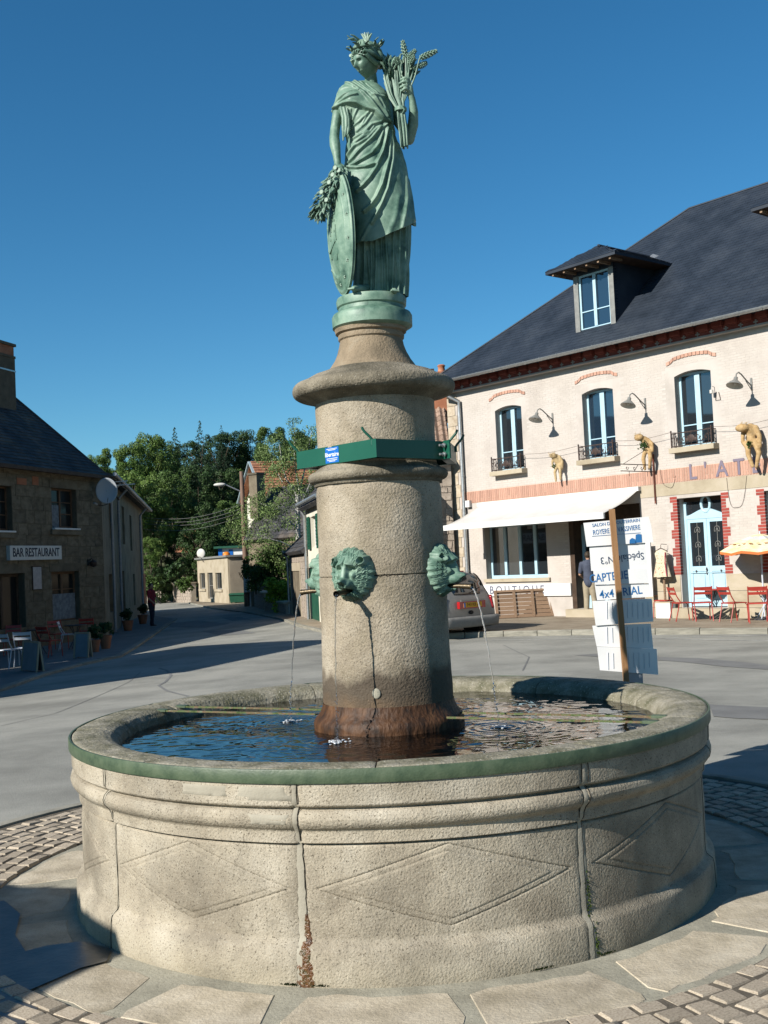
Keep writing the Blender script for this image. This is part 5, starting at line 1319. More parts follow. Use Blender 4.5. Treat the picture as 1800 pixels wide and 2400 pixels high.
# the blue double door with oval transom
def blue_door(xa, xb, z0, z1):
    d = thing('blue_door', None, None, parent=house); y = .26; tz = z0 + (z1 - z0) * .815; w = xb - xa; xm = (xa + xb) / 2
    mb = MB(); mb.box(xa, xa + .07, y, y + .07, z0, z1 - .10); mb.box(xb - .07, xb, y, y + .07, z0, z1 - .1); mb.box(xa + .07, xb - .07, y, y + .07, tz - .03, tz + .03)
    # swan-neck transom
    n = 16
    for k in range(n):
        t0, t1 = k / n, (k + 1) / n; f = lambda t: tz + .06 + .16 * (math.sin(PI * t) ** 1.6)
        a, c = xa + .07 + (w - .14) * t0, xa + .07 + (w - .14) * t1; mb.prism([(a, tz + .03), (c, tz + .03), (c, f(t1)), (a, f(t0))], y + .005, y + .055)
    P = [(xm + .125 * math.sin(q), y + .02, tz + .33 + .20 * math.cos(q)) for q in [2 * PI * i / 20 for i in range(20)]]; mb.tube(P, .036, 8, closed=True)
    mb.build('frame', M_['blue_paint'], d, smooth=35)
    mb = MB(); mb.box(xa, xb, y + .03, y + .10, z1 - .10, z1); mb.build('head', M_['dark_wood'], d)
    mb = MB(); mb.add([(xa + .07, y + .045, tz + .03), (xb - .07, y + .045, tz + .03), (xb - .07, y + .045, z1 - .08), (xa + .07, y + .045, z1 - .08)], [(0, 1, 2, 3)]); mb.build('pane', M_['glass'], d)
    for (a, c) in ((xa + .07, xm - .003), (xm + .003, xb - .07)):
        l = thing('door_leaf', None, None, parent=d) if False else None
        gz0 = z0 + (tz - z0) * .455; mb = MB(); s_ = .085; yy = y + .012
        mb.box(a, a + s_, yy, yy + .05, z0 + .02, tz - .03); mb.box(c - s_, c, yy, yy + .05, z0 + .02, tz - .03); mb.box(a + s_, c - s_, yy, yy + .05, tz - .12, tz - .03); mb.box(a + s_, c - s_, yy, yy + .05, gz0 - .13, gz0)
        mb.box(a + s_, c - s_, yy, yy + .05, z0 + .02, z0 + .16); mb.box(a + s_, c - s_, yy + .018, yy + .05, z0 + .16, gz0 - .13)
        mb.box(a + s_ + .05, c - s_ - .05, yy + .002, yy + .018, z0 + .22, z0 + .40); mb.box(a + s_ + .05, c - s_ - .05, yy + .002, yy + .018, z0 + .47, gz0 - .19); mb.box(a + .02, c - .02, yy - .022, yy, gz0 - .17, gz0 - .145)
        dl = mb.build('door_leaf', M_['blue_paint'], d)
        mb = MB(); mb.add([(a + s_, yy + .03, gz0), (c - s_, yy + .03, gz0), (c - s_, yy + .03, tz - .12), (a + s_, yy + .03, tz - .12)], [(0, 1, 2, 3)]); mb.build('pane', M_['glass'], dl)
        gr = MB(); cx = (a + c) / 2; gh = tz - .12 - gz0; gr.tube([(cx, yy + .012, gz0), (cx, yy + .012, tz - .12)], .007, 5)
        for (q, zc) in ((-1, .82), (1, .82), (-1, .48), (1, .48), (-1, .16), (1, .16)):
            P = [(cx + q * (.012 + .095 * (1 - .09 * i) * abs(math.sin(i * .42)) ** .8), yy + .010, gz0 + gh * zc + (.085 - .006 * i) * math.cos(i * .62)) for i in range(12)]; gr.tube(P, .006, 5)
        gr.build('grille', M_['lamp_grey'], dl, smooth=60)
    hd = MB(); hd.ball((xm - .05, y - .03, z0 + (tz - z0) * .42), .022, 8, 6); hd.box(xm - .065, xm - .045, y - .02, y - .005, z0 + (tz - z0) * .36, z0 + (tz - z0) * .44); hd.build('handle', M_['iron'], d)
    for xx in (xa + .28, xb - .28): h2 = MB(); h2.ball((xx, y - .02, z0 + (tz - z0) * .40), (.018, .018, .035), 8, 6); h2.build('knocker', M_['iron'], d)
blue_door(bx0, bx1, bzb, bzt); blue_door(b2[0], b2[1], bzb, bzt)
for (xa, xb) in ((bx0, bx1), (b2[0], b2[1])): mb = MB(); mb.box(xa - .25, xb + .25, -.30, .30, ZB, bzb - .002); mb.build('step', M_['cream_stone'], house)
# ---- roof
ev = Vector((-.35, -.60, eave_z + .0))
tp = math.tan(R(42)); 
def on_roof(px, py):
    d = ray(px, py); o_ = HR.Mi @ CP; dl = HR.M.to_3x3().inverted() @ d
    n = Vector((0, -tp, 1)); P0 = ev; t = (P0 - o_).dot(n) / dl.dot(n); return o_ + dl * t
rp_ = on_roof(1700, 462); ridge_y, ridge_z = rp_.y, rp_.z
rs = on_roof(1615, 490).x
e0 = on_roof(1044, 878)
roof = thing('roof', None, None, parent=house)
W_ = math.hypot(ridge_y - ev.y, ridge_z - ev.z); LX = X1 + .35
mb = MB(); mb.add([(-.35, ev.y, ev.z), (X1, ev.y, ev.z), (X1, ridge_y, ridge_z), (rs, ridge_y, ridge_z)], [(0, 1, 2, 3)])
yb = 2 * ridge_y - ev.y; mb.add([(-.35, ev.y, ev.z), (rs, ridge_y, ridge_z), (-.35, yb, ev.z)], [(0, 1, 2)]); mb.add([(rs, ridge_y, ridge_z), (X1, ridge_y, ridge_z), (X1, yb, ev.z), (-.35, yb, ev.z)], [(0, 1, 2, 3)]); mb.add([(-.35, ev.y, ev.z - .01), (X1, ev.y, ev.z - .01), (X1, yb, ev.z - .01), (-.35, yb, ev.z - .01)], [(0, 1, 2, 3)])
mb.build('roof_deck', M_['slate'], roof)
sm_ = MB(); slp = (rs + .35) / W_
slates(sm_, ev + Vector((0, 0, .004)), (1, 0, 0), (0, 1, tp), 15.5, W_, .24, .15, .0035, clip=lambda u, v: u > v * slp + .03)
so_ = sm_.build('slate', M_['slate'], roof); so_['kind'] = 'stuff'
mb = MB(); mb.tube([(-.35, ev.y, ev.z + .02), (rs, ridge_y, ridge_z + .02), (X1, ridge_y, ridge_z + .02)], .03, 8); mb.build('ridge_capping', M_['slate'], roof, smooth=60)
# gutter with brackets
gt = thing('gutter', None, None, parent=house); mb = MB(); n = 8
V = []; xx = [-.40, X1]
for x in xx:
    for k in range(n + 1): a = PI + PI * k / n; V.append((x, ev.y - .055 + .075 * math.cos(a), ev.z - .005 + .075 * math.sin(a)))
    for k in range(n + 1): a = 2 * PI - PI * k / n; V.append((x, ev.y - .055 + .068 * math.cos(a), ev.z - .003 + .068 * math.sin(a)))
m2 = 2 * (n + 1); mb.add(V, [(k, (k + 1) % m2, (k + 1) % m2 + m2, k + m2) for k in range(m2)]); mb.build('trough', M_['zinc'], gt, smooth=50)
x = .2
while x < 13:
    mb = MB(); mb.tube([(x, ev.y - .055 + .082 * math.cos(a), ev.z + .004 + .082 * math.sin(a)) for a in [PI + PI * k / 8 for k in range(9)]], .010, 5); mb.build('bracket', M_['zinc'], gt); x += .62
# downpipe
px_ = hx_(1087, 1200, -.12)[0]
dp = MB(); dp.tube([(.10, ev.y - .05, ev.z - .07), (.10, ev.y - .02, ev.z - .20), (px_, -.10, eave_z - .62), (px_, -.10, eave_z - 1.0), (px_, -.10, 1.0), (px_, -.10, -.1)], .055, 12); dpo = dp.build('downpipe', M_['zinc'], house, smooth=50)
for z in (1.2, 2.6, 4.1, 5.4): mb = MB(); mb.tube([(px_, -.10, z), (px_, -.10, z + .04)], .064, 12); mb.box(px_ - .015, px_ + .015, -.05, 0, z, z + .03); mb.build('clip', M_['zinc'], dpo)
# ---- dormers
def dormer(x0, x1, yf, label=None):
    d = thing('dormer', None, None, parent=house); zf = ev.z + (yf - ev.y) * tp; H = DH; x0s, x1s = x0, x1; w = x1 - x0
    yk = yf + H / tp
    mb = MB()
    mb.add([(x0, yf, zf - .1), (x0, yk, zf + H), (x0, yf, zf + H)], [(0, 1, 2)]); mb.add([(x1, yf, zf - .1), (x1, yk, zf + H), (x1, yf, zf + H)], [(2, 1, 0)])
    mb.add([(x0 + .16, yf + .12, zf), (x1 - .16, yf + .12, zf), (x1 - .16, yf + .12, zf + H), (x0 + .16, yf + .12, zf + H)], [(0, 1, 2, 3)])
    mb.box(x0, x1, yf, yf + .1, zf + H - .16, zf + H)
    mb.build('cheek', M_['slate'], d)
    mb = MB(); mb.box(x0, x0 + .16, yf - .012, yf + .14, zf - .05, zf + H - .16); mb.box(x1 - .16, x1, yf - .012, yf + .14, zf - .05, zf + H - .16); mb.build('jamb', M_['lamp_grey'], d)
    mb = MB(); mb.box(x0 - .04, x1 + .04, yf - .06, yf + .1, zf - .09, zf - .05); mb.build('sill', M_['zinc'], d)
    window(d, x0 + .16, x1 - .16, zf, zf + H - .16, yf + .04, 2, (.68,), fr=.055, mull=.10, glass='glass_blue')
    # hipped roof with wide eaves
    o = .52; zr = zf + H + .62; ze = zf + H + .03; xm = (x0 + x1) / 2; ye = yf - .55; yr = yf + .30; ybk = yf + (ze - zf) / tp + .25; yrk = yf + (zr - zf) / tp + .1
    A = (x0 - o, ye, ze); B = (x1 + o, ye, ze); C_ = (x1 + o, ybk, ze); D_ = (x0 - o, ybk, ze); E_ = (xm, yr, zr); F2 = (xm, yrk, zr); th = .07
    mb = MB(); up = [(p[0], p[1], p[2]) for p in (A, B, C_, D_, E_, F2)]; lo = [(p[0], p[1], p[2] - th) for p in (A, B, C_, D_)]
    mb.add(up + lo, [(0, 1, 4), (1, 2, 5, 4), (3, 0, 4, 5), (0, 6, 7, 1), (1, 7, 8, 2), (3, 9, 6, 0)]); mb.build('roof', M_['slate'], d)
    mb = MB(); mb.add([(p[0], p[1], p[2] - th - .002) for p in (A, B, C_, D_)], [(0, 3, 2, 1)]); mb.build('soffit', M_['dark_wood'], d)
    sl_ = MB(); ex = Vector((0, 1, 0)); 
    pr = Vector(E_) - Vector(B); 
    slates(sl_, Vector(A) + Vector((0, 0, .003)), (1, 0, 0), (0, yr - ye, zr - ze), (B[0] - A[0]), math.hypot(yr - ye, zr - ze), .22, .14, .006, clip=lambda u, v: abs(u - (B[0] - A[0]) / 2) < (B[0] - A[0]) / 2 * (1 - v / math.hypot(yr - ye, zr - ze)))
    WW = math.hypot(xm - B[0], zr - ze); LL = C_[1] - ye
    slates(sl_, Vector(B) + Vector((0, 0, .003)), (0, 1, 0), (xm - B[0], 0, zr - ze), LL, WW, .22, .14, .006, clip=lambda u, v: u > (yr - ye) * v / WW)
    s__ = sl_.build('slate', M_['slate'], d); s__['kind'] = 'stuff'
    mb = MB(); mb.tube([E_, F2], .035, 6); mb.build('ridge_capping', M_['slate'], d)
    for k in range(6): x = x0 - .3 + (w + .6) * k / 5; mb = MB(); mb.box(x - .03, x + .03, ye + .06, yf, ze - th - .07, ze - th - .004); mb.build('rafter_end', M_['wood_brown'], d)
    mb = MB(); mb.bar((xm + .05, yrk - .08, zr + .03), (x1 + o - .02, ybk - .10, ze + .06), .12, .03, (0, -tp, 1)); mb.build('flashing', M_['zinc'], d)
    return d
pf = on_roof(1343, 779); pfr = on_roof(1439, 762); yf = (pf.y + pfr.y) / 2 
DX0, DX1 = hx_(1346, 700, yf)[0], hx_(1440, 690, yf)[0]
DH = hx_(1420, 630, yf)[1] - (ev.z + (yf - ev.y) * tp) + .18
dormer(DX0, DX1, yf)
ddx = hx_(1762, 486, yf - .5)[0] + .52 - DX0
dormer(DX0 + ddx, DX1 + ddx, yf)
# ---- awning
ax0, az = hx_(1126, 1182, -.03); ax1 = hx_(1499, 1146, -.03)[0]; az = (az + hx_(1499, 1146, -.03)[1]) / 2
def awn_front(x, px, py):
    d = HR.M.to_3x3().inverted() @ ray(px, py); o_ = HR.Mi @ CP; t = (x - o_.x) / d.x; return o_ + d * t
fL = awn_front(ax0, 1042, 1232); fR = awn_front(ax1, 1416, 1203); fy, fz = (fL.y + fR.y) / 2, (fL.z + fR.z) / 2
print('awning', ax0, ax1, az, fL, fR)
aw = thing('awning', 'wide white cloth shop awning sloping out over the BOUTIQUE window', 'awning', HR.loc(0, 0), HR.rz)
mb = MB(); V = []; na = 24; nb2 = 12
for i in range(na + 1):
    for j in range(nb2 + 1): u = i / na; v = j / nb2; V.append((ax0 + (ax1 - ax0) * u, -.03 + (fy + .03) * v, az + (fz - az) * v - .06 * math.sin(PI * v) - .012 * math.sin(u * 40) * v * (1 - v)))
mb.add(V, gridfaces(na + 1, nb2 + 1)); o = mb.build('cloth', M_['awning'], aw, smooth=60); s_ = o.modifiers.new('s', 'SOLIDIFY'); s_.thickness = .006
mb = MB(); mb.box(ax0 - .02, ax1 + .02, fy - .05, fy + .01, fz - .14, fz + .01); mb.build('front_rail', M_['white_paint'], aw)
mb = MB(); mb.box(ax0 - .04, ax1 + .04, -.14, -.005, az - .06, az + .05); mb.build('roller_box', M_['white_paint'], aw)
for x in (ax0 + .4, ax1 - .35): mb = MB(); mb.bar((x, -.12, az - .12), (x + .7 * (1 if x < 3 else -1), fy * .55, fz - .02), .05, .03); mb.bar((x + .7 * (1 if x < 3 else -1), fy * .55, fz - .02), (x, fy + .02, fz - .05), .05, .03); mb.build('folding_arm', M_['white_paint'], aw)
# ---- wall lamps
def lampx(px, py): return hx_(px, py)
LP = [hx_(1296, 980), hx_(1513, 946), hx_(1762, 900)]
lab = ['grey swan-neck wall lamp nearest the downpipe', 'grey swan-neck wall lamp between the middle and right upper windows', 'grey swan-neck wall lamp right of the right-hand upper window']
lz_ = sum(p[1] for p in LP) / 3; lamp0 = None
for i, (x, z) in enumerate(LP):
    if lamp0 is None:
        t = thing('wall_lamp', lab[0], 'lamp', HR.loc(x, 0, z), HR.rz, 'lamps on the long house front'); lamp0 = t
        mb = MB(); mb.box(-.025, .025, -.03, 0, -.14, .14); mb.build('wall_plate', M_['lamp_grey'], t)
        mb = MB(); mb.tube([(0, -.03, -.04), (0, -.22, .07), (0, -.42, .20), (0, -.52, .24), (0, -.62, .20), (0, -.66, .08)], .016, 8); mb.tube([(0, -.03, -.14), (0, -.25, .06)], .010, 6); mb.build('arm', M_['lamp_grey'], t, smooth=60)
        mb = MB(); Mx = Matrix.Translation((0, -.68, .03)) @ Matrix.Rotation(R(-20), 4, 'X'); s0 = len(mb.v)
        mb.lathe([(.02, .10), (.045, .09), (.05, .02), (.075, .0), (.19, -.11), (.195, -.13)], 20); mb.xform(Mx, s0); mb.build('shade', M_['lamp_grey'], t, smooth=50)
        mb = MB(); mb.lathe([(.19, -.128), (.07, -.01), (.045, .01)], 20); mb.ball((0, 0, -.05), (.05, .05, .065), 10, 8); mb.xform(Mx); mb.build('reflector', M_['lamp_white'], t, smooth=50)
    else:
        t = place(copy_tree(lamp0), HR.loc(x, 0, z), HR.rz, lab[i])
# extra: alarm box, string of wires, wrought iron sign bracket
ab = HR.hit(1096, 1181, -.1); t = thing('junction_box', 'small white square box beside the downpipe above the awning corner', 'box', HR.loc(ab[0], 0, ab[1]), HR.rz)
mb = MB(); mb.box(-.09, .09, -.12, -.02, -.10, .10); mb.build('cover', M_['white_paint'], t); mb = MB(); mb.box(-.075, .075, -.02, 0, -.085, .085); mb.build('back_box', M_['white_paint'], t)
bz_t, bz_b = hx_(1544, 1010, -.05), hx_(1548, 1180, -.05)
tb_ = thing('sign_bracket', 'wrought iron scroll bracket on a long brown wall bar, no sign hanging', 'bracket', HR.loc(0, 0), HR.rz)
bx_ = (hx_(1532, 1095, -.03)[0]); zt2 = hx_(1530, 1065, -.03)[1]; zb2 = hx_(1539, 1180, -.03)[1]; zm2 = hx_(1452, 1096, -.03)[1]
mb = MB(); mb.box(bx_ - .02, bx_ + .02, -.05, -.012, zb2, zt2); mb.build('wall_bar', M_['rust_red'], tb_)
def br(px, py): d = HR.M.to_3x3().inverted() @ ray(px, py); o_ = HR.Mi @ CP; t = (bx_ - o_.x) / d.x; q = o_ + d * t; return q.y, q.z
ya, za = br(1454, 1090); yb_, zb3 = br(1454, 1103); yc, zc = br(1528, 1090)
mb = MB(); mb.bar((bx_, -.03, zc), (bx_, ya, zc), .02); mb.bar((bx_, -.03, zc - .17), (bx_, ya, zc - .17), .02); mb.bar((bx_, ya + .1, zc), (bx_, -.03, zc + .5), .010)
for k in range(4):
    cy_ = -.03 + (ya + .03) * (.15 + .22 * k); mb.tube([(bx_, cy_ + .008 * q * math.cos(q * .8), zc - .085 + .008 * q * math.sin(q * .8)) for q in range(9)], .008, 5)
mb.tube([(bx_, -.03 + (ya + .03) * .25, zc), (bx_, -.03 + (ya + .03) * .38, zc - .17)], .008, 5); mb.tube([(bx_, -.03 + (ya + .03) * .60, zc - .17), (bx_, -.03 + (ya + .03) * .47, zc)], .008, 5)
for k in (.2, .75): mb.bar((bx_, -.03 + (ya + .03) * k, zc - .17), (bx_, -.03 + (ya + .03) * k, zc - .30), .008)
mb.build('scroll_arm', M_['iron'], tb_)
# bracing wire between the balconets and loops of flex on the wall
wz = zb_ + .40
wi = thing('wire', 'thin dark wire strung across the front between the window balconets', 'wire', HR.loc(0, 0), HR.rz)
mb = MB(); pts = []
for w in wins[:4]: pts += [(w[0] - .05, -.21, wz), (w[1] + .05, -.21, wz)]
P = []
for a, b_ in zip(pts[:-1], pts[1:]):
    for k in range(6): t = k / 6; P.append((a[0] + (b_[0] - a[0]) * t, -.21, wz - .07 * math.sin(PI * t)))
mb.tube(P, .0045, 5); mb.build('strand', M_['iron'], wi)
for k, (pa, pb, dp_) in enumerate([((1547, 1100), (1583, 1115), 34), ((1703, 1120), (1750, 1115), 72)]):
    t = thing('cable', 'loose loop of thin cable hanging on the wall %s' % ('left of the blue door' if k == 0 else 'right of the blue door'), 'cable', HR.loc(0, 0), HR.rz); mb = MB()
    P = []
    for i in range(15):
        u = i / 14; P.append(hx_(pa[0] + (pb[0] - pa[0]) * u, pa[1] + (pb[1] - pa[1]) * u + dp_ * (1 - (2 * u - 1) ** 4), -.02))
    mb.tube([(x, -.02, z) for x, z in P], .0045, 5); mb.build('strand', M_['iron'], t)
# small hook lamp right of window C
ch = hx_(1675, 915); t = thing('lantern_hook', 'small white hook lantern on the wall beside the right-hand upper window', 'lantern', HR.loc(ch[0], 0, ch[1]), HR.rz)
mb = MB(); mb.tube([(0, 0, .08), (0, -.12, .10), (0, -.14, .02)], .008, 6); mb.build('hook', M_['lamp_white'], t); mb = MB(); mb.lathe([(.0, .02), (.045, .0), (.045, -.08), (.0, -.09)], 12, (0, -.14)); mb.build('glass', M_['lamp_white'], t, smooth=60)
mb = MB(); mb.tube([(0.05, -.02, -.04), (.02, -.02, -.25), (.16, -.02, -.25), (.12, -.02, -.06)], .008, 5); mb.build('bracket', M_['iron'], t)

# ---- stuffed straw figures hung from the wire
def figure_mb(pose, s=1.0):
    mb = MB(); P = pose
    mb.ball(P['head'], P['head_r'], 16, 12, Matrix.Rotation(P.get('head_rot', 0), 4, 'Y'))
    limb(mb, P['torso'], P['torso_r'], 14)
    for L, Rr in P['limbs']: limb(mb, L, Rr, 12)
    return mb
def straw(px_head, px_bottom, label, mirror=False, scale=1.0, variant=0):
    hx0, hz0 = hx_(*px_head, -.30); bxx, bzz = hx_(*px_bottom, -.30); H = hz0 - bzz
    t = thing('straw_figure', label, 'stuffed figure', HR.loc(hx0, 0, hz0), HR.rz, 'stuffed figures hung on the house front')
    u = H / 1.0
    v = variant
    if v == 0: pose = dict(head=(0, -.42 * u, .0), head_r=(.15 * u, .12 * u, .10 * u), torso=[(.03 * u, -.30 * u, -.06 * u), (.06 * u, -.24 * u, -.22 * u), (.10 * u, -.22 * u, -.42 * u)], torso_r=[.13 * u, .13 * u, .10 * u],
            limbs=[([(.16 * u, -.26 * u, -.06 * u), (.27 * u, -.24 * u, -.25 * u), (.25 * u, -.24 * u, -.50 * u)], [.07 * u, .06 * u, .05 * u]), ([(-.10 * u, -.30 * u, -.08 * u), (-.14 * u, -.34 * u, -.25 * u), (-.12 * u, -.34 * u, -.45 * u)], [.06 * u, .045 * u, .035 * u]),
                   ([(.04 * u, -.28 * u, -.36 * u), (-.03 * u, -.34 * u, -.62 * u), (.02 * u, -.36 * u, -.95 * u)], [.07 * u, .06 * u, .045 * u]), ([(.18 * u, -.28 * u, -.38 * u), (.24 * u, -.34 * u, -.62 * u), (.25 * u, -.36 * u, -.92 * u)], [.07 * u, .06 * u, .045 * u])])
    elif v == 1: pose = dict(head=(0, -.44 * u, -.02 * u), head_r=(.17 * u, .13 * u, .12 * u), torso=[(.10 * u, -.30 * u, -.10 * u), (.16 * u, -.25 * u, -.28 * u), (.18 * u, -.24 * u, -.45 * u)], torso_r=[.12 * u, .12 * u, .11 * u],
            limbs=[([(.20 * u, -.26 * u, -.10 * u), (.36 * u, -.24 * u, -.25 * u), (.38 * u, -.26 * u, -.50 * u)], [.06 * u, .055 * u, .04 * u]), ([(.10 * u, -.28 * u, -.45 * u), (.05 * u, -.34 * u, -.72 * u), (.10 * u, -.35 * u, -1.08 * u)], [.075 * u, .07 * u, .045 * u]),
                   ([(.26 * u, -.28 * u, -.45 * u), (.33 * u, -.34 * u, -.72 * u), (.28 * u, -.35 * u, -1.04 * u)], [.075 * u, .07 * u, .045 * u])])
    else: pose = dict(head=(-.06 * u, -.46 * u, -.03 * u), head_r=(.21 * u, .13 * u, .12 * u), torso=[(.10 * u, -.30 * u, -.05 * u), (.08 * u, -.26 * u, -.25 * u), (.10 * u, -.26 * u, -.45 * u)], torso_r=[.14 * u, .12 * u, .14 * u],
            limbs=[([(.24 * u, -.26 * u, -.06 * u), (.34 * u, -.25 * u, -.30 * u), (.36 * u, -.28 * u, -.60 * u)], [.09 * u, .07 * u, .05 * u]), ([(-.14 * u, -.30 * u, -.14 * u), (-.14 * u, -.34 * u, -.42 * u), (.0, -.36 * u, -.62 * u)], [.06 * u, .055 * u, .05 * u]),
                   ([(.0, -.30 * u, -.46 * u), (.02 * u, -.36 * u, -.78 * u), (.15 * u, -.38 * u, -1.14 * u)], [.085 * u, .075 * u, .05 * u]), ([(.22 * u, -.30 * u, -.46 * u), (.36 * u, -.36 * u, -.78 * u), (.27 * u, -.38 * u, -1.16 * u)], [.085 * u, .075 * u, .05 * u])])
    remeshed('body', figure_mb(pose), .022, M_['burlap' if v else 'burlap_light'], t, 2)
    sg = MB(); g = random.Random(v + 9)
    for i in range(60): a = g.uniform(0, 6.28); c = Vector((.10 * u * math.cos(a), -.44 * u + .08 * u * math.sin(a) - .03, .02 + g.uniform(-.05, .07))); sg.bar(c, c + Vector((g.uniform(-.06, .06), g.uniform(-.04, .04), g.uniform(-.06, .05))), .006)
    s_ = sg.build('straw', M_['burlap_light'], t); s_['kind'] = 'stuff'
    return t, u
f1, u1 = straw((1297, 1068), (1300, 1130), 'smallest straw figure, slumped, hanging between the left and middle upper windows', variant=0)
f2, u2 = straw((1500, 1024), (1516, 1094), 'straw figure with a green sprig on its chest, hanging above the scroll bracket', variant=1)
f3, u3 = straw((1748, 1000), (1775, 1080), 'largest straw figure, bent forward with long arms, right of the upper windows', variant=2)
def sprig(parent, c, r, n, seed):
    g = random.Random(seed); mb = MB()
    for i in range(n):
        q = Vector(c) + Vector((g.gauss(0, r), g.gauss(0, r * .5), g.gauss(0, r))); a, b_ = Vector((g.uniform(-1, 1), g.uniform(-1, 1), g.uniform(-1, 1))) * .035, Vector((g.uniform(-1, 1), g.uniform(-1, 1), g.uniform(-1, 1))) * .035
        mb.add([q, q + a, q + a + b_, q + b_], [(0, 1, 2, 3)])
    o = mb.build('sprig', M_['leaf_green'], parent); o['kind'] = 'stuff'
sprig(f2, (.12 * u2, -.40 * u2, -.30 * u2), .055, 160, 1); sprig(f3, (.10 * u3, -.42 * u3, -.48 * u3), .03, 60, 2); sprig(f1, (-.02, -.38 * u1, -.40 * u1), .03, 50, 3)
# ================================================================ stone bar on the left
M_['brown_ashlar'] = mat('brown_ashlar', [(.11, .088, .058), (.165, .135, .092), (.215, .18, .125)], 2.4, 8, .88, .5, 40, rnd=.16, bdist=.01)
M_['dark_mortar'] = mat('dark_mortar', [(.10, .085, .06), (.15, .125, .09)], 4, 8, .95, .4, 40)
M_['old_wood'] = mat('old_wood', [(.10, .055, .03), (.16, .09, .05)], 5, 6, .7)
M_['orange_brick'] = mat('orange_brick', [(.32, .12, .06), (.42, .18, .10)], 4, 6, .85, .3, 40, rnd=.1, isl=.15)
M_['sign_white'] = mat('sign_white', [(.60, .60, .57), (.68, .68, .65)], 3, 3, .4)
M_['sign_ink'] = mat('sign_ink', (.015, .022, .045), rough=.5)
M_['zinc_dark'] = mat('zinc_pipe', [(.30, .32, .36), (.40, .42, .46)], 10, 5, .45, metal=.4)
CX, CY = -9.72, 38.0; AL = R(90 - 16.0)
HL = Fr(CX - 17.0 * math.sin(R(16)), CY - 17.0 * math.cos(R(16)), AL)     # local x = 17 is the far corner
LZ0 = -.9; LC = 17.0
bar = HL.root('stone_bar', 'old two-storey stone corner building with slate roof and BAR RESTAURANT sign', 'building')
le = (HL.hit(251, 1121)[1] + HL.hit(20, 1093)[1]) / 2
print('bar eave', HL.hit(251, 1121), HL.hit(20, 1093))
def lop(bl, tr): a = HL.hit(*bl); b = HL.hit(*tr); return (a[0], b[0], a[1], b[1])
w1 = lop((122, 1241), (177, 1148)); w0 = lop((-40, 1247), (25, 1140)); d0 = lop((-25, 1480), (56, 1343)); w2 = lop((124, 1458), (184, 1338))
lops = [w1, w0, d0, w2, (w0[0] - 3.2, w0[1] - 3.2, w0[2], w0[3]), (d0[0] - 3.0, d0[1] - 3.2, w2[2], w2[3])]
mb = MB(); wall_with_openings(mb, 0, LC, LZ0, le, lops, .28)
mb.add([(0, 0, LZ0), (0, 4.9, LZ0), (0, 4.9, le), (0, 0, le)], [(3, 2, 1, 0)]); mb.add([(LC, 0, LZ0), (LC, 4.9, LZ0), (LC, 4.9, le), (LC, 0, le)], [(0, 1, 2, 3)]); mb.add([(0, 4.9, LZ0), (LC, 4.9, LZ0), (LC, 4.9, le), (0, 4.9, le)], [(3, 2, 1, 0)])
mb.add([(.3, .8, LZ0), (LC - .3, .8, LZ0), (LC - .3, .8, le), (.3, .8, le)], [(0, 1, 2, 3)])
mb.build('wall', M_['dark_mortar'], bar)
# blocks of granite, one by one on the part in view
BX = MB(); BX.add([(-.5, -.5, -.5), (.5, -.5, -.5), (.5, -.5, .5), (-.5, -.5, .5), (-.5, .5, -.5), (.5, .5, -.5), (.5, .5, .5), (-.5, .5, .5), (-.47, -.56, -.46), (.47, -.56, -.46), (.47, -.56, .46), (-.47, -.56, .46)],
    [(8, 9, 10, 11), (0, 1, 9, 8), (1, 2, 10, 9), (2, 3, 11, 10), (3, 0, 8, 11), (4, 0, 3, 7), (1, 5, 6, 2), (3, 2, 6, 7), (0, 4, 5, 1)])
ASH = BX.mesh('stone', M_['brown_ashlar'])
g = random.Random(21); z = LZ0; xv = HL.hit(-30, 1300)[0] - .5
while z < le - .15:
    h = min(g.uniform(.30, .42), le - z); x = xv
    while x < LC - .05:
        w = g.uniform(.45, .95)
        if LC - x - w < .25: w = LC - x
        segs = [(x, x + w)]
        for o in lops:
            if o[2] < z + h * .6 and o[3] > z + h * .4:
                ns = []
                for a, b in segs:
                    if o[0] < b and o[1] > a:
                        if a < o[0] - .08: ns.append((a, o[0]))
                        if b > o[1] + .08: ns.append((o[1], b))
                    else: ns.append((a, b))
                segs = ns
        for a, b in segs: inst('stone', ASH, bar, ((a + b) / 2, .0, z + h / 2), (0, 0, 0), (b - a - .014, .035 + g.uniform(-.006, .01), h - .014))
        x += w
    z += h
# stretches out of view: joined
for o in (w1, w0, w2): 
    mb = MB(); mb.box(o[0] - .12, o[1] + .12, -.04, .05, o[3] + .002, o[3] + .26); mb.build('lintel', M_['brown_ashlar'], bar)
    mb = MB(); mb.box(o[0] - .14, o[1] + .14, -.10, .08, o[2] - .16, o[2] - .003); mb.build('sill', M_['brown_ashlar'], bar)
for o in (w1, w0): mb = MB(); mb.box(o[0] - .02, o[1] + .02, -.13, -.02, o[2] + .0, o[2] + .05); mb.build('window_box_edge', M_['white_paint'], bar)
window(bar, w1[0], w1[1], w1[2] + .05, w1[3], .16, 2, (.33, .66), m='old_wood', fr=.06, mull=.08, glass='glass_dim'); window(bar, w0[0], w0[1], w0[2] + .05, w0[3], .16, 2, (.33, .66), m='old_wood', fr=.06, mull=.08, glass='glass_dim')
window(bar, w2[0], w2[1], w2[2], w2[3], .16, 2, (.35,), m='old_wood', fr=.08, mull=.12, glass='glass_dim')
M_['lace'] = mat('lace_curtain', [(.12, .14, .16), (.24, .27, .30)], 9, 5, .9)
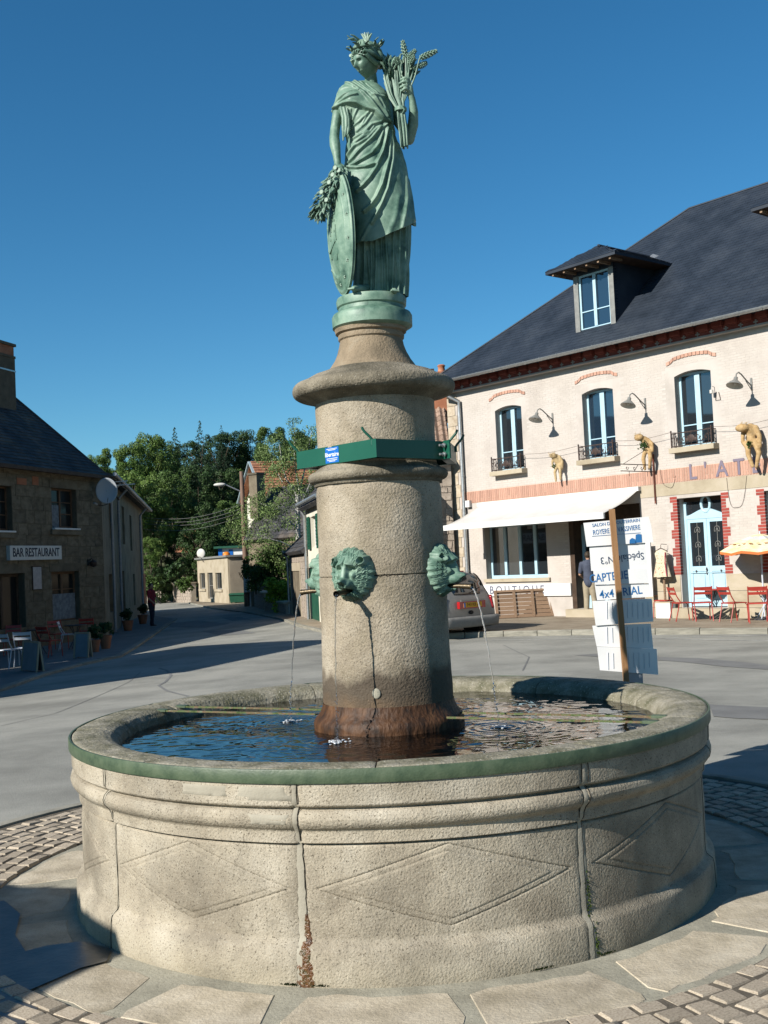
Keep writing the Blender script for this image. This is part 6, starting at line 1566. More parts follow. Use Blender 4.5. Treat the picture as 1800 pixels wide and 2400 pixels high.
for o, k in ((w2, .55), (w1, .6)):
    mb = MB(); n = 16; V = []
    for i in range(n + 1):
        for z in (o[2] + .05, o[2] + (o[3] - o[2]) * k): V.append((o[0] + .05 + (o[1] - o[0] - .1) * i / n * (.42 if k == .6 else 1), .185 + .008 * math.sin(i * 1.9), z))
    mb.add(V, gridfaces(n + 1, 2)); c_ = mb.build('curtain', M_['lace'], bar, smooth=80); c_.location.y = -.045 + .0
# bar door: two dark leaves set back
dd = thing('door', None, None, parent=bar); mb = MB(); mb.box(d0[0], d0[0] + .10, .20, .27, d0[2], d0[3]); mb.box(d0[1] - .10, d0[1], .20, .27, d0[2], d0[3]); mb.box(d0[0] + .1, d0[1] - .1, .20, .27, d0[3] - .1, d0[3]); mb.box((d0[0] + d0[1]) / 2 - .05, (d0[0] + d0[1]) / 2 + .05, .19, .26, d0[2], d0[3] - .1); mb.build('frame', M_['dark_wood'], dd)
mb = MB(); mb.add([(d0[0] + .1, .24, d0[2]), (d0[1] - .1, .24, d0[2]), (d0[1] - .1, .24, d0[3] - .1), (d0[0] + .1, .24, d0[3] - .1)], [(0, 1, 2, 3)]); mb.build('pane', M_['glass_dim'], dd)
mb = MB(); mb.box(d0[0] - .2, d0[1] + .2, -.03, .2, d0[3] + .003, d0[3] + .28); mb.build('lintel', M_['brown_ashlar'], bar)
# orange brick infill near the eaves
for (a, b) in (((38, 1122), (60, 1135)), ((74, 1118), (88, 1136))):
    q0 = HL.hit(a[0], b[1]); q1 = HL.hit(b[0], a[1]); mb = MB(); mb.box(q0[0], q1[0], -.032, -.01, q0[1], q1[1]); mb.build('brick_infill', M_['orange_brick'], bar)
# sign
s0 = HL.hit(24, 1313, -.14); s1 = HL.hit(144, 1279, -.14); sg = thing('bar_sign', 'white BAR RESTAURANT sign in black capitals on the stone wall', 'sign', HL.loc((s0[0] + s1[0]) / 2, 0, (s0[1] + s1[1]) / 2), HL.rz)
sw, shh = s1[0] - s0[0], s1[1] - s0[1]
mb = MB(); mb.box(-sw / 2, sw / 2, -.14, -.02, -shh / 2, shh / 2); mb.build('sign_box', M_['sign_white'], sg)
t_ = text('lettering', 'BAR RESTAURANT', shh * .86, M_['sign_ink'], sg, (0, -.143, 0), bold=.006, ext=.003); wd = max(v.co.x for v in t_.data.vertices) - min(v.co.x for v in t_.data.vertices); t_.scale = (sw * .90 / wd, 1.0, 1)
# wall lantern
q = HL.hit(205, 1318); wl = thing('wall_lantern', 'small dark round wall lantern right of the BAR RESTAURANT sign', 'lantern', HL.loc(q[0], 0, q[1]), HL.rz)
mb = MB(); mb.box(-.05, .05, -.06, -.02, -.10, .10); mb.tube([(0, -.05, .06), (0, -.16, .12), (0, -.22, .06)], .015, 6); mb.build('bracket', M_['iron'], wl); mb = MB(); mb.lathe([(.03, .08), (.13, .0), (.12, -.04), (.09, -.14), (.02, -.17)], 14, (0, -.22)); mb.build('shade', M_['iron'], wl, smooth=50)
q = HL.hit(84, 1355); pl = thing('menu_board', 'framed grey notice on the stone wall between bar door and window', 'notice', HL.loc(q[0], 0, q[1]), HL.rz); mb = MB(); mb.box(-.22, .22, -.06, -.04, -.34, .34); mb.build('panel', M_['zinc_dark'], pl); mb = MB(); mb.box(-.25, .25, -.05, -.03, -.37, .37); mb.build('frame', M_['dark_wood'], pl)
# main roof: eave along the front, hip at the far corner
pt = math.tan(R(45)); lev = Vector((-1.0, -.35, le + .02)); rY = 2.45; rH = (rY + .35) * pt; xh = LC - 3.3
RO = -.05
def at_roof(px, py):
    d = HL.M.to_3x3().inverted() @ ray(px, py); o_ = HL.Mi @ CP; n = Vector((0, -pt, 1)); P0 = Vector((0, -.35, le)); t = (P0 - o_).dot(n) / d.dot(n); return o_ + d * t
_h = at_roof(62, 957); xh = LC + RO - (LC + RO - _h.x) * (rY + .35) / (_h.y + .35)
roofL = thing('roof', None, None, parent=bar)
mb = MB(); A = (-1, -.35, le); B = (LC + RO, -.35, le); C_ = (xh, rY, le + rH); D_ = (-1, rY, le + rH); E_ = (LC + RO, 5.25, le); F2 = (-1, 5.25, le)
mb.add([A, B, C_, D_, E_, F2], [(0, 1, 2, 3), (1, 4, 2), (4, 5, 3, 2), (0, 3, 5), (0, 5, 4, 1)]); mb.build('roof_deck', M_['old_slate'], roofL)
sm_ = MB(); WL = math.hypot(rY + .35, rH)
slates(sm_, Vector(A) + Vector((xv + 1 - 3, 0, .003)), (1, 0, 0), (0, 1, pt), LC + RO - (xv - 3), WL, .24, .17, .010, g=random.Random(31), clip=lambda u, v: (LC + RO - (xv - 3)) - u > v * (LC + RO - xh) / WL)
o = sm_.build('slate', M_['old_slate'], roofL); o['kind'] = 'stuff'
mb = MB(); mb.tube([B, (xh, rY, le + rH + .03)], .05, 6); mb.tube([D_, C_], .09, 6); mb.build('ridge_capping', M_['old_slate'], roofL)
mb = MB(); mb.box(-1, LC + RO, -.42, -.30, le - .10, le + .02); mb.build('eaves_board', M_['dark_wood'], bar)
# chimney on the hip line
ch0 = HL.M.inverted() @ at(20, 830, 36.0)
def at_roof(px, py):
    d = HL.M.to_3x3().inverted() @ ray(px, py); o_ = HL.Mi @ CP; n = Vector((0, -pt, 1)); P0 = Vector((0, -.35, le)); t = (P0 - o_).dot(n) / d.dot(n); return o_ + d * t
cb_ = at_roof(24, 950); print('chimney base', cb_, 'ridge', rY, le + rH)
chm = thing('chimney', None, None, parent=bar); cx, cy = cb_.x, 2.3
def zat(py, y): 
    d = HL.M.to_3x3().inverted() @ ray(30, py); o_ = HL.Mi @ CP; t = (y - o_.y) / d.y; return (o_ + d * t).z
ztop = zat(815, cy); zb0_ = zat(945, cy); zmid = zat(845, cy)
mb = MB(); mb.box(cx - 1.4, cx + .02, cy - .45, cy + .30, zb0_ - 1.5, zmid); mb.build('stack', M_['dark_mortar'], chm)
mb = MB(); mb.box(cx - 1.38, cx + .0, cy - .43, cy + .28, zmid, ztop - .12); mb.build('brick_top', M_['orange_brick'], chm)
mb = MB(); mb.box(cx - 1.44, cx + .06, cy - .49, cy + .34, ztop - .12, ztop - .03); mb.box(cx - 1.42, cx + .04, cy - .47, cy + .32, zmid - .08, zmid); mb.build('cap', M_['dark_mortar'], chm)
mb = MB(); mb.lathe([(.14, ztop - .03), (.12, ztop + .10), (.14, ztop + .12)], 12, (cx - .5, cy)); mb.build('chimney_pot', M_['orange_brick'], chm, smooth=50)
mb = MB(); mb.box(cx - 1.42, cx + .03, cy - .47, cy + .31, (zmid + zb0_) / 2 + .2, (zmid + zb0_) / 2 + .25); mb.build('strap', M_['zinc'], chm)
# side range running back along the street
SD = Fr(CX, CY, R(90 - 0) + R(9.0) )      # faces the street
side_len = 23.0
M_['tan_wall'] = mat('tan_render', [(.20, .155, .10), (.29, .235, .16), (.34, .285, .20)], 1.2, 9, .9, .4, 30, bdist=.01)
sr = SD.root('street_range', 'long tan stone house with lean roof running back along the street behind the bar', 'house')
se = SD.hit(300, 1160)[1]; print('side eave', SD.hit(285, 1145), SD.hit(345, 1205), SD.hit(275, 1497), SD.hit(345, 1443))
sez = (SD.hit(285, 1150)[1] + SD.hit(345, 1209)[1]) / 2
sops = []
for (bl, tr) in (((258, 1436), (272, 1345)), ((289, 1432), (302, 1338)), ((258, 1262), (272, 1185)), ((288, 1275), (300, 1196)), ((306, 1290), (316, 1215)), ((314, 1420), (322, 1345))):
    a = SD.hit(*bl); b = SD.hit(*tr)
    if b[0] - a[0] > .3 and a[0] > .3: sops.append((a[0], min(b[0], a[0] + 1.3), a[1], b[1]))
mb = MB(); wall_with_openings(mb, 0, side_len, -1.0, sez, sops, .25); mb.add([(0, 0, -1), (0, 5, -1), (0, 5, sez), (0, 0, sez)], [(3, 2, 1, 0)]); mb.add([(side_len, 0, -1), (side_len, 5, -1), (side_len, 5, sez), (side_len, 0, sez)], [(0, 1, 2, 3)]); mb.add([(.1, .6, -1), (side_len - .1, .6, -1), (side_len - .1, .6, sez), (.1, .6, sez)], [(0, 1, 2, 3)]); mb.build('wall', M_['tan_wall'], sr)
for o in sops: window(sr, o[0], o[1], o[2], o[3], .12, 2, (.5,), m='old_wood', fr=.07, mull=.08, glass='glass_dim')
mb = MB(); mb.add([(-.2, -.45, sez - .05), (side_len + .3, -.45, sez - .05), (side_len + .3, 3.4, sez + 1.3), (-.2, 3.4, sez + 1.3)], [(0, 1, 2, 3)]); o = mb.build('roof', M_['old_slate'], sr); s_ = o.modifiers.new('s', 'SOLIDIFY'); s_.thickness = .10; s_.offset = -1
mb = MB(); n = 8; mb.tube([(-.2, -.50, sez - .04), (side_len + .3, -.50, sez - .04)], .07, 8); mb.build('gutter', M_['zinc_dark'], sr, smooth=50)
for px in (262, 279, 330):
    xx = SD.hit(px, 1400)[0]; xx = max(.15, xx); mb = MB(); mb.tube([(xx, -.46, sez - .1), (xx, -.10, sez - .5), (xx, -.10, -.6)], .055, 10); mb.build('downpipe', M_['zinc_dark'], sr, smooth=50)
mb = MB(); od = SD.hit(340, 1440); mb.box(od[0] - 1.2, od[0] + .6, -.06, .02, od[1], SD.hit(340, 1345)[1]); mb.build('door', M_['orange_brick'], sr)
# satellite dish and aerial at the corner
q = at(250, 1150, 37.2); dish = thing('satellite_dish', 'grey round satellite dish on the corner of the stone bar, with feed arm', 'satellite dish', q, R(8))
mb = MB(); n = 24; s0 = 0
V = []
for i in range(9):
    for k in range(28): r = .36 * i / 8; a = 2 * PI * k / 28; V.append((r * math.cos(a), .10 * (1 - (i / 8) ** 2) - .0, r * 1.22 * math.sin(a)))
mb.add(V, [(i * 28 + k, i * 28 + (k + 1) % 28, (i + 1) * 28 + (k + 1) % 28, (i + 1) * 28 + k) for i in range(8) for k in range(28)]); o = mb.build('reflector', mat('dish_grey', (.42, .45, .48), rough=.5), dish, smooth=80); s_ = o.modifiers.new('s', 'SOLIDIFY'); s_.thickness = .012
mb = MB(); mb.tube([(.05, .12, -.1), (.0, .0, -.46), (-.12, -.35, -.52), (-.30, -.62, -.50)], .02, 6); mb.tube([(.02, .12, 0), (.25, .45, -.15), (.35, .5, -.3)], .03, 6); mb.build('feed_arm', M_['dark_wood'], dish); mb = MB(); mb.tube([(-.27, -.58, -.50), (-.36, -.66, -.44)], .045, 8); mb.build('receiver', M_['lamp_grey'], dish)
q = at(285, 1137, 38.6); ae = thing('aerial', 'small aerial with two pale rods above the gutter behind the satellite dish', 'aerial', q); mb = MB()
for dz, L in ((.12, .5), (.0, .75), (-.02, .3)): mb.bar((-.30, 0, dz), (-.30 + L, .1, dz + .03), .03)
mb.build('rod', M_['white_paint'], ae); mb = MB(); mb.bar((-.28, .02, -.5), (-.28, .02, .16), .03); mb.build('mast', M_['zinc_dark'], ae)

# neighbouring house, just out of the frame on the left, whose shade lies across the square
P_ = [(-13.9, 13.0), (-11.2, 19.0), (-15.4, 20.6), (-19.6, 12.0)]
Nh = thing('shade_house', 'plain stone house standing out of frame left whose shade crosses the square', 'house', (P_[0][0], P_[0][1], 0), 0)
Nh.name = 'stone_house'; hh = 7.3
q = [(x - P_[0][0], y - P_[0][1]) for x, y in P_]; mb = MB()
mb.slab([q[0], q[1], q[2], q[3]], -.8, hh - .3); mb.build('wall', M_['brown_ashlar'], Nh)
c_ = (sum(x for x, y in q) / 4, sum(y for x, y in q) / 4); big = [(c_[0] + (x - c_[0]) * 1.06, c_[1] + (y - c_[1]) * 1.06) for x, y in q]
mb = MB(); m1 = ((big[0][0] + big[3][0]) / 2 * .6 + c_[0] * .4, (big[0][1] + big[3][1]) / 2 * .6 + c_[1] * .4); mb.add([(x, y, hh - .3) for x, y in big] + [(c_[0], c_[1], hh + 1.2)], [(0, 1, 4), (1, 2, 4), (2, 3, 4), (3, 0, 4), (3, 2, 1, 0)]); mb.build('roof', M_['old_slate'], Nh)
# ================================================================ the street beyond
M_['white_wall'] = mat('white_render', [(.62, .58, .47), (.72, .68, .56), (.76, .72, .61)], 1.0, 8, .85, .2, 30)
M_['rubble'] = mat('rubble_stone', [(.26, .21, .17), (.37, .31, .25), (.46, .39, .32)], 3, 8, .9, .4, 30, rnd=.2, isl=.22)
M_['rubble_mortar'] = mat('rubble_mortar', [(.42, .37, .30), (.52, .46, .38)], 5, 6, .95)
M_['shutter_green'] = mat('shutter_green', [(.012, .075, .045), (.02, .10, .06)], 6, 4, .5)
M_['clay_tile'] = mat('clay_tile', [(.34, .13, .065), (.46, .20, .11), (.52, .27, .17)], 3, 6, .85, .2, 40, rnd=.16, isl=.18)
M_['pan_tile'] = mat('pan_tile', [(.20, .13, .09), (.34, .23, .17), (.42, .32, .25)], 6, 6, .85, .3, 60, rnd=.25)
M_['pole_wood'] = mat('pole_wood', [(.16, .10, .07), (.25, .165, .12)], 4, 6, .8, .3, 40, stretch=(4, 4, .4))
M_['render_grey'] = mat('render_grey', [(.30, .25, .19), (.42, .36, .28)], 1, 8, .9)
def gable_house(fr, name, label, L, D, ze, zr, wallm, roofm, ops=(), th=.25, z0=-1.0, cat='house', sx=.3, sy=.25, over=.25):
    h = fr.root(name, label, cat); mb = MB(); wall_with_openings(mb, 0, L, z0, ze, list(ops), th)
    mb.add([(0, 0, z0), (0, D, z0), (0, D, ze), (0, D / 2, zr), (0, 0, ze)], [(4, 3, 2, 1, 0)]); mb.add([(L, 0, z0), (L, D, z0), (L, D, ze), (L, D / 2, zr), (L, 0, ze)], [(0, 1, 2, 3, 4)]); mb.add([(0, D, z0), (L, D, z0), (L, D, ze), (0, D, ze)], [(3, 2, 1, 0)])
    mb.add([(.05, .6, z0), (L - .05, .6, z0), (L - .05, .6, ze), (.05, .6, ze)], [(0, 1, 2, 3)]); mb.build('wall', wallm, h)
    s = (zr - ze) / (D / 2); rf = MB(); e = over
    rf.add([(-.15, -e, ze - s * e), (L + .15, -e, ze - s * e), (L + .15, D / 2, zr), (-.15, D / 2, zr), (L + .15, D + e, ze - s * e), (-.15, D + e, ze - s * e)], [(0, 1, 2, 3), (3, 2, 4, 5)])
    ro = rf.build('roof', roofm, h); sd = ro.modifiers.new('s', 'SOLIDIFY'); sd.thickness = .12; sd.offset = -1
    sl_ = MB(); W = math.hypot(D / 2 + e, zr - ze + s * e); slates(sl_, (-.15, -e, ze - s * e + .004), (1, 0, 0), (0, 1, s), L + .3, W, sx, sy, .012)
    slates(sl_, (L + .15, D + e, ze - s * e + .004), (-1, 0, 0), (0, -1, s), L + .3, W, sx * 1.5, sy * 1.5, .012)
    so = sl_.build('roof_tile', roofm, ro); so['kind'] = 'stuff'
    mb = MB(); mb.tube([(-.17, D / 2, zr + .03), (L + .17, D / 2, zr + .03)], .08, 6); mb.build('ridge_tile', roofm, h)
    return h
# white house with green shutters
WH = Fr(-2.66, 37.6, R(-79))
ze = (WH.hit(713, 1182)[1] + WH.hit(750, 1152)[1]) / 2
a = WH.hit(728, 1457); b = WH.hit(744, 1330); wdoor = (a[0], b[0], -.6, b[1]); a = WH.hit(731, 1284); b = WH.hit(743, 1206); wwin = (a[0], b[0], a[1], b[1])
white = gable_house(WH, 'white_house', 'white rendered house with green shutters and door, half hidden by the stone column', 5.0, 2.9, ze, ze + 1.6, M_['white_wall'], M_['old_slate'], [wdoor, wwin])
for (x0, x1) in ((wwin[0] - .62, wwin[0] - .04), (wwin[1] + .04, wwin[1] + .62)):
    mb = MB(); mb.box(x0, x1, -.07, -.03, wwin[2] - .05, wwin[3] + .02); sh_ = mb.build('shutter', M_['shutter_green'], white)
    mb = MB()
    for k in range(9): z = wwin[2] + .06 + (wwin[3] - wwin[2] - .15) * k / 8; mb.box(x0 + .05, x1 - .05, -.085, -.07, z, z + .05)
    mb.build('louvre', M_['shutter_green'], sh_)['kind'] = 'stuff'
window(white, wwin[0], wwin[1], wwin[2], wwin[3], .12, 2, (.4,), m='white_paint')
mb = MB(); mb.box(wdoor[0], wdoor[1], .06, .12, -.5, wdoor[3]); mb.build('door', M_['shutter_green'], white)
mb = MB(); mb.tube([(-.1, -.28, ze - .12), (5.1, -.28, ze - .12)], .07, 8); mb.tube([(.1, -.28, ze - .12), (.1, -.08, ze - .5), (.1, -.08, -.4)], .05, 8); mb.build('gutter', M_['zinc'], white, smooth=50)
# stone outbuilding next to it, with one walled-up doorway
SB_ = Fr(-3.80, 43.5, R(-79)); ze = (SB_.hit(669, 1287)[1] + SB_.hit(711, 1277)[1]) / 2
barn = gable_house(SB_, 'stone_barn', 'small rubble stone barn with slate roof and blocked doorway beside the white house', 6.0, 4.6, ze, ze + 2.0, M_['rubble_mortar'], M_['old_slate'])
st_ = MB(); g = random.Random(41); z = -.8; nst = 0
BXm = [None] * 3
for k in range(3):
    b = MB(); rr_ = random.Random(k); j = lambda: rr_.uniform(-.06, .06); b.add([(-.5 + j(), -.5, -.5 + j()), (.5 + j(), -.5, -.5 + j()), (.5 + j(), -.5, .5 + j()), (-.5 + j(), -.5, .5 + j()), (-.5, .5, -.5), (.5, .5, -.5), (.5, .5, .5), (-.5, .5, .5)], [(0, 1, 2, 3), (0, 4, 5, 1), (1, 5, 6, 2), (2, 6, 7, 3), (3, 7, 4, 0)]); BXm[k] = b.mesh('stone', M_['rubble'], smooth=30)
def rubble(parent, x0, x1, z0, z1, hmin=.12, hmax=.2, wmin=.2, wmax=.5, y=0.0, skip=None, cap=290, depth=.05, maxn=[0]):
    z = z0; n = 0
    while z < z1 - .05:
        h = min(g.uniform(hmin, hmax), z1 - z); x = x0
        while x < x1 - .05:
            w = min(g.uniform(wmin, wmax), x1 - x)
            if not (skip and skip(x + w / 2, z + h / 2)) and n < cap: inst('stone', BXm[n % 3], parent, (x + w / 2, y, z + h / 2), (0, 0, 0), (w - .03, depth, h - .028)); n += 1
            x += w
        z += h
q0 = SB_.hit(686, 1415); q1 = SB_.hit(704, 1338)
rubble(barn, .05, 5.95, -.5, ze - .05, .17, .26, .3, .7, skip=lambda x, z: q0[0] < x < q1[0] and z < q1[1])
mb = MB(); mb.box(q0[0], q1[0], -.004, .02, -.5, q1[1]); mb.build('blocked_doorway', M_['brown_ashlar'], barn)
mb = MB(); mb.box(q0[0] - .25, q1[0] + .25, -.04, .02, q1[1], q1[1] + .3); mb.build('lintel', M_['cream_stone'], barn)
mb = MB(); mb.tube([(.1, -.28, ze - .1), (.1, -.1, ze - .4), (.1, -.1, -.4)], .05, 8); mb.build('downpipe', M_['zinc'], barn, smooth=50)
for x in (q0[0] - .14, q1[0] + .02): mb = MB(); mb.box(x, x + .14, -.045, .02, -.5, q1[1]); mb.build('jamb', M_['cream_stone'], barn)
# building with pantiles behind the column, joining the long house
TB = thing('tiled_house', 'rubble stone house with mossy pantile roof and orange chimney pot joining the cream house', 'house', (0, 33.9, 0), 0)
def tz(px, py, Y): return at(px, py, Y).z
wx0, wx1 = .75, 2.12; tze = tz(1050, 1082, 33.7); 
mb = MB(); wall_with_openings(mb, wx0, wx1, -.8, tze, [], .3); mb.add([(wx0, 0, -.8), (wx0, 5, -.8), (wx0, 5, tze), (wx0, 0, tze)], [(3, 2, 1, 0)]); mb.build('wall', M_['rubble'], TB)
g = random.Random(17); rubble(TB, .9, wx1, -.3, tz(1050, 1135, 33.9), .16, .26, .22, .5, cap=200)
mb = MB(); mb.box(.5, 1.80, -.03, .0, tz(1050, 1130, 33.9), tze); mb.build('rendered_band', M_['quoin'], TB)
rz_, ry_ = 7.55, 3.6; sp_ = (rz_ - tze) / (ry_ + .3)
mb = MB(); mb.add([(wx0, -.3, tze - .02), (wx1 + .05, -.3, tze - .02), (wx1 + .05, ry_, rz_), (wx0, ry_, rz_), (wx1, 7, tze), (wx0, 7, tze)], [(0, 1, 2, 3), (3, 2, 4, 5)]); mb.build('roof', M_['pan_tile'], TB)
b = MB(); V = []; n = 7
for i in range(n + 1):
    t = i / n; x = -.5 + t; zz = .28 * math.sin(2 * PI * t)
    V += [(x, -.5, zz + .16), (x, .58, zz + .0)]
b.add(V, gridfaces(n + 1, 2)); b.f = [tuple(reversed(f)) for f in b.f]; b.add([(v[0], v[1], v[2]) for v in V[0::2]] + [(v[0], v[1], v[2] - .18) for v in V[0::2]], [(i + n + 1, i + n + 2, i + 1, i) for i in range(n)]); PT = b.mesh('roof_tile', M_['pan_tile'], smooth=60)
Lr = math.hypot(ry_ + .3, rz_ - tze); nr_ = int(Lr / .30); pitchr = math.atan(sp_)
for i in range(nr_):
    for j in range(9):
        x = wx1 - .1 - .215 * j; v = .30 * (i + .5); inst('roof_tile', PT, TB, (x, -.3 + v * math.cos(pitchr), tze + .03 + v * math.sin(pitchr)), (pitchr, 0, random.uniform(-.02, .02)), (.215, .30, .11))
ct = at(1034, 855, 36.5); cb0 = at(1034, 890, 36.5); chp = thing('chimney', None, None, parent=TB); cxl, cyl = ct.x, 2.6
mb = MB(); mb.box(cxl - .75, cxl + .2, cyl - .3, cyl + .3, rz_ - 1.4, at(1034, 874, 36.5).z); mb.build('stack', M_['orange_brick'], chp)
mb = MB(); mb.lathe([(.13, at(1034, 874, 36.5).z), (.11, ct.z - .08), (.14, ct.z - .04), (.10, ct.z)], 14, (cxl, cyl)); mb.build('chimney_pot', M_['clay_tile'], chp, smooth=50)
mb = MB(); zc = at(1034, 869, 36.5).z; mb.box(cxl - .55, cxl - .25, cyl - .15, cyl + .15, zc, zc + .06); mb.box(cxl - .50, cxl - .30, cyl - .1, cyl + .1, zc - .2, zc); mb.build('cowl', M_['iron'], chp)

# small flat-roofed white building at the bend
FB = Fr(-13.0, 76, R(-67)); zf = (FB.hit(455, 1312)[1] + FB.hit(524, 1307)[1]) / 2; Lf_ = 8.1
fops = []
for (bl, tr) in (((469, 1380), (480, 1343)), ((488, 1403), (498, 1342)), ((506, 1381), (519, 1342))):
    a, b = FB.hit(*bl), FB.hit(*tr); fops.append((a[0], b[0], a[1], b[1]))
flat = FB.root('flat_roofed_garage', 'small flat-roofed cream building with two windows and a central door at the street bend', 'building')
mb = MB(); wall_with_openings(mb, 0, Lf_, -1.2, zf, fops, .25); mb.add([(0, 0, -1.2), (0, 4.5, -1.2), (0, 4.5, zf), (0, 0, zf)], [(3, 2, 1, 0)]); mb.add([(Lf_, 0, -1.2), (Lf_, 4.5, -1.2), (Lf_, 4.5, zf), (Lf_, 0, zf)], [(0, 1, 2, 3)]); mb.add([(0, 4.5, -1.2), (Lf_, 4.5, -1.2), (Lf_, 4.5, zf), (0, 4.5, zf)], [(3, 2, 1, 0)]); mb.build('wall', M_['render_grey'] if False else M_['cream_stone'], flat)
mb = MB(); mb.box(-.15, Lf_ + .15, -.15, 4.65, zf, zf + .12); mb.build('flat_roof', M_['lamp_grey'], flat)
mb = MB(); mb.box(Lf_ + .004, Lf_ + .03, .1, 4.4, -1.2, zf - .05); mb.build('shaded_side_render', M_['render_grey'], flat)  # side's shade painted in: a browner sheet laid over the cream wall
for i, o in enumerate(fops):
    window(flat, o[0], o[1], o[2], o[3], .12, 1, () if i != 1 else (.5,), m='lamp_grey')
    if i != 1: mb = MB(); mb.box(o[0] - .15, o[1] + .15, -.08, .05, o[2] - .15, o[2] - .005); mb.build('sill', M_['cream_stone'], flat)
mb = MB(); mb.lathe([(.15, -.2), (.45, -.1), (.45, .9), (.2, 1.3), (.05, 1.35)], 12, (0, 0)); o = mb.build('shrub_pot', M_['leaf_green'], None, smooth=50) if False else None
q = at(471, 1297, 74); d2 = thing('satellite_dish', 'pale satellite dish on the flat roof of the small cream building', 'satellite dish', q, R(-20)); mb = MB(); mb.ball((0, 0, 0), (.32, .08, .32), 16, 10); mb.build('reflector', M_['lamp_white'], d2, smooth=80); mb = MB(); mb.tube([(0, .05, -.1), (.1, .1, -.6)], .03, 6); mb.tube([(0, 0, -.25), (-.2, -.4, -.2)], .02, 5); mb.build('mast', M_['iron'], d2)
q = at(531, 1303, 71); t = thing('orange_drum', 'small orange drum standing on the edge of the flat roof', 'drum', q); mb = MB(); mb.lathe([(.0, -.15), (.24, -.15), (.26, .0), (.22, .18), (.12, .26), (0, .27)], 12); mb.build('body', mat('orange_plastic', (.75, .22, .02), rough=.5), t, smooth=50); mb = MB(); mb.lathe([(.245, .02), (.27, .04), (.245, .06)], 12); mb.build('band', M_['clay_tile'], t)
q0, q1 = at(513, 1306, 77.5), at(572, 1283, 77.5); t = thing('white_shed', 'white sheet-clad shed with a blue edge seen over the flat roof', 'shed', (q0.x, 77.5, 0)); mb = MB(); mb.box(0, q1.x - q0.x, 0, 1.5, -1, q1.z); mb.build('wall', M_['white_paint'], t)
mb = MB(); mb.box(-.02, .25, -.03, 0, -1, q1.z); mb.box(.7, 1.0, -.03, 0, -1, q1.z - .1); mb.build('blue_post', M_['sticker_blue'], t); mb = MB(); mb.box(-.3, q1.x - q0.x + .3, -.3, 1.7, q1.z, q1.z + .15); mb.build('roof', M_['shutter_green'], t)

# steep gabled house with red tiles behind the birch, slate-roofed cottage in front of it
gp = at(601, 1083, 66); GH = Fr(gp.x - .5 * 1.7, gp.y + .866 * 1.7, R(-60)); 
gz_e = at(601, 1160, 66).z
gab = gp and thing('gabled_house', 'tall cream gabled house with orange tile roof rising behind the birch', 'house', GH.o, GH.rz)
# gable faces the street; ridge runs away to the right
mb = MB(); W = 3.4; z0 = -1; zr = gp.z; ze2 = gz_e
mb.add([(0, 0, z0), (W, 0, z0), (W, 0, ze2), (W / 2, 0, zr - .12), (0, 0, ze2)], [(0, 1, 2, 3, 4)]); mb.add([(W, 0, z0), (W, 7, z0), (W, 7, ze2), (W, 0, ze2)], [(0, 1, 2, 3)]); mb.add([(0, 0, z0), (0, 7, z0), (0, 7, ze2), (0, 0, ze2)], [(3, 2, 1, 0)]); mb.build('wall', M_['white_wall'], gab)
s = (zr - ze2) / (W / 2); mb = MB(); mb.add([(-.25, -.4, ze2 - .25 * s), (W / 2, -.4, zr), (W / 2, 7.2, zr), (-.25, 7.2, ze2 - .25 * s), (W + .25, -.4, ze2 - .25 * s), (W + .25, 7.2, ze2 - .25 * s)], [(0, 1, 2, 3), (1, 4, 5, 2)]); ro = mb.build('roof', M_['clay_tile'], gab); sd = ro.modifiers.new('s', 'SOLIDIFY'); sd.thickness = .1
sl_ = MB(); slates(sl_, (W + .25, -.4, ze2 - .25 * s + .05), (0, 1, 0), (-1, 0, s), 7.6, math.hypot(W / 2 + .25, (W / 2 + .25) * s), .28, .22, .02); so = sl_.build('roof_tile', M_['clay_tile'], ro); so['kind'] = 'stuff'
M_['barge'] = mat('barge_board', (.36, .46, .50), rough=.6)
mb = MB(); mb.bar((-.3, -.44, ze2 - .32 * s), (W / 2, -.44, zr + .02), .05, .22, (0, 1, 0)); mb.bar((W + .3, -.44, ze2 - .32 * s), (W / 2, -.44, zr + .02), .05, .22, (0, 1, 0)); mb.build('barge_board', M_['barge'], gab)
mb = MB(); mb.box(W / 2 - .28, W / 2 + .1, -.03, .02, ze2 + .3, zr - .9); mb.build('gable_window', M_['glass'], gab)
CO = Fr(at(584, 1300, 58).x, 58, R(-35)); cze = CO.hit(600, 1252)[1]
cot = gable_house(CO, 'slate_cottage', 'low cottage with slate roof and tall brown chimney stack between pole and birch', 4.2, 4.0, cze, CO.hit(600, 1165)[1] + .5, M_['brown_ashlar'], M_['old_slate'])
a = at(592, 1163, 58.6); b = at(614, 1113, 58.6); chk = thing('chimney', None, None, parent=cot); M3 = frame_of(cot).inverted(); la = M3 @ a; lb = M3 @ b
mb = MB(); mb.box(la.x, la.x + .55, la.y - .25, la.y + .4, la.z - 1.2, lb.z); mb.build('stack', M_['brown_ashlar'], chk); mb = MB(); mb.box(la.x - .06, la.x + .61, la.y - .31, la.y + .46, lb.z, lb.z + .10); mb.build('cap', M_['dark_mortar'], chk)
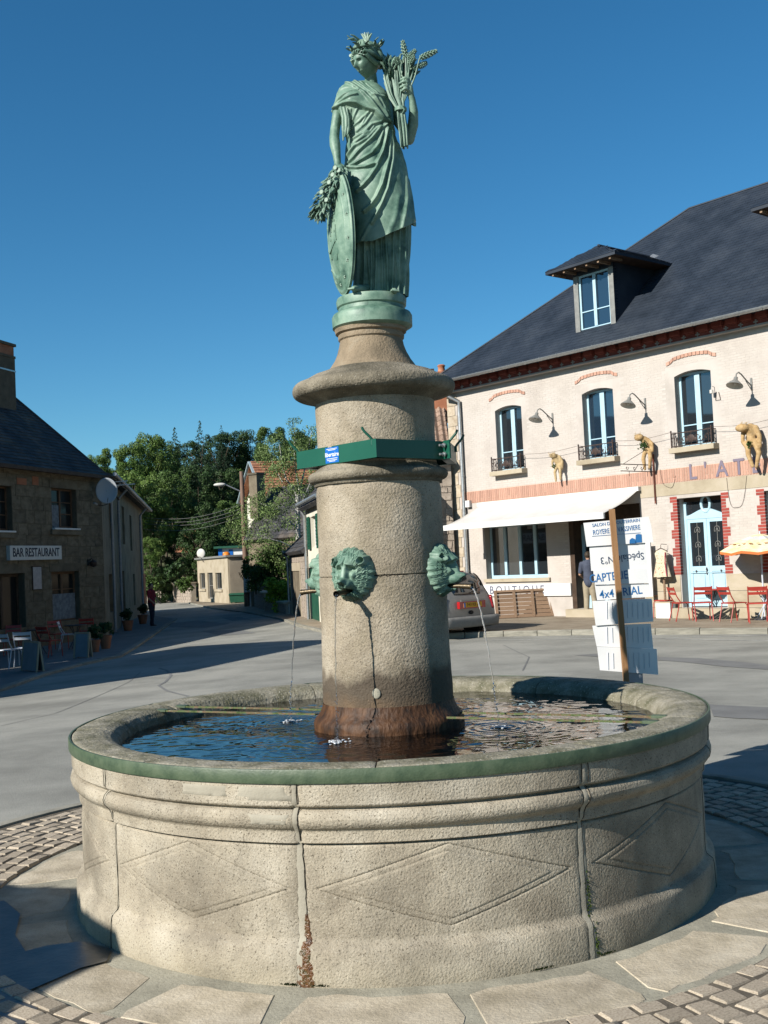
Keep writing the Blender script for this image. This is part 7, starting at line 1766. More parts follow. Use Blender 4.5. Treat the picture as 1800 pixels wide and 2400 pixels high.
# red-roofed house low among the trees on the left
q0, q1 = at(398, 1296, 88), at(456, 1240, 88); t = thing('red_roofed_house', 'orange tiled roof of a low house half buried in the dark trees', 'house', (q0.x, 88, 0)); w = q1.x - q0.x
mb = MB(); mb.add([(0, 0, q0.z), (w, 0, q0.z), (w * .75, 2.5, q1.z), (w * .1, 2.5, q1.z)], [(0, 1, 2, 3)]); ro = mb.build('roof', M_['clay_tile'], t); sl_ = MB(); slates(sl_, (0, 0, q0.z + .02), (1, 0, 0), (0, 2.5, q1.z - q0.z), w, math.hypot(2.5, q1.z - q0.z), .3, .28, .03, clip=lambda u, v: .1 * v < u < w - .12 * v); so = sl_.build('roof_tile', M_['clay_tile'], ro); so['kind'] = 'stuff'
mb = MB(); mb.box(.1, w - .1, .1, 4, -1.5, q0.z - .02); mb.build('wall', M_['brown_ashlar'], t)

# garden walls
def garden_wall(pa, pb, top_px, label, th=.35, Yoff=0):
    a = ground_at(*pa); b = ground_at(*pb); d = (b - a); L = math.hypot(d.x, d.y); rz = math.atan2(d.y, d.x); z0 = min(gz(a.x, a.y), gz(b.x, b.y)) - .2
    t = thing('garden_wall', label, 'wall', (a.x, a.y, 0), rz); H = at(pa[0], top_px, a.y).z
    mb = MB(); mb.box(0, L, 0, th, z0, H); mb.build('core', M_['rubble_mortar'], t)
    rubble(t, 0, L, z0, H, .16, .28, .25, .6, y=-.01, cap=120)
    mb = MB(); mb.box(-.05, L + .05, -.08, th + .05, H, H + .08); mb.build('coping', M_['cream_stone'], t); return t, L, H
garden_wall((344, 1408), (389, 1411), 1374, 'rubble garden wall left of the green gate')
garden_wall((407, 1412), (449, 1413), 1368, 'rubble garden wall between the green gate and the flat-roofed building')
garden_wall((622, 1434), (671, 1443), 1407, 'rubble garden wall under the yellow-green shrub')
garden_wall((598, 1424), (620, 1433), 1386, 'taller stone pier with brick patch beside the utility pole')
a = ground_at(391, 1411); b = ground_at(406, 1412); gt_ = thing('garden_gate', 'dark green garden gate with iron arch above', 'gate', (a.x, a.y, gz(a.x, a.y)), 0); w = b.x - a.x; gh = at(391, 1371, a.y).z - gz(a.x, a.y)
mb = MB(); n = 5
for k in range(n): mb = MB(); mb.box(w * k / n + .01, w * (k + 1) / n - .01, -.03, .03, .05, gh); mb.build('plank', M_['shutter_green'], gt_)
mb = MB(); ah = at(420, 1335, a.y).z - gz(a.x, a.y); mb.tube([(-.1 + 1.5 * w * (1 - math.cos(q)), 0, gh + (ah - gh) * math.sin(q)) for q in [PI * i / 10 for i in range(11)]], .05, 6); mb.build('arch', M_['zinc_dark'], gt_)

# utility pole with street lamp, meter box, wires
pb = ground_at(580, 1424); pole = thing('utility_pole', 'tall brown wooden utility pole with a street lamp arm near its top', 'pole', (pb.x, pb.y, pb.z)); zt3 = at(566, 1105, pb.y)
top = Vector((zt3.x - pb.x, 0, zt3.z - pb.z))
mb = MB(); mb.tube([(0, 0, -.2), top * .5, top], [.17, .14, .11], 10); mb.build('pole_shaft', M_['pole_wood'], pole, smooth=50)
la = at(515, 1136, pb.y) - Vector(pole.location); mid = at(560, 1150, pb.y) - Vector(pole.location); mb = MB(); mb.tube([at(566, 1153, pb.y) - Vector(pole.location), mid, la + Vector((.35, 0, -.03))], .035, 6); mb.build('lamp_arm', M_['zinc'], pole); mb = MB(); mb.ball(la, (.34, .14, .10), 12, 8); mb.build('lamp_head', M_['lamp_white'], pole, smooth=80)
mbx = at(580, 1369, pb.y) - Vector(pole.location); mb = MB(); mb.box(mbx.x - .16, mbx.x + .16, -.36, -.14, mbx.z - .42, mbx.z + .42); mb.build('meter_box', M_['lamp_white'], pole); mb = MB(); mb.tube([(.18, -.1, 0), (.20, -.1, mbx.z - .4)], .04, 6); mb.build('conduit', M_['white_paint'], pole)
for k, (pa, pbb) in enumerate([((566, 1182), (396, 1205)), ((567, 1192), (396, 1213)), ((567, 1200), (392, 1222)), ((567, 1210), (400, 1236))]):
    A = at(*pa, pb.y); B = at(*pbb, 58); B = SD.loc(side_len - .6 * k, -.2, B.z); t = thing('overhead_wire', ['topmost', 'second from the top', 'third from the top', 'lowest'][k] + ' overhead wire from the utility pole to the tan house', 'wire', A)
    mb = MB(); mb.tube([A.lerp(B, i / 12) - A - Vector((0, 0, .35 * math.sin(PI * i / 12))) for i in range(13)], .010, 4); mb.build('strand', M_['lamp_grey'], t)
# wheeled bin
q = ground_at(538, 1417); q1 = ground_at(572, 1416); w = (q1.x - q.x); bh = at(540, 1391, q.y).z - q.z; t = thing('dumpster', 'dark green wheeled dumpster against the brown side wall by the pole', 'dumpster', q, 0)
mb = MB(); mb.add([(.06, 0, .12), (w - .06, 0, .12), (w, -.08, bh * .85), (0, -.08, bh * .85), (.06, .7, .12), (w - .06, .7, .12), (w, .8, bh * .85), (0, .8, bh * .85)], [(0, 1, 2, 3), (1, 5, 6, 2), (5, 4, 7, 6), (4, 0, 3, 7), (4, 5, 1, 0)]); mb.build('body', M_['shutter_green'], t)
mb = MB(); mb.add([(-.04, -.14, bh * .85), (w + .04, -.14, bh * .85), (w + .04, .84, bh * .85), (-.04, .84, bh * .85), (-.0, .1, bh), (w, .1, bh), (w, .84, bh), (0, .84, bh)], [(0, 1, 5, 4), (4, 5, 6, 7), (1, 2, 6, 5), (0, 4, 7, 3), (0, 3, 2, 1)]); mb.build('lid', M_['shutter_green'], t)
for x in (.12, w - .12): mb = MB(); mb.tube([(x - .03, .1, .07), (x + .03, .1, .07)], .07, 10); mb.build('wheel', M_['cable'], t)
# ================================================================ hills and trees
def hz(X, Y): return gz(X, Y) + 9.0 * sstep(84, 150, Y) + 2.5 * sstep(25, 60, -X) * sstep(50, 90, Y) + 30 * sstep(180, 420, Y)
xs = coords(-420, 420, -60, 40, 5, 1.3); ys = [84 + 5 * i for i in range(30)] + [240, 290, 350, 430, 520]
V = [(x, y, hz(x, y) + (.02 if y > 84 else -.3)) for x in xs for y in ys]
hill = npmesh('hillside', np.array(V), gridfaces(len(xs), len(ys)), M_['earth']); hill['kind'] = 'structure'
def leafmat(name, cols, isl=.35): 
    m = mat(name, cols, .9, 3, .6, spec=.25, isl=isl, rnd=0)
    return m
LMAT = {'bright': leafmat('leaf_bright', [(.055, .115, .018), (.095, .165, .03), (.13, .20, .045)]), 'mid': leafmat('leaf_mid', [(.032, .072, .014), (.055, .105, .022), (.08, .135, .03)]),
        'dark': leafmat('leaf_dark', [(.018, .045, .012), (.030, .065, .018), (.045, .085, .022)]), 'conifer': leafmat('leaf_conifer', [(.014, .038, .018), (.024, .055, .026)]),
        'birch': leafmat('leaf_birch', [(.09, .15, .04), (.14, .21, .065), (.19, .26, .09)]), 'lime': leafmat('leaf_lime', [(.16, .25, .02), (.26, .36, .03), (.34, .42, .06)]), 'hedge': leafmat('leaf_hedge', [(.03, .06, .01), (.06, .11, .02), (.09, .14, .03)])}
M_['bark'] = mat('bark', [(.06, .045, .03), (.11, .085, .06)], 6, 6, .9, .5, 30); M_['birch_bark'] = mat('birch_bark', [(.10, .09, .07), (.50, .48, .43), (.62, .60, .55)], 7, 4, .8, stops=[.3, .42, .6])
def leaves(cl, n, size, seed, droop=0.0, spread=1.0):
    """cl: clumps (x, y, z, r); n leaf faces; returns V, F as arrays"""
    g = np.random.default_rng(seed); cl = np.array(cl); w = cl[:, 3] ** 2; w /= w.sum()
    idx = g.choice(len(cl), n, p=w); c = cl[idx, :3]; r = cl[idx, 3]
    d = g.normal(0, 1, (n, 3)); d /= np.linalg.norm(d, axis=1)[:, None]; rad = r * g.uniform(.45, 1.08, n) ** .6
    p = c + d * rad[:, None] * np.array([1, 1, .8]); 
    nrm = d + g.normal(0, .6, (n, 3)); nrm /= np.linalg.norm(nrm, axis=1)[:, None]
    a = np.cross(nrm, g.normal(0, 1, (n, 3))); a /= np.linalg.norm(a, axis=1)[:, None]; b = np.cross(nrm, a)
    if droop: a = a * (1 - droop) + np.array([0, 0, -1]) * droop
    s = size * g.uniform(.55, 1.25, n)[:, None]
    V = np.stack([p - a * s * .9, p + b * s * .5, p + a * s * .9, p - b * s * .5], 1).reshape(-1, 3)
    F_ = np.arange(4 * n).reshape(n, 4); return V, F_
def crown_mesh(name, cl, n, size, m, seed, **k):
    V, F_ = leaves(cl, n, size, seed, **k); me = bpy.data.meshes.new(name); me.from_pydata(V.tolist(), [], F_.tolist()); me.materials.append(m); me.update(); return me
def clumps_round(seed, n=60):
    """crown one unit across, top at z = 0, bottom near z = -1.2"""
    g = random.Random(seed); C = []
    for i in range(n):
        t = g.random(); z = -1.2 * t; prof = math.sin(PI * (.14 + .74 * t)) ** .7; a = g.uniform(0, 6.28); q = prof * .42 * g.uniform(.45, 1.0) ** .5
        rr = g.uniform(.09, .17) * (.65 + .35 * prof); C.append((q * math.cos(a), q * math.sin(a), z - rr * .8, rr))
    return C
def clumps_cone(seed, tiers=20):
    g = random.Random(seed); C = []
    for i in range(tiers):
        t = i / (tiers - 1); z = -2.3 * t - .02; q = .03 + .50 * t ** .8; nb = 2 + int(9 * t)
        for k in range(nb):
            a = 2 * PI * (k + g.random() * .5) / nb + i; qq = q * g.uniform(.7, 1.2)
            for f in (.3, .65, 1.0): C.append((qq * f * math.cos(a), qq * f * math.sin(a), z - .10 * f, .035 + .07 * t))
    return C
CM = {}
for kind, m, nv, n, size in (('bright', 'bright', 3, 16000, .022), ('mid', 'mid', 3, 15000, .022), ('dark', 'dark', 3, 14000, .023)):
    CM[kind] = [crown_mesh('crown', clumps_round(100 + 7 * v + len(kind), 64), n, size, LMAT[m], v + 5) for v in range(nv)]
CM['conifer'] = [crown_mesh('crown', clumps_cone(v), 8000, .034, LMAT['conifer'], v, droop=.2) for v in range(2)]
tr = MB(); tr.tube([(0, 0, -.03), (.01, 0, .25), (.0, .01, .5), (.01, 0, .8)], [.030, .022, .014, .005], 8)
for k in range(7): a = k * 2.4; z = .25 + .07 * k; tr.tube([(0, 0, z), (.12 * math.cos(a), .12 * math.sin(a), z + .10), (.26 * math.cos(a), .26 * math.sin(a), z + .20)], [.011, .007, .003], 5)
TRM = tr.mesh('trunk', M_['bark'], smooth=60)
LBL = {'bright': 'bright green leafy tree', 'mid': 'mid green leafy tree', 'dark': 'dark green leafy tree', 'conifer': 'dark pointed conifer'}
_seen = {}
def tree(px, ptop, Y, kind, wide, extra, base=None):
    """wide: crown diameter in pixels"""
    top = at(px, ptop, Y); zb = hz(top.x, Y) if base is None else base; h = top.z - zb; w = wide / FPX * Y
    t = thing(kind_name[kind], LBL[kind] + ' ' + extra, 'tree', (top.x, Y, zb), random.uniform(0, 6), 'trees on the slope behind the village')
    sc_ = w / (1.0 if kind != 'conifer' else 1.05)
    inst('crown', random.choice(CM[kind]), t, (0, 0, h), (0, 0, 0), (sc_, sc_, sc_ * random.uniform(1.0, 1.15))); inst('trunk', TRM, t, (0, 0, 0), (0, 0, 0), (h * .35, h * .35, h))
kind_name = {'bright': 'leafy_tree', 'mid': 'leafy_tree', 'dark': 'beech_tree', 'conifer': 'fir_tree'}
TL = [(226, 1062, 92, 'bright', 66, 'lowest on the skyline, next to the slate roof of the bar'), (262, 1048, 96, 'bright', 74, 'second from the left on the skyline'), (306, 1034, 90, 'bright', 84, 'on the skyline above the satellite dish'),
  (350, 1010, 92, 'bright', 104, 'forming the rounded top left part of the skyline'), (408, 1000, 107, 'conifer', 74, 'left-hand of the two that spike the skyline'), (380, 1030, 100, 'mid', 90, 'just left of the first conifer'),
  (438, 1032, 108, 'dark', 84, 'in the dip between the two conifers'), (468, 984, 106, 'conifer', 76, 'tallest, right-hand of the two that spike the skyline'), (500, 1010, 114, 'dark', 70, 'right of the tallest conifer'), (518, 996, 112, 'conifer', 46, 'small, just right of the tallest conifer'),
  (545, 1004, 116, 'dark', 84, 'on the skyline left of the gabled house'), (590, 1000, 118, 'dark', 92, 'on the skyline above the gabled house'), (635, 998, 112, 'mid', 90, 'on the skyline between gabled house and birch'), (690, 1005, 118, 'mid', 100, 'on the skyline behind the birch'), (752, 1012, 118, 'mid', 96, 'on the skyline just left of the column'),
  (820, 1030, 120, 'dark', 100, 'hidden for the most part by the column'), (900, 1040, 120, 'dark', 100, 'wholly behind the stone column'),
  (215, 1125, 78, 'mid', 100, 'rising directly behind the bar roof end'), (270, 1110, 78, 'bright', 110, 'below the skyline, right of the satellite dish'), (330, 1100, 80, 'bright', 120, 'large, in front of the rounded skyline mass'), (400, 1090, 84, 'mid', 120, 'in front of the conifers, left part'), (462, 1080, 92, 'dark', 110, 'below the tallest conifer'), (520, 1085, 94, 'dark', 110, 'left of the utility pole lamp'),
  (575, 1095, 96, 'mid', 100, 'behind the top of the utility pole'), (640, 1090, 98, 'dark', 110, 'behind the orange tiled roof'), (710, 1100, 96, 'mid', 110, 'behind the birch crown'),
  (372, 1175, 80, 'bright', 86, 'lower row, above the red person'), (425, 1160, 86, 'dark', 96, 'lower row, shading the red roof'), (485, 1175, 80, 'dark', 100, 'lower row, above the flat-roofed building'), (540, 1170, 84, 'mid', 90, 'lower row, behind the street lamp'),
  (350, 1255, 77, 'bright', 56, 'lowest row, just right of the tan house end'), (458, 1225, 79, 'dark', 96, 'lowest row, directly behind the cream flat roof'), (520, 1235, 82, 'dark', 80, 'lowest row, behind the white shed'),
  (384, 1262, 81, 'dark', 84, 'filling the gap above the garden gate arch'), (428, 1300, 80, 'dark', 70, 'low, just behind the wall right of the gate'), (340, 1310, 79, 'mid', 60, 'low, beside the far end of the tan house'), (372, 1325, 78, 'dark', 60, 'low, behind the wall left of the gate')]
for a in TL: tree(*a)
# far wood closing the horizon
g = random.Random(77); C = []
for i in range(420): X = g.uniform(-130, 110); Y = g.uniform(150, 230); C.append((X, Y, hz(X, Y) + 5, g.uniform(3.5, 6)))
me = crown_mesh('far_wood', C, 26000, .9, LMAT['dark'], 3); fw = bpy.data.objects.new('far_wood', me); COL.objects.link(fw); fw['kind'] = 'stuff'
# birch: pale forked trunk, airy drooping crown
def birch():
    Y = 47; b = at(700, 1420, Y); zb = gz(b.x, Y); top = at(695, 965, Y)
    t = thing('birch_tree', 'airy silver birch with pale forked trunk left of the column', 'tree', (b.x, Y, zb)); o = Vector((b.x, Y, zb))
    P = lambda px, py, dy=0: at(px, py, Y + dy) - o
    mb = MB(); mb.tube([P(704, 1420), P(700, 1300), P(698, 1215), P(697, 1165)], [.16, .12, .10, .085], 8)
    limbs_ = [([P(697, 1165), P(688, 1145), P(672, 1125), P(662, 1095), P(655, 1040)], .06), ([P(697, 1165), P(702, 1150), P(692, 1100), P(690, 1060), P(692, 1000)], .055), ([P(700, 1160), P(712, 1110, .3), P(722, 1060, .4), P(730, 1010, .5)], .05), ([P(698, 1200), P(720, 1150, -.5), P(742, 1090, -.8)], .045),
              ([P(699, 1240), P(670, 1215, -.4), P(640, 1190, -.7), P(610, 1180, -.8)], .045), ([P(700, 1290), P(660, 1270, -.6), P(600, 1255, -1)], .04), ([P(700, 1280), P(730, 1220, .3), P(752, 1160, .5)], .04), ([P(662, 1130), P(640, 1090, .4), P(630, 1050, .6)], .03)]
    for L, r in limbs_: mb.tube(L, [r * (1 - .8 * i / (len(L) - 1)) for i in range(len(L))], 6)
    mb.build('trunk', M_['birch_bark'], t, smooth=60)
    g = random.Random(3); C = []
    for L, r in limbs_:
        for i in range(len(L) - 1):
            for k in range(4 if i else 1): q = L[i].lerp(L[i + 1], g.random()); C.append((q.x + g.gauss(0, .28), q.y + g.gauss(0, .35), q.z + g.gauss(0, .25), g.uniform(.22, .50)))
        q = L[-1]
        for k in range(4): C.append((q.x + g.gauss(0, .25), q.y + g.gauss(0, .3), q.z + g.uniform(-.5, .35), g.uniform(.18, .36)))
    for (px, py) in [(620, 1210), (650, 1230), (600, 1290), (580, 1240), (560, 1200), (640, 1290), (665, 1180), (680, 1230), (720, 1190), (640, 1130), (600, 1190), (620, 1260), (585, 1215), (570, 1260), (625, 1315), (690, 1330), (660, 1310), (545, 1225), (535, 1250)]:
        q = P(px, py, g.uniform(-1, 1)); C.append((q.x, q.y, q.z, g.uniform(.35, .62)))
    inst('crown', crown_mesh('crown', C, 26000, .050, LMAT['birch'], 5, droop=.35), t, (0, 0, 0))
birch()
def shrub(px, py_base, w, top, Y, m, label, n=1800, size=.07, seed=1):
    b = at(px, py_base, Y); T_ = at(px, top, Y); wm = w / FPX * Y; h = T_.z - b.z; t = thing('shrub', label, 'shrub', b); g = random.Random(seed); C = []
    for i in range(22): C.append((g.uniform(-.42, .42) * wm, g.uniform(-.3, .3) * wm, h * g.uniform(.02, .84), min(wm, h) * g.uniform(.18, .34)))
    inst('foliage', crown_mesh('foliage', C, n, size, LMAT[m], seed), t, (0, 0, 0))
    mb = MB()
    for k in range(5): a = k * 1.3; mb.tube([(0, 0, -.15), (.1 * wm * math.cos(a), .1 * wm * math.sin(a), h * .3), (.25 * wm * math.cos(a), .25 * wm * math.sin(a), h * .7)], [.035, .025, .01], 5)
    mb.build('stem', M_['bark'], t)
shrub(636, 1400, 84, 1255, 47.5, 'mid', 'big dark shrub under the birch, right of the utility pole', 5000, .075, 2)
shrub(600, 1385, 50, 1290, 50, 'hedge', 'dark green shrub behind the pole and the stone pier', 2200, .07, 9)
shrub(650, 1425, 58, 1350, 45.8, 'lime', 'yellow-green shrub glowing above the garden wall', 2600, .07, 3)
shrub(690, 1420, 40, 1300, 46.5, 'hedge', 'ivy-like shrub between lime shrub and stone barn', 1600, .07, 4)
shrub(362, 1376, 38, 1350, 72, 'hedge', 'low green shrub over the wall left of the gate', 1200, .09, 5); shrub(432, 1385, 34, 1352, 71, 'hedge', 'rounded green shrub over the wall right of the gate', 1400, .09, 6)
shrub(410, 1352, 44, 1318, 76, 'dark', 'dark bush behind the iron gate arch', 1200, .12, 7)
# ================================================================ people
M_['skin'] = mat('skin', [(.42, .24, .16), (.50, .30, .21)], 12, 4, .55); M_['hair'] = mat('hair_dark', [(.03, .02, .014), (.06, .045, .03)], 30, 5, .6)
M_['tee'] = mat('slate_tshirt', [(.055, .065, .10), (.075, .09, .13)], 10, 5, .9, .2, 40); M_['khaki'] = mat('khaki_cloth', [(.30, .25, .17), (.38, .33, .24)], 10, 5, .9, .2, 40); M_['shoe'] = mat('shoe', (.12, .09, .07), rough=.7)
M_['red_shirt'] = mat('red_shirt', (.32, .03, .045), rough=.9); M_['navy'] = mat('navy_cloth', (.02, .025, .045), rough=.9)
def person(loc, rz, H, label, shirt, trousers, arms, stride=.0, hair='hair'):
    """arms: for each side (elbow, hand) offsets from the shoulder, in metres for a 1.75 m figure"""
    t = thing('person', label, 'person', loc, rz); k = H / 1.75; V_ = lambda x, y, z: Vector((x * k, y * k, z * k))
    feet = [(-.10, -stride), (.10, stride)]; hips = [(-.09, .0), (.09, .0)]
    b = MB(); b.ball(V_(0, -.01, 1.635), (.076 * k, .095 * k, .115 * k), 18, 12); limb(b, [V_(0, .02, 1.50), V_(0, .01, 1.58)], [.055 * k, .052 * k]); b.ball(V_(0, -.105, 1.625), (.014 * k, .018 * k, .025 * k), 8, 6)
    for s in (-1, 1): b.ball(V_(s * .078, .005, 1.63), (.012 * k, .02 * k, .03 * k), 8, 6)
    limb(b, [V_(0, .01, 1.42), V_(0, .0, 1.2), V_(0, .0, 1.0)], [.12 * k, .125 * k, .13 * k])
    sh = []
    for i, s in enumerate((-1, 1)):
        S0 = V_(s * .185, .01, 1.42); E_, H_ = [V_(*q) for q in arms[i]]; limb(b, [V_(s * .10, .01, 1.42), S0, S0 + E_, S0 + H_], [.07 * k, .052 * k, .040 * k, .028 * k]); sh.append((S0, E_, H_))
        hd = S0 + H_; dn = (H_ - E_).normalized(); b.ball(hd + dn * .05 * k, (.035 * k, .022 * k, .05 * k), 10, 8)
        for f in range(4): limb(b, [hd + dn * .08 * k + V_((f - 1.5) * .016, 0, 0), hd + dn * (.125 + .01 * (f in (1, 2))) * k + V_((f - 1.5) * .018, -.012, 0), hd + dn * .15 * k + V_((f - 1.5) * .017, -.03, 0)], [.0095 * k, .009 * k, .007 * k], 7)
        limb(b, [hd + dn * .03 * k + V_(-s * .02, -.02, 0), hd + dn * .08 * k + V_(-s * .035, -.04, 0)], [.011 * k, .009 * k], 7)
        f = feet[i]; h0 = hips[i]; limb(b, [V_(h0[0], 0, .92), V_((h0[0] + f[0]) / 2, f[1] * .5 - .02, .50), V_(f[0], f[1], .09)], [.085 * k, .058 * k, .04 * k])
    remeshed('body', b, .011 * k, M_['skin'], t, 2)
    c = MB(); limb(c, [V_(-.10, .01, 1.43), V_(.10, .01, 1.43)], [.085 * k, .085 * k]); limb(c, [V_(0, .01, 1.40), V_(0, .0, 1.22), V_(0, .0, 1.0), V_(0, 0, .93)], [.155 * k, .145 * k, .155 * k, .155 * k])
    for S0, E_, H_ in sh: limb(c, [S0, S0 + E_ * .75], [.072 * k, .062 * k])
    remeshed('shirt', c, .014 * k, M_[shirt], t, 2)
    c = MB(); c.ball(V_(0, 0, .93), (.165 * k, .125 * k, .13 * k), 16, 10)
    for i in range(2): f = feet[i]; h0 = hips[i]; limb(c, [V_(h0[0], 0, .90), V_((h0[0] + f[0]) / 2, f[1] * .5 - .02, .50), V_(f[0], f[1] + .01, .10)], [.105 * k, .080 * k, .068 * k])
    remeshed('trousers', c, .014 * k, M_[trousers], t, 2)
    for f in feet: c = MB(); c.ball(V_(f[0], f[1] - .06, .04), (.05 * k, .14 * k, .045 * k), 12, 8); c.build('shoe', M_['shoe'], t, smooth=80)
    c = MB(); c.ball(V_(0, .02, 1.665), (.086 * k, .098 * k, .098 * k), 18, 12); c.build('hair', M_[hair], t, smooth=80)
    return t
mp = ground_at(1386, 1447, .10); man = person((mp.x, mp.y, gz(mp.x, mp.y) + .115), R(190) - R(38) , 1.76, 'man in slate t-shirt and khaki trousers, back turned, at the shop door', 'tee', 'khaki', [((-.07, -.02, -.28), (-.05, -.12, -.50)), ((.07, -.02, -.28), (.02, -.20, -.38))], .06)
rp2 = ground_at(357, 1470); person((rp2.x, rp2.y, rp2.z + .03), R(70), 1.7, 'distant person in red top and dark trousers at the tan house corner', 'red_shirt', 'navy', [((-.06, -.05, -.28), (-.03, -.20, -.42)), ((.06, -.05, -.28), (.03, -.20, -.42))], .08)

# ================================================================ silver car
M_['car_paint'] = mat('car_paint', [(.27, .265, .25), (.30, .295, .28)], 2, 3, .32, metal=.35, spec=.6); M_['car_glass'] = mat('car_glass', (.012, .014, .016), rough=.05, spec=1.0, ior=1.6)
M_['car_plastic'] = mat('car_plastic', [(.20, .195, .185), (.25, .245, .23)], 8, 4, .6); M_['rubber'] = mat('rubber', (.02, .02, .02), rough=.85); M_['tail_red'] = mat('tail_light', (.42, .012, .015), rough=.15, spec=.8); M_['plate_yellow'] = mat('plate_yellow', (.80, .40, .02), rough=.4); M_['black'] = mat('black_paint', (.01, .01, .012), rough=.5)
rc = ground_at(1108, 1497); carz = gz(rc.x, rc.y); yaw = R(90 + 38)
car = thing('parked_car', 'silver estate car parked by the kerb, seen from behind, right of the column', 'car', (rc.x + .0, rc.y + .15, carz), yaw)
# stations from the tail (x=0) forward: x, half width at sill / waist / roof, z sill / bumper / waist / roof edge / roof centre
ST = [(.0, .70, .74, .60, .42, .30, .45, .66, .70, .72), (.04, .78, .82, .70, .56, .26, .45, .80, .90, .92), (.10, .80, .84, .76, .60, .24, .46, .93, 1.02, 1.04), (.22, .82, .855, .80, .62, .22, .48, .98, 1.30, 1.32), (.42, .83, .86, .82, .63, .20, .50, .99, 1.52, 1.555), (.60, .83, .86, .83, .64, .20, .50, .99, 1.56, 1.60), (1.3, .83, .86, .84, .65, .20, .50, .98, 1.57, 1.62), (2.1, .83, .86, .84, .64, .20, .50, .96, 1.54, 1.60), (2.75, .83, .86, .82, .60, .20, .50, .94, 1.40, 1.46), (3.25, .82, .85, .80, .62, .20, .50, .93, 1.02, 1.06), (3.85, .78, .82, .72, .55, .22, .48, .80, .84, .88), (4.12, .66, .70, .58, .40, .28, .45, .66, .68, .70)]
V = []; nsec = 13
for (x, ws, wb, ww, wr, zs, zb, zw, zr, zc) in ST:
    half = [(ws * .92, zs), (ws, zs + .06), (wb, zb), (wb * .995, (zb + zw) / 2 + .04), (ww, zw), (wr, zr)]
    V += [(x, -y, z) for y, z in half] + [(x, 0, zc)] + [(x, y, z) for y, z in half[::-1]]
mb = MB(); F_ = []
for i in range(len(ST) - 1):
    for j in range(nsec - 1):
        glass = (j in (4, 7)) and 3 <= i <= 8 or (j in (5, 6) and i == 8)
        F_.append(((i * nsec + j, i * nsec + j + 1, (i + 1) * nsec + j + 1, (i + 1) * nsec + j), 1 if glass else 0))
mb.v = V; mb.f = [tuple(reversed(f)) for f, m in F_] + [tuple(range(nsec)), tuple(reversed(range((len(ST) - 1) * nsec, len(ST) * nsec)))]; mb.mi = [m for f, m in F_] + [0, 0]
bo = mb.build('body', [M_['car_paint'], M_['car_glass']], car, smooth=180); sd = bo.modifiers.new('s', 'SUBSURF'); sd.levels = 2; sd.render_levels = 2
# rear window, following the raked hatch
def hatch(z): return float(np.interp(z, [.72, .92, 1.04, 1.32, 1.555], [.03, .07, .12, .235, .43])) - .012
V = []; rows = 9
for i in range(rows):
    z = 1.01 + (1.49 - 1.01) * i / (rows - 1); w = .70 - .10 * i / (rows - 1) - (.04 if i == rows - 1 else 0)
    for j in range(13): t = -1 + 2 * j / 12; V.append((hatch(z) + .10 * abs(t) ** 3 - .012, w * t, z))
mb = MB(); mb.add(V, gridfaces(rows, 13)); rw = mb.build('rear_window', M_['car_glass'], car, smooth=80); s_ = rw.modifiers.new('s', 'SOLIDIFY'); s_.thickness = .02; s_.offset = 0
mb = MB(); mb.tube([(hatch(1.04) - .03, -.05, 1.04), (hatch(1.12) - .03, -.25, 1.10), (hatch(1.18) - .03, -.42, 1.16)], .010, 5); mb.build('wiper', M_['black'], car)
for s in (-1, 1):
    V = []
    for i in range(7):
        z = .66 + .30 * i / 6
        for j in range(6): q = j / 5; V.append((.02 + .20 * q ** 2 + .05 * (i / 6), s * (.70 + .15 * math.sin(q * PI / 2)) * (1 - .03 * i / 6), z))
    mb = MB(); mb.add(V, gridfaces(7, 6)); o = mb.build('tail_light', M_['tail_red'], car, smooth=80); s_ = o.modifiers.new('s', 'SOLIDIFY'); s_.thickness = .03; s_.offset = 0
mb = MB(); mb.box(-.075, .02, -.40, .40, .70, .86); mb.build('plate_recess', M_['tail_red'], car); mb = MB(); mb.box(-.082, -.070, -.28, .28, .725, .835); pl_ = mb.build('number_plate', M_['plate_yellow'], car); mb = MB(); mb.box(-.0845, -.0822, .23, .28, .727, .833); mb.build('plate_band', M_['sticker_blue'], pl_)
tx = text('lettering', '343 RB 23', .10, M_['black'], pl_, (-.084, -.02, .78), (PI / 2, 0, -PI / 2), ext=.001)
mb = MB(); mb.box(-.085, -.06, -.36, .36, .862, .90); mb.build('boot_handle', M_['car_paint'], car)
mb = MB(); mb.ball((-.012, 0, .60), (.02, .075, .045), 14, 8); mb.build('badge', M_['black'], car, smooth=80)
V = []
for i in range(5):
    z = .27 + .24 * i / 4
    for j in range(21): t = -1 + 2 * j / 20; V.append((-.075 + .015 * abs(i - 2.5) + .38 * max(0, abs(t) - .72) ** 1.3 * 2.2, .87 * math.sin(t * PI / 2 * .98) if abs(t) > .7 else .87 * math.sin(.7 * PI / 2 * .98) * t / .7, z))
mb = MB(); mb.add(V, gridfaces(5, 21)); bp_ = mb.build('bumper', M_['car_plastic'], car, smooth=80); s_ = bp_.modifiers.new('s', 'SOLIDIFY'); s_.thickness = .05; s_.offset = 0
mb = MB(); mb.box(.40, .46, -.20, .20, 1.535, 1.565); mb.build('brake_light', M_['tail_red'], car)
for x in (.78, 3.35):
    for s in (-1, 1):
        mb = MB(); a = Vector((x, s * .66, .31)); b_ = Vector((x, s * .86, .31)); mb.tube([a, a + Vector((0, s * .02, 0)), b_ - Vector((0, s * .03, 0)), b_], [.27, .31, .31, .28], 26); wl = mb.build('wheel', M_['rubber'], car, smooth=40)
        mb = MB(); mb.tube([b_ - Vector((0, s * .01, 0)), b_ + Vector((0, s * .012, 0))], [.20, .18], 20); mb.build('rim', M_['zinc'], wl, smooth=40)
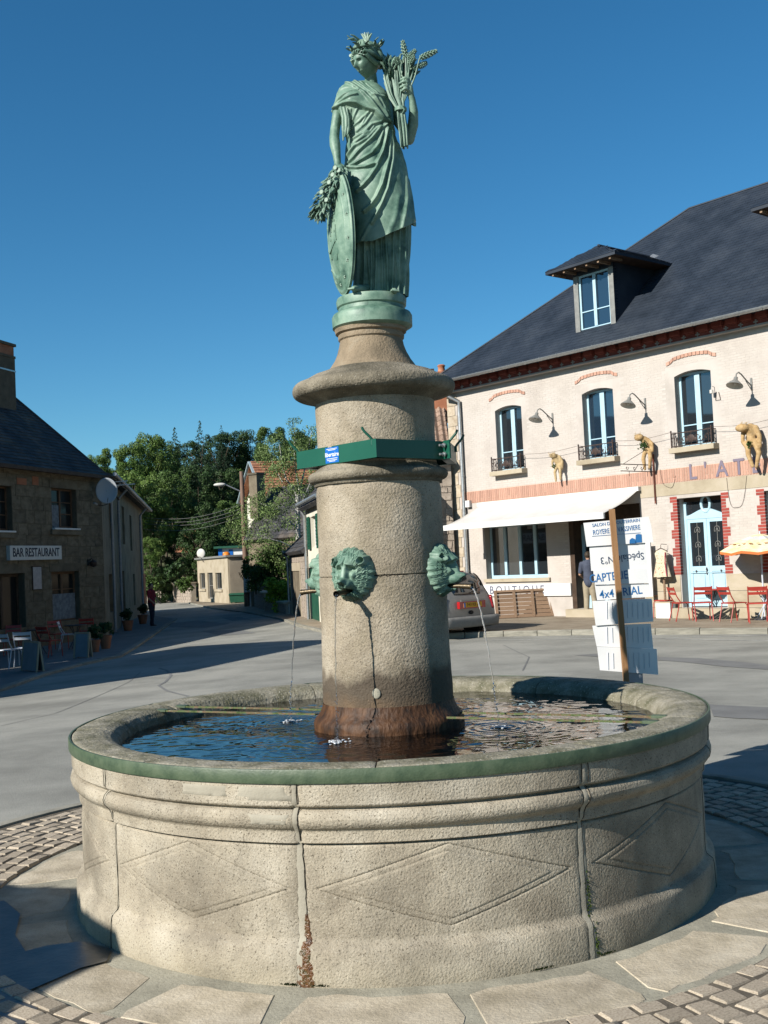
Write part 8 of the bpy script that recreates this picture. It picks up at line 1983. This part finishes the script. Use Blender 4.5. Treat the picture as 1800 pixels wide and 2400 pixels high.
for s in (-1, 1): mb = MB(); mb.ball((2.95, s * .95, 1.02), (.07, .10, .07), 10, 8); mb.build('mirror', M_['car_paint'], car, smooth=80)

# ================================================================ planked panel leaning under the shop window
a = ground_at(1163, 1451, .11); b = ground_at(1322, 1443, .11); d = b - a; L = d.length; rz = math.atan2(d.y, d.x); hP = at(1315, 1376, b.y).z - (gz(b.x, b.y) + .115)
pn = thing('wooden_panel', 'weathered planked wooden panel with upright battens leaning against the shop front', 'wooden panel', (a.x, a.y, gz(a.x, a.y) + .115), rz)
Mt = Matrix.Rotation(R(-14), 4, 'X'); BM_ = MB(); BM_.box(-.5, .5, -.5, .5, -.5, .5); PLK = BM_.mesh('plank', M_['wood_brown'])
npk = 7
for k in range(npk): c = Mt @ Vector((L / 2, .012, hP * (k + .5) / npk)); inst('plank', PLK, pn, c, (R(-14), 0, random.uniform(-.004, .004)), (L, .02, hP / npk - .012))
for k, f in enumerate((.02, .29, .56, .83, .975)): c = Mt @ Vector((L * f, -.025, hP / 2)); inst('batten', PLK, pn, c, (R(-14), 0, 0), (.07, .05, hP))
for z in (.03, hP - .03): c = Mt @ Vector((L / 2, -.02, z)); inst('rail', PLK, pn, c, (R(-14), 0, 0), (L, .04, .06))

# ================================================================ café chairs and tables
M_['red_metal'] = mat('red_enamel', [(.36, .035, .025), (.44, .055, .04)], 8, 4, .42, spec=.4, rnd=.08); M_['white_metal'] = mat('white_enamel', (.58, .62, .68), rough=.4); M_['dark_metal'] = mat('dark_metal', (.05, .05, .055), rough=.5)
def chair_proto(m, label, group):
    t = thing('cafe_chair', label, 'chair', (0, 0, 0), 0, group); r = .013
    mb = MB()
    for k in range(5): mb.box(-.19, .19, -.17 + .075 * k, -.17 + .075 * k + .055, .435, .447)
    mb.build('seat', M_[m], t)
    mb = MB(); mb.tube([(-.20, -.20, .43), (.20, -.20, .43), (.20, .19, .43), (-.20, .19, .43)], r, 6, closed=True); mb.build('seat_frame', M_[m], t)
    for s in (-1, 1):
        mb = MB(); mb.tube([(s * .20, -.24, 0), (s * .20, -.21, .38), (s * .20, -.14, .44)], r, 6); mb.build('leg', M_[m], t); mb = MB(); mb.tube([(s * .20, .27, 0), (s * .20, .19, .30), (s * .20, .16, .44)], r, 6); mb.build('leg', M_[m], t)
        mb = MB(); mb.tube([(s * .20, .12, .44), (s * .20, .22, .60), (s * .20, .29, .82)], r, 6); mb.build('back_post', M_[m], t)
    for z, w in ((.77, .075), (.66, .06)): mb = MB(); mb.box(-.20, .20, -.006, .006, -w / 2, w / 2); o = mb.build('back_slat', M_[m], t); o.location = (0, .245 + (z - .66) * .28, z); o.rotation_euler = (R(-16), 0, 0)
    return t
GR = 'red cafe chairs in front of the blue door'; GL = 'dark red cafe chairs in front of the bar'; GW = 'white cafe chairs in front of the bar'
def gp_(px, py, off=.115): p = ground_at(px, py, off); return Vector((p.x, p.y, gz(p.x, p.y) + off))
redc = chair_proto('red_metal', 'red slatted cafe chair in profile, left edge of the group, half behind the sign boards', GR)
place(redc, gp_(1562, 1447), R(-62))
RC = [((1602, 1455), R(98), 'red cafe chair in side view left of the blue door, seat to the right'), ((1648, 1455), R(172), 'red cafe chair with its back to the camera in front of the blue door'), ((1672, 1436), R(12), 'red cafe chair behind the table, facing the camera, blue door behind it'),
      ((1722, 1457), R(112), 'red cafe chair in side view between blue door and parasol, seat to the right'), ((1700, 1433), R(60), 'shaded red cafe chair standing against the right leaf of the blue door'), ((1778, 1459), R(165), 'red cafe chair with its back to the camera under the parasol'), ((1772, 1431), R(20), 'red cafe chair behind the parasol pole by the wall'), ((1556, 1434), R(30), 'red cafe chair furthest left, beneath the hanging dress')]
for (p, rz, lb) in RC: place(copy_tree(redc), gp_(*p), rz, lb)
def table(loc, m, label, r=.32, h=.70, legm=None):
    t = thing('cafe_table', label, 'table', loc); mb = MB(); mb.lathe([(0, h), (r, h), (r, h - .025), (0, h - .025)], 24); mb.build('tabletop', M_[m], t, smooth=40)
    for k in range(4): a = PI / 4 + k * PI / 2; mb = MB(); mb.tube([(r * .7 * math.cos(a), r * .7 * math.sin(a), 0), (-r * .55 * math.cos(a), -r * .55 * math.sin(a), h - .03)], .012, 6); mb.build('leg', M_[legm or m], t)
    return t
table(gp_(1672, 1447), 'red_metal', 'round red cafe table with crossed dark legs before the blue door', legm='dark_metal'); table(gp_(1795, 1452), 'red_metal', 'round red cafe table under the yellow parasol', legm='white_metal'); table(gp_(1560, 1440), 'red_metal', 'round red cafe table at the left end of the terrace')
# parasol
def parasol(loc, label, rad, h, name='parasol', rise=.34):
    M_.setdefault('para_yellow', mat('parasol_cloth', [(.72, .60, .30), (.80, .70, .42), (.82, .76, .55)], 7, 5, .85)); M_.setdefault('para_orange', mat('parasol_trim', (.62, .18, .05), rough=.8)); M_.setdefault('para_pale', mat('parasol_band', (.62, .62, .60), rough=.85))
    t = thing(name, label, 'parasol', loc); n = 8; V = []; segs = [(0, rise), (.25, rise * .86), (.45, rise * .68), (.62, rise * .50), (.80, rise * .27), (1.0, .0)]
    for i, (q, z) in enumerate(segs):
        for k in range(n * 4):
            a = 2 * PI * k / (n * 4); f = abs(((k % 4) / 4) * 2 - 1); rr = rad * q * (.90 + .10 * f ** 2); V.append((rr * math.cos(a), rr * math.sin(a), h + z * 1.0 - .05 * q * (1 - f)))
    m = n * 4; mb = MB(); mb.v = V
    for i in range(len(segs) - 1):
        for k in range(m): mb.f.append((i * m + k, (i + 1) * m + k, (i + 1) * m + (k + 1) % m, i * m + (k + 1) % m)); mb.mi.append(1 if i == 1 else 0)
    o = mb.build('canopy', [M_['para_yellow'], M_['para_pale']], t); s_ = o.modifiers.new('s', 'SOLIDIFY'); s_.thickness = .006
    mb = MB(); E_ = V[-m:]
    for k in range(m): a = Vector(E_[k]); b = Vector(E_[(k + 1) % m]); dn = Vector((0, 0, -.06)); mb.add([a, b, b + dn, a + dn], [(0, 3, 2, 1)])
    o = mb.build('valance', M_['para_orange'], t); s_ = o.modifiers.new('s', 'SOLIDIFY'); s_.thickness = .006
    fl = MB()
    for k in range(n * 3):
        a = 2 * PI * (k + .5) / (n * 3); q = .70; z = h + np.interp(q, [s[0] for s in segs], [s[1] for s in segs]) + .010
        for j in range(5): b = j * 1.256; c = Vector((rad * q * .96 * math.cos(a), rad * q * .96 * math.sin(a), z)); fl.ball(c + Vector((.028 * math.cos(b), .028 * math.sin(b), 0)), (.022, .022, .006), 6, 4)
    fl.build('printed_flower', M_['para_orange'], t)['kind'] = 'stuff'
    mb = MB(); mb.tube([(0, 0, 0), (0, 0, h + rise + .06)], .019, 10); mb.build('pole', M_['white_metal'], t)
    for k in range(n): a = 2 * PI * k / n; mb = MB(); mb.bar((0, 0, h + rise - .03), (rad * .95 * math.cos(a), rad * .95 * math.sin(a), h - .01), .010); mb.build('rib', M_['white_metal'], t)
    mb = MB(); mb.lathe([(0, .07), (.06, .07), (.25, .03), (.27, 0)], 20); mb.build('base', M_['dark_metal'], t, smooth=50); return t
pp = gp_(1793, 1452); tip = at(1692, 1290, pp.y); rad = abs(tip.x - pp.x) * 1.06; parasol(pp, 'yellow flowered parasol with orange edging over the cafe terrace', rad, at(1793, 1288, pp.y).z - pp.z, rise=(at(1793, 1252, pp.y).z - at(1793, 1288, pp.y).z) * 1.05)
# dress on a hanger
dq = HR.hit(1549, 1290, -.25); dress = thing('hanging_dress', 'cream floral dress with red edging on a hanger beside the blue door', 'dress', HR.loc(dq[0], -.25, dq[1]), HR.rz); dl = HR.hit(1549, 1352, -.25)[1] - dq[1]
M_['dress'] = mat('dress_print', [(.60, .54, .38), (.66, .60, .45)], 6, 4, .9, speck=[(34, .60, (.40, .12, .08)), (26, .64, (.20, .25, .12))]); V = []
for i in range(10):
    f = i / 9; w = np.interp(f, [0, .12, .35, 1], [.13, .20, .15, .26]); dd_ = np.interp(f, [0, .2, 1], [.03, .06, .10])
    for k in range(24): a = 2 * PI * k / 24; V.append((w * math.cos(a), dd_ * math.sin(a) * (1 + .25 * math.sin(6 * a)), dl * f))
mb = MB(); mb.add(V, [tuple(reversed(f)) for f in [((i * 24 + k), (i * 24 + (k + 1) % 24), ((i + 1) * 24 + (k + 1) % 24), ((i + 1) * 24 + k)) for i in range(9) for k in range(24)]]); mb.build('cloth', M_['dress'], dress, smooth=80)
mb = MB(); mb.tube([(.16, -.05, -.05), (.17, -.09, dl * .5), (.20, -.09, dl * .98)], .014, 5); mb.build('red_edging', M_['red_cloth'], dress); mb = MB(); mb.tube([(-.20, 0, -.03), (0, 0, .06), (.20, 0, -.03)], .012, 6); mb.tube([(0, 0, .06), (0, 0, .13), (.03, 0, .16), (.04, .2, .14)], .007, 5); mb.build('hanger', M_['dark_wood'], dress); mb = MB(); mb.tube([(0, .06, dl), (0, .06, -1.65)], .03, 8); mb.box(-.2, .2, .0, .12, dl - .05, dl - .02); mb.build('stand', M_['wood_brown'], dress)
bx4 = HR.hit(1521, 1330, -.2); t = thing('white_board', 'narrow white board standing on edge between the sign boards and the dress', 'board', HR.loc(bx4[0], -.2, HR.hit(1521, 1398, -.2)[1]), HR.rz); mb = MB(); mb.box(-.05, .09, -.02, .02, 0, HR.hit(1521, 1271, -.2)[1] - HR.hit(1521, 1398, -.2)[1]); mb.build('board', M_['white_paint'], t); mb = MB(); mb.box(-.05, .09, .02, .30, 0, .03); mb.build('foot', M_['wood_brown'], t)
bx5 = HR.hit(1560, 1418, -.25); t = thing('cream_box', 'plain cream box standing on the pavement below the dress', 'box', HR.loc(bx5[0], -.25, gp_(1560, 1425).z), HR.rz); mb = MB(); mb.box(-.22, .22, -.12, .10, 0, .38); mb.build('carton', M_['white_paint'], t); mb = MB(); mb.box(-.23, .23, -.13, .11, .38, .41); mb.build('lid', M_['cream_stone'], t)

# ================================================================ home-made sign boards on a stake behind the basin
SY = 7.62; sp0 = at(1465, 1600, SY); stk = thing('sign_post', 'leaning wooden stake carrying seven white hand-painted boards behind the basin', 'sign', (sp0.x, SY, 0))
M_['board_white'] = mat('board_white', [(.80, .80, .79), (.88, .88, .87)], 3, 4, .6); M_['board_ink'] = mat('board_ink', (.025, .16, .40), rough=.6); M_['ink_dark'] = mat('ink_dark', (.03, .06, .12), rough=.6); M_['faded'] = mat('faded_paint', (.66, .71, .77), rough=.7); M_['stake_wood'] = mat('stake_wood', [(.26, .13, .05), (.38, .21, .10)], 5, 6, .7, .2, 60, stretch=(6, 6, .6))
o = Vector(stk.location); zq = lambda x, y, Y: at(1340 + x / 3.607, 1160 + y / 3.607, Y) - o
BD = [([(100, 237), (650, 183), (672, 262), (690, 400), (128, 437)], 0.0), ([(150, 432), (622, 402), (647, 622), (166, 642)], .012), ([(183, 640), (642, 622), (655, 745), (196, 760)], .0), ([(196, 762), (655, 748), (664, 862), (216, 890)], .010),
      ([(175, 897), (678, 875), (690, 1070), (205, 1106)], .0), ([(175, 1106), (668, 1088), (690, 1300), (212, 1280)], .012), ([(215, 1284), (718, 1302), (732, 1520), (240, 1482)], .0)]
brd = []
for k, (P, dy) in enumerate(BD):
    mb = MB(); q = [zq(x, y, SY + .04 + dy) for x, y in P]; n = len(q); th_ = .008
    mb.add([(v.x, .04 + dy, v.z) for v in q] + [(v.x, .04 + dy + th_, v.z) for v in q], [tuple(reversed(range(n))), tuple(range(n, 2 * n))] + [(i, (i + 1) % n, (i + 1) % n + n, i + n) for i in range(n)]); brd.append(mb.build('board', M_['board_white'], stk))
def btext(k, body, x0, y0, x1, h, m='board_ink', rot=0.0, dy=.0, bold=.0):
    a = zq(x0, y0, SY + .04); b = zq(x1, y0 - (x1 - x0) * .035, SY + .04); c = (a + b) / 2; t = text('lettering', body, h / 3.607 / FPX * SY * 1.18, M_[m], brd[k], (c.x, .0385 + BD[k][1], c.z), (PI / 2, R(-4) + rot, 0), ext=.0006, bold=bold)
    w = max(v.co.x for v in t.data.vertices) - min(v.co.x for v in t.data.vertices); t.scale = ((b - a).length / w, 1, 1); return t
btext(0, 'SALON DU SOUTERRAIN', 172, 243, 575, 34, 'board_ink'); btext(0, 'ROYERE DE VASSIVIERE', 178, 304, 578, 50)
a, b = zq(180, 348, SY), zq(592, 318, SY); mb = MB(); mb.bar((a.x, .0385, a.z), (b.x, .0385, b.z), .002, .003, (0, 1, 0)); mb.build('underline', M_['board_ink'], brd[0])
for P in ([(498, 410), (500, 380), (520, 362), (545, 372), (558, 408)], [(548, 404), (552, 335), (575, 328), (600, 332), (604, 400)]):
    q = [zq(x, y, SY) for x, y in P]; mb = MB(); mb.add([(v.x, .0375, v.z) for v in q] + [(v.x, .0395, v.z) for v in q], [tuple(range(len(q))), tuple(reversed(range(len(q), 2 * len(q))))]); mb.build('painted_shape', M_['board_ink'], brd[0])
t = btext(1, 'Spéciale N°3', 245, 540, 612, 72, 'ink_dark', rot=PI)
btext(2, 'CAPTERIE', 150, 700, 475, 84, 'board_ink', bold=.0005); btext(3, '4x4 TRIAL', 235, 832, 598, 82, 'board_ink', bold=.0005)
for k, (y0, y1) in ((4, (905, 1050)), (5, (1120, 1260)), (6, (1335, 1480))):
    for i in range(9):
        x = 285 + 44 * i + 5 * k; 
        if 375 < x < 470: continue
        a, b = zq(x, y0 + 6 * (i % 2), SY), zq(x + 4, y1 - 8 * (i % 3), SY); mb = MB(); mb.bar((a.x, .0385 + BD[k][1], a.z), (b.x, .0385 + BD[k][1], b.z), .002, .006, (0, 1, 0)); mb.build('faded_stroke', M_['faded'], brd[k])
a, b = zq(338, 120, SY), zq(462, 1590, SY); dirn = (b - a).normalized(); bb = a + dirn * ((a.z - .0) / -dirn.z if dirn.z < 0 else 1); mb = MB(); mb.bar((a.x, 0, a.z), (bb.x, 0, -.02), .036, .034, (0, 1, 0)); mb.build('stake', M_['stake_wood'], stk)
a, b = zq(545, 1480, SY), zq(548, 1600, SY); mb = MB(); mb.box(a.x - .045, a.x + .055, .055, .075, -.02, a.z + .3); mb.build('backing_board', M_['zinc_dark'], stk)

# ================================================================ terrace of the bar, in the shade
whc = chair_proto('white_metal', 'white slatted cafe chair at the left edge, in the shade of the bar', GW); place(whc, gp_(22, 1566, .06), R(160)); place(copy_tree(whc), gp_(60, 1560, .06), R(185), 'white slatted cafe chair standing behind the nearer menu board')
place(copy_tree(whc), gp_(162, 1522, .06), R(100), 'white cafe chair pushed to the dark table before the bar window')
rdl = copy_tree(redc); place(rdl, gp_(118, 1540, .06), R(150), 'dark red cafe chair between the two menu boards, its back to the camera', GL)
for p, rz, lb in (((138, 1520), 40, 'dark red cafe chair turned to the wall beneath the bar window'), ((206, 1512), 190, 'red-backed cafe chair right of the dark table'), ((30, 1535), 10, 'dark red cafe chair behind the two white chairs by the bar door')): place(copy_tree(redc), gp_(*p, .06), R(rz), lb, GL)
table(gp_(178, 1522, .06), 'dark_metal', 'round dark cafe table before the bar window'); table(gp_(92, 1535, .06), 'dark_metal', 'round dark cafe table behind the nearer menu board')
M_['slate_board'] = mat('slate_board', [(.17, .21, .24), (.22, .26, .29)], 4, 5, .7); M_['pale_wood'] = mat('pale_wood', [(.30, .26, .18), (.38, .33, .24)], 5, 5, .8)
def aboard(pl, pr, ptop, label):
    a, b = gp_(*pl, .06), gp_(*pr, .06); w = (b - a).length; h = at(pl[0], ptop, a.y).z - a.z; t = thing('menu_stand', label, 'menu board', a, math.atan2(b.y - a.y, b.x - a.x))
    for s, nm in ((0, 'front_panel'), (1, 'rear_panel')):
        mb = MB(); q = .16; y0, y1 = (0, q * .45) if s == 0 else (q, q * .55); mb.add([(.03, y0, .03), (w - .03, y0, .03), (w - .03, y1, h - .03), (.03, y1, h - .03), (.03, y0 + .02, .03), (w - .03, y0 + .02, .03), (w - .03, y1 + .02, h - .03), (.03, y1 + .02, h - .03)], [(0, 1, 2, 3), (7, 6, 5, 4), (0, 4, 5, 1), (2, 6, 7, 3), (1, 5, 6, 2), (0, 3, 7, 4)]); mb.build(nm, M_['slate_board'], t)
        for x in (0, w - .03): mb = MB(); mb.bar((x + .015, y0, 0), (x + .015, y1, h), .035, .045, (1, 0, 0)); mb.build('upright', M_['pale_wood'], t)
    mb = MB(); mb.box(0, w, q * .40, q * .62, h - .02, h + .015); mb.build('top_rail', M_['pale_wood'], t)
aboard((50, 1572), (86, 1575), 1503, 'nearer grey folding menu board with pale wood edge before the bar'); aboard((173, 1543), (207, 1541), 1484, 'farther grey folding menu board beside the dark table and flower pots')
def pot(px, py, r, h, label, seed):
    p = gp_(px, py, .06); t = thing('flower_pot', label, 'plant pot', p); mb = MB(); mb.lathe([(0, 0), (r * .7, 0), (r, h * .5), (r * 1.06, h * .5), (r * 1.06, h * .58), (r * .9, h * .58), (r * .85, h * .5), (0, h * .48)], 18); mb.build('pot', M_['orange_brick'], t, smooth=40)
    g = random.Random(seed); C = [(g.gauss(0, r * .5), g.gauss(0, r * .5), h * g.uniform(.7, 1.15), r * g.uniform(.4, .7)) for _ in range(12)]; inst('foliage', crown_mesh('foliage', C, 700, .05, LMAT['dark'], seed), t, (0, 0, 0))
pot(222, 1528, .15, .55, 'terracotta pot with dark leafy plant right of the farther menu board', 1); pot(248, 1520, .17, .62, 'larger terracotta pot with bushy plant by the bar corner downpipe', 2)
pot(300, 1478, .20, .65, 'terracotta pot of plants along the tan house wall', 3); pot(335, 1462, .20, .65, 'terracotta pot with red flowers near the distant person in red', 4)
# unseen parasol added outside the frame to cast the shade at lower left
A, B = ground_at(85, 2062), ground_at(300, 2240); mid = (A + B) / 2; dv = (B - A); nrm = Vector((dv.y, -dv.x, 0)).normalized(); nrm = -nrm if nrm.y > 0 else nrm; rad = 1.15; cc = mid + nrm * math.sqrt(max(.01, rad ** 2 - (dv.length / 2) ** 2)); hp_ = 2.15; k = hp_ / math.tan(SUN_EL); sh2 = Vector((SUNV.x, SUNV.y, 0)).normalized() * k
pc = cc + sh2; parasol((pc.x, pc.y, 0), 'yellow flowered parasol out of frame at lower left, casting the round shade', rad / .95, hp_, rise=.30)
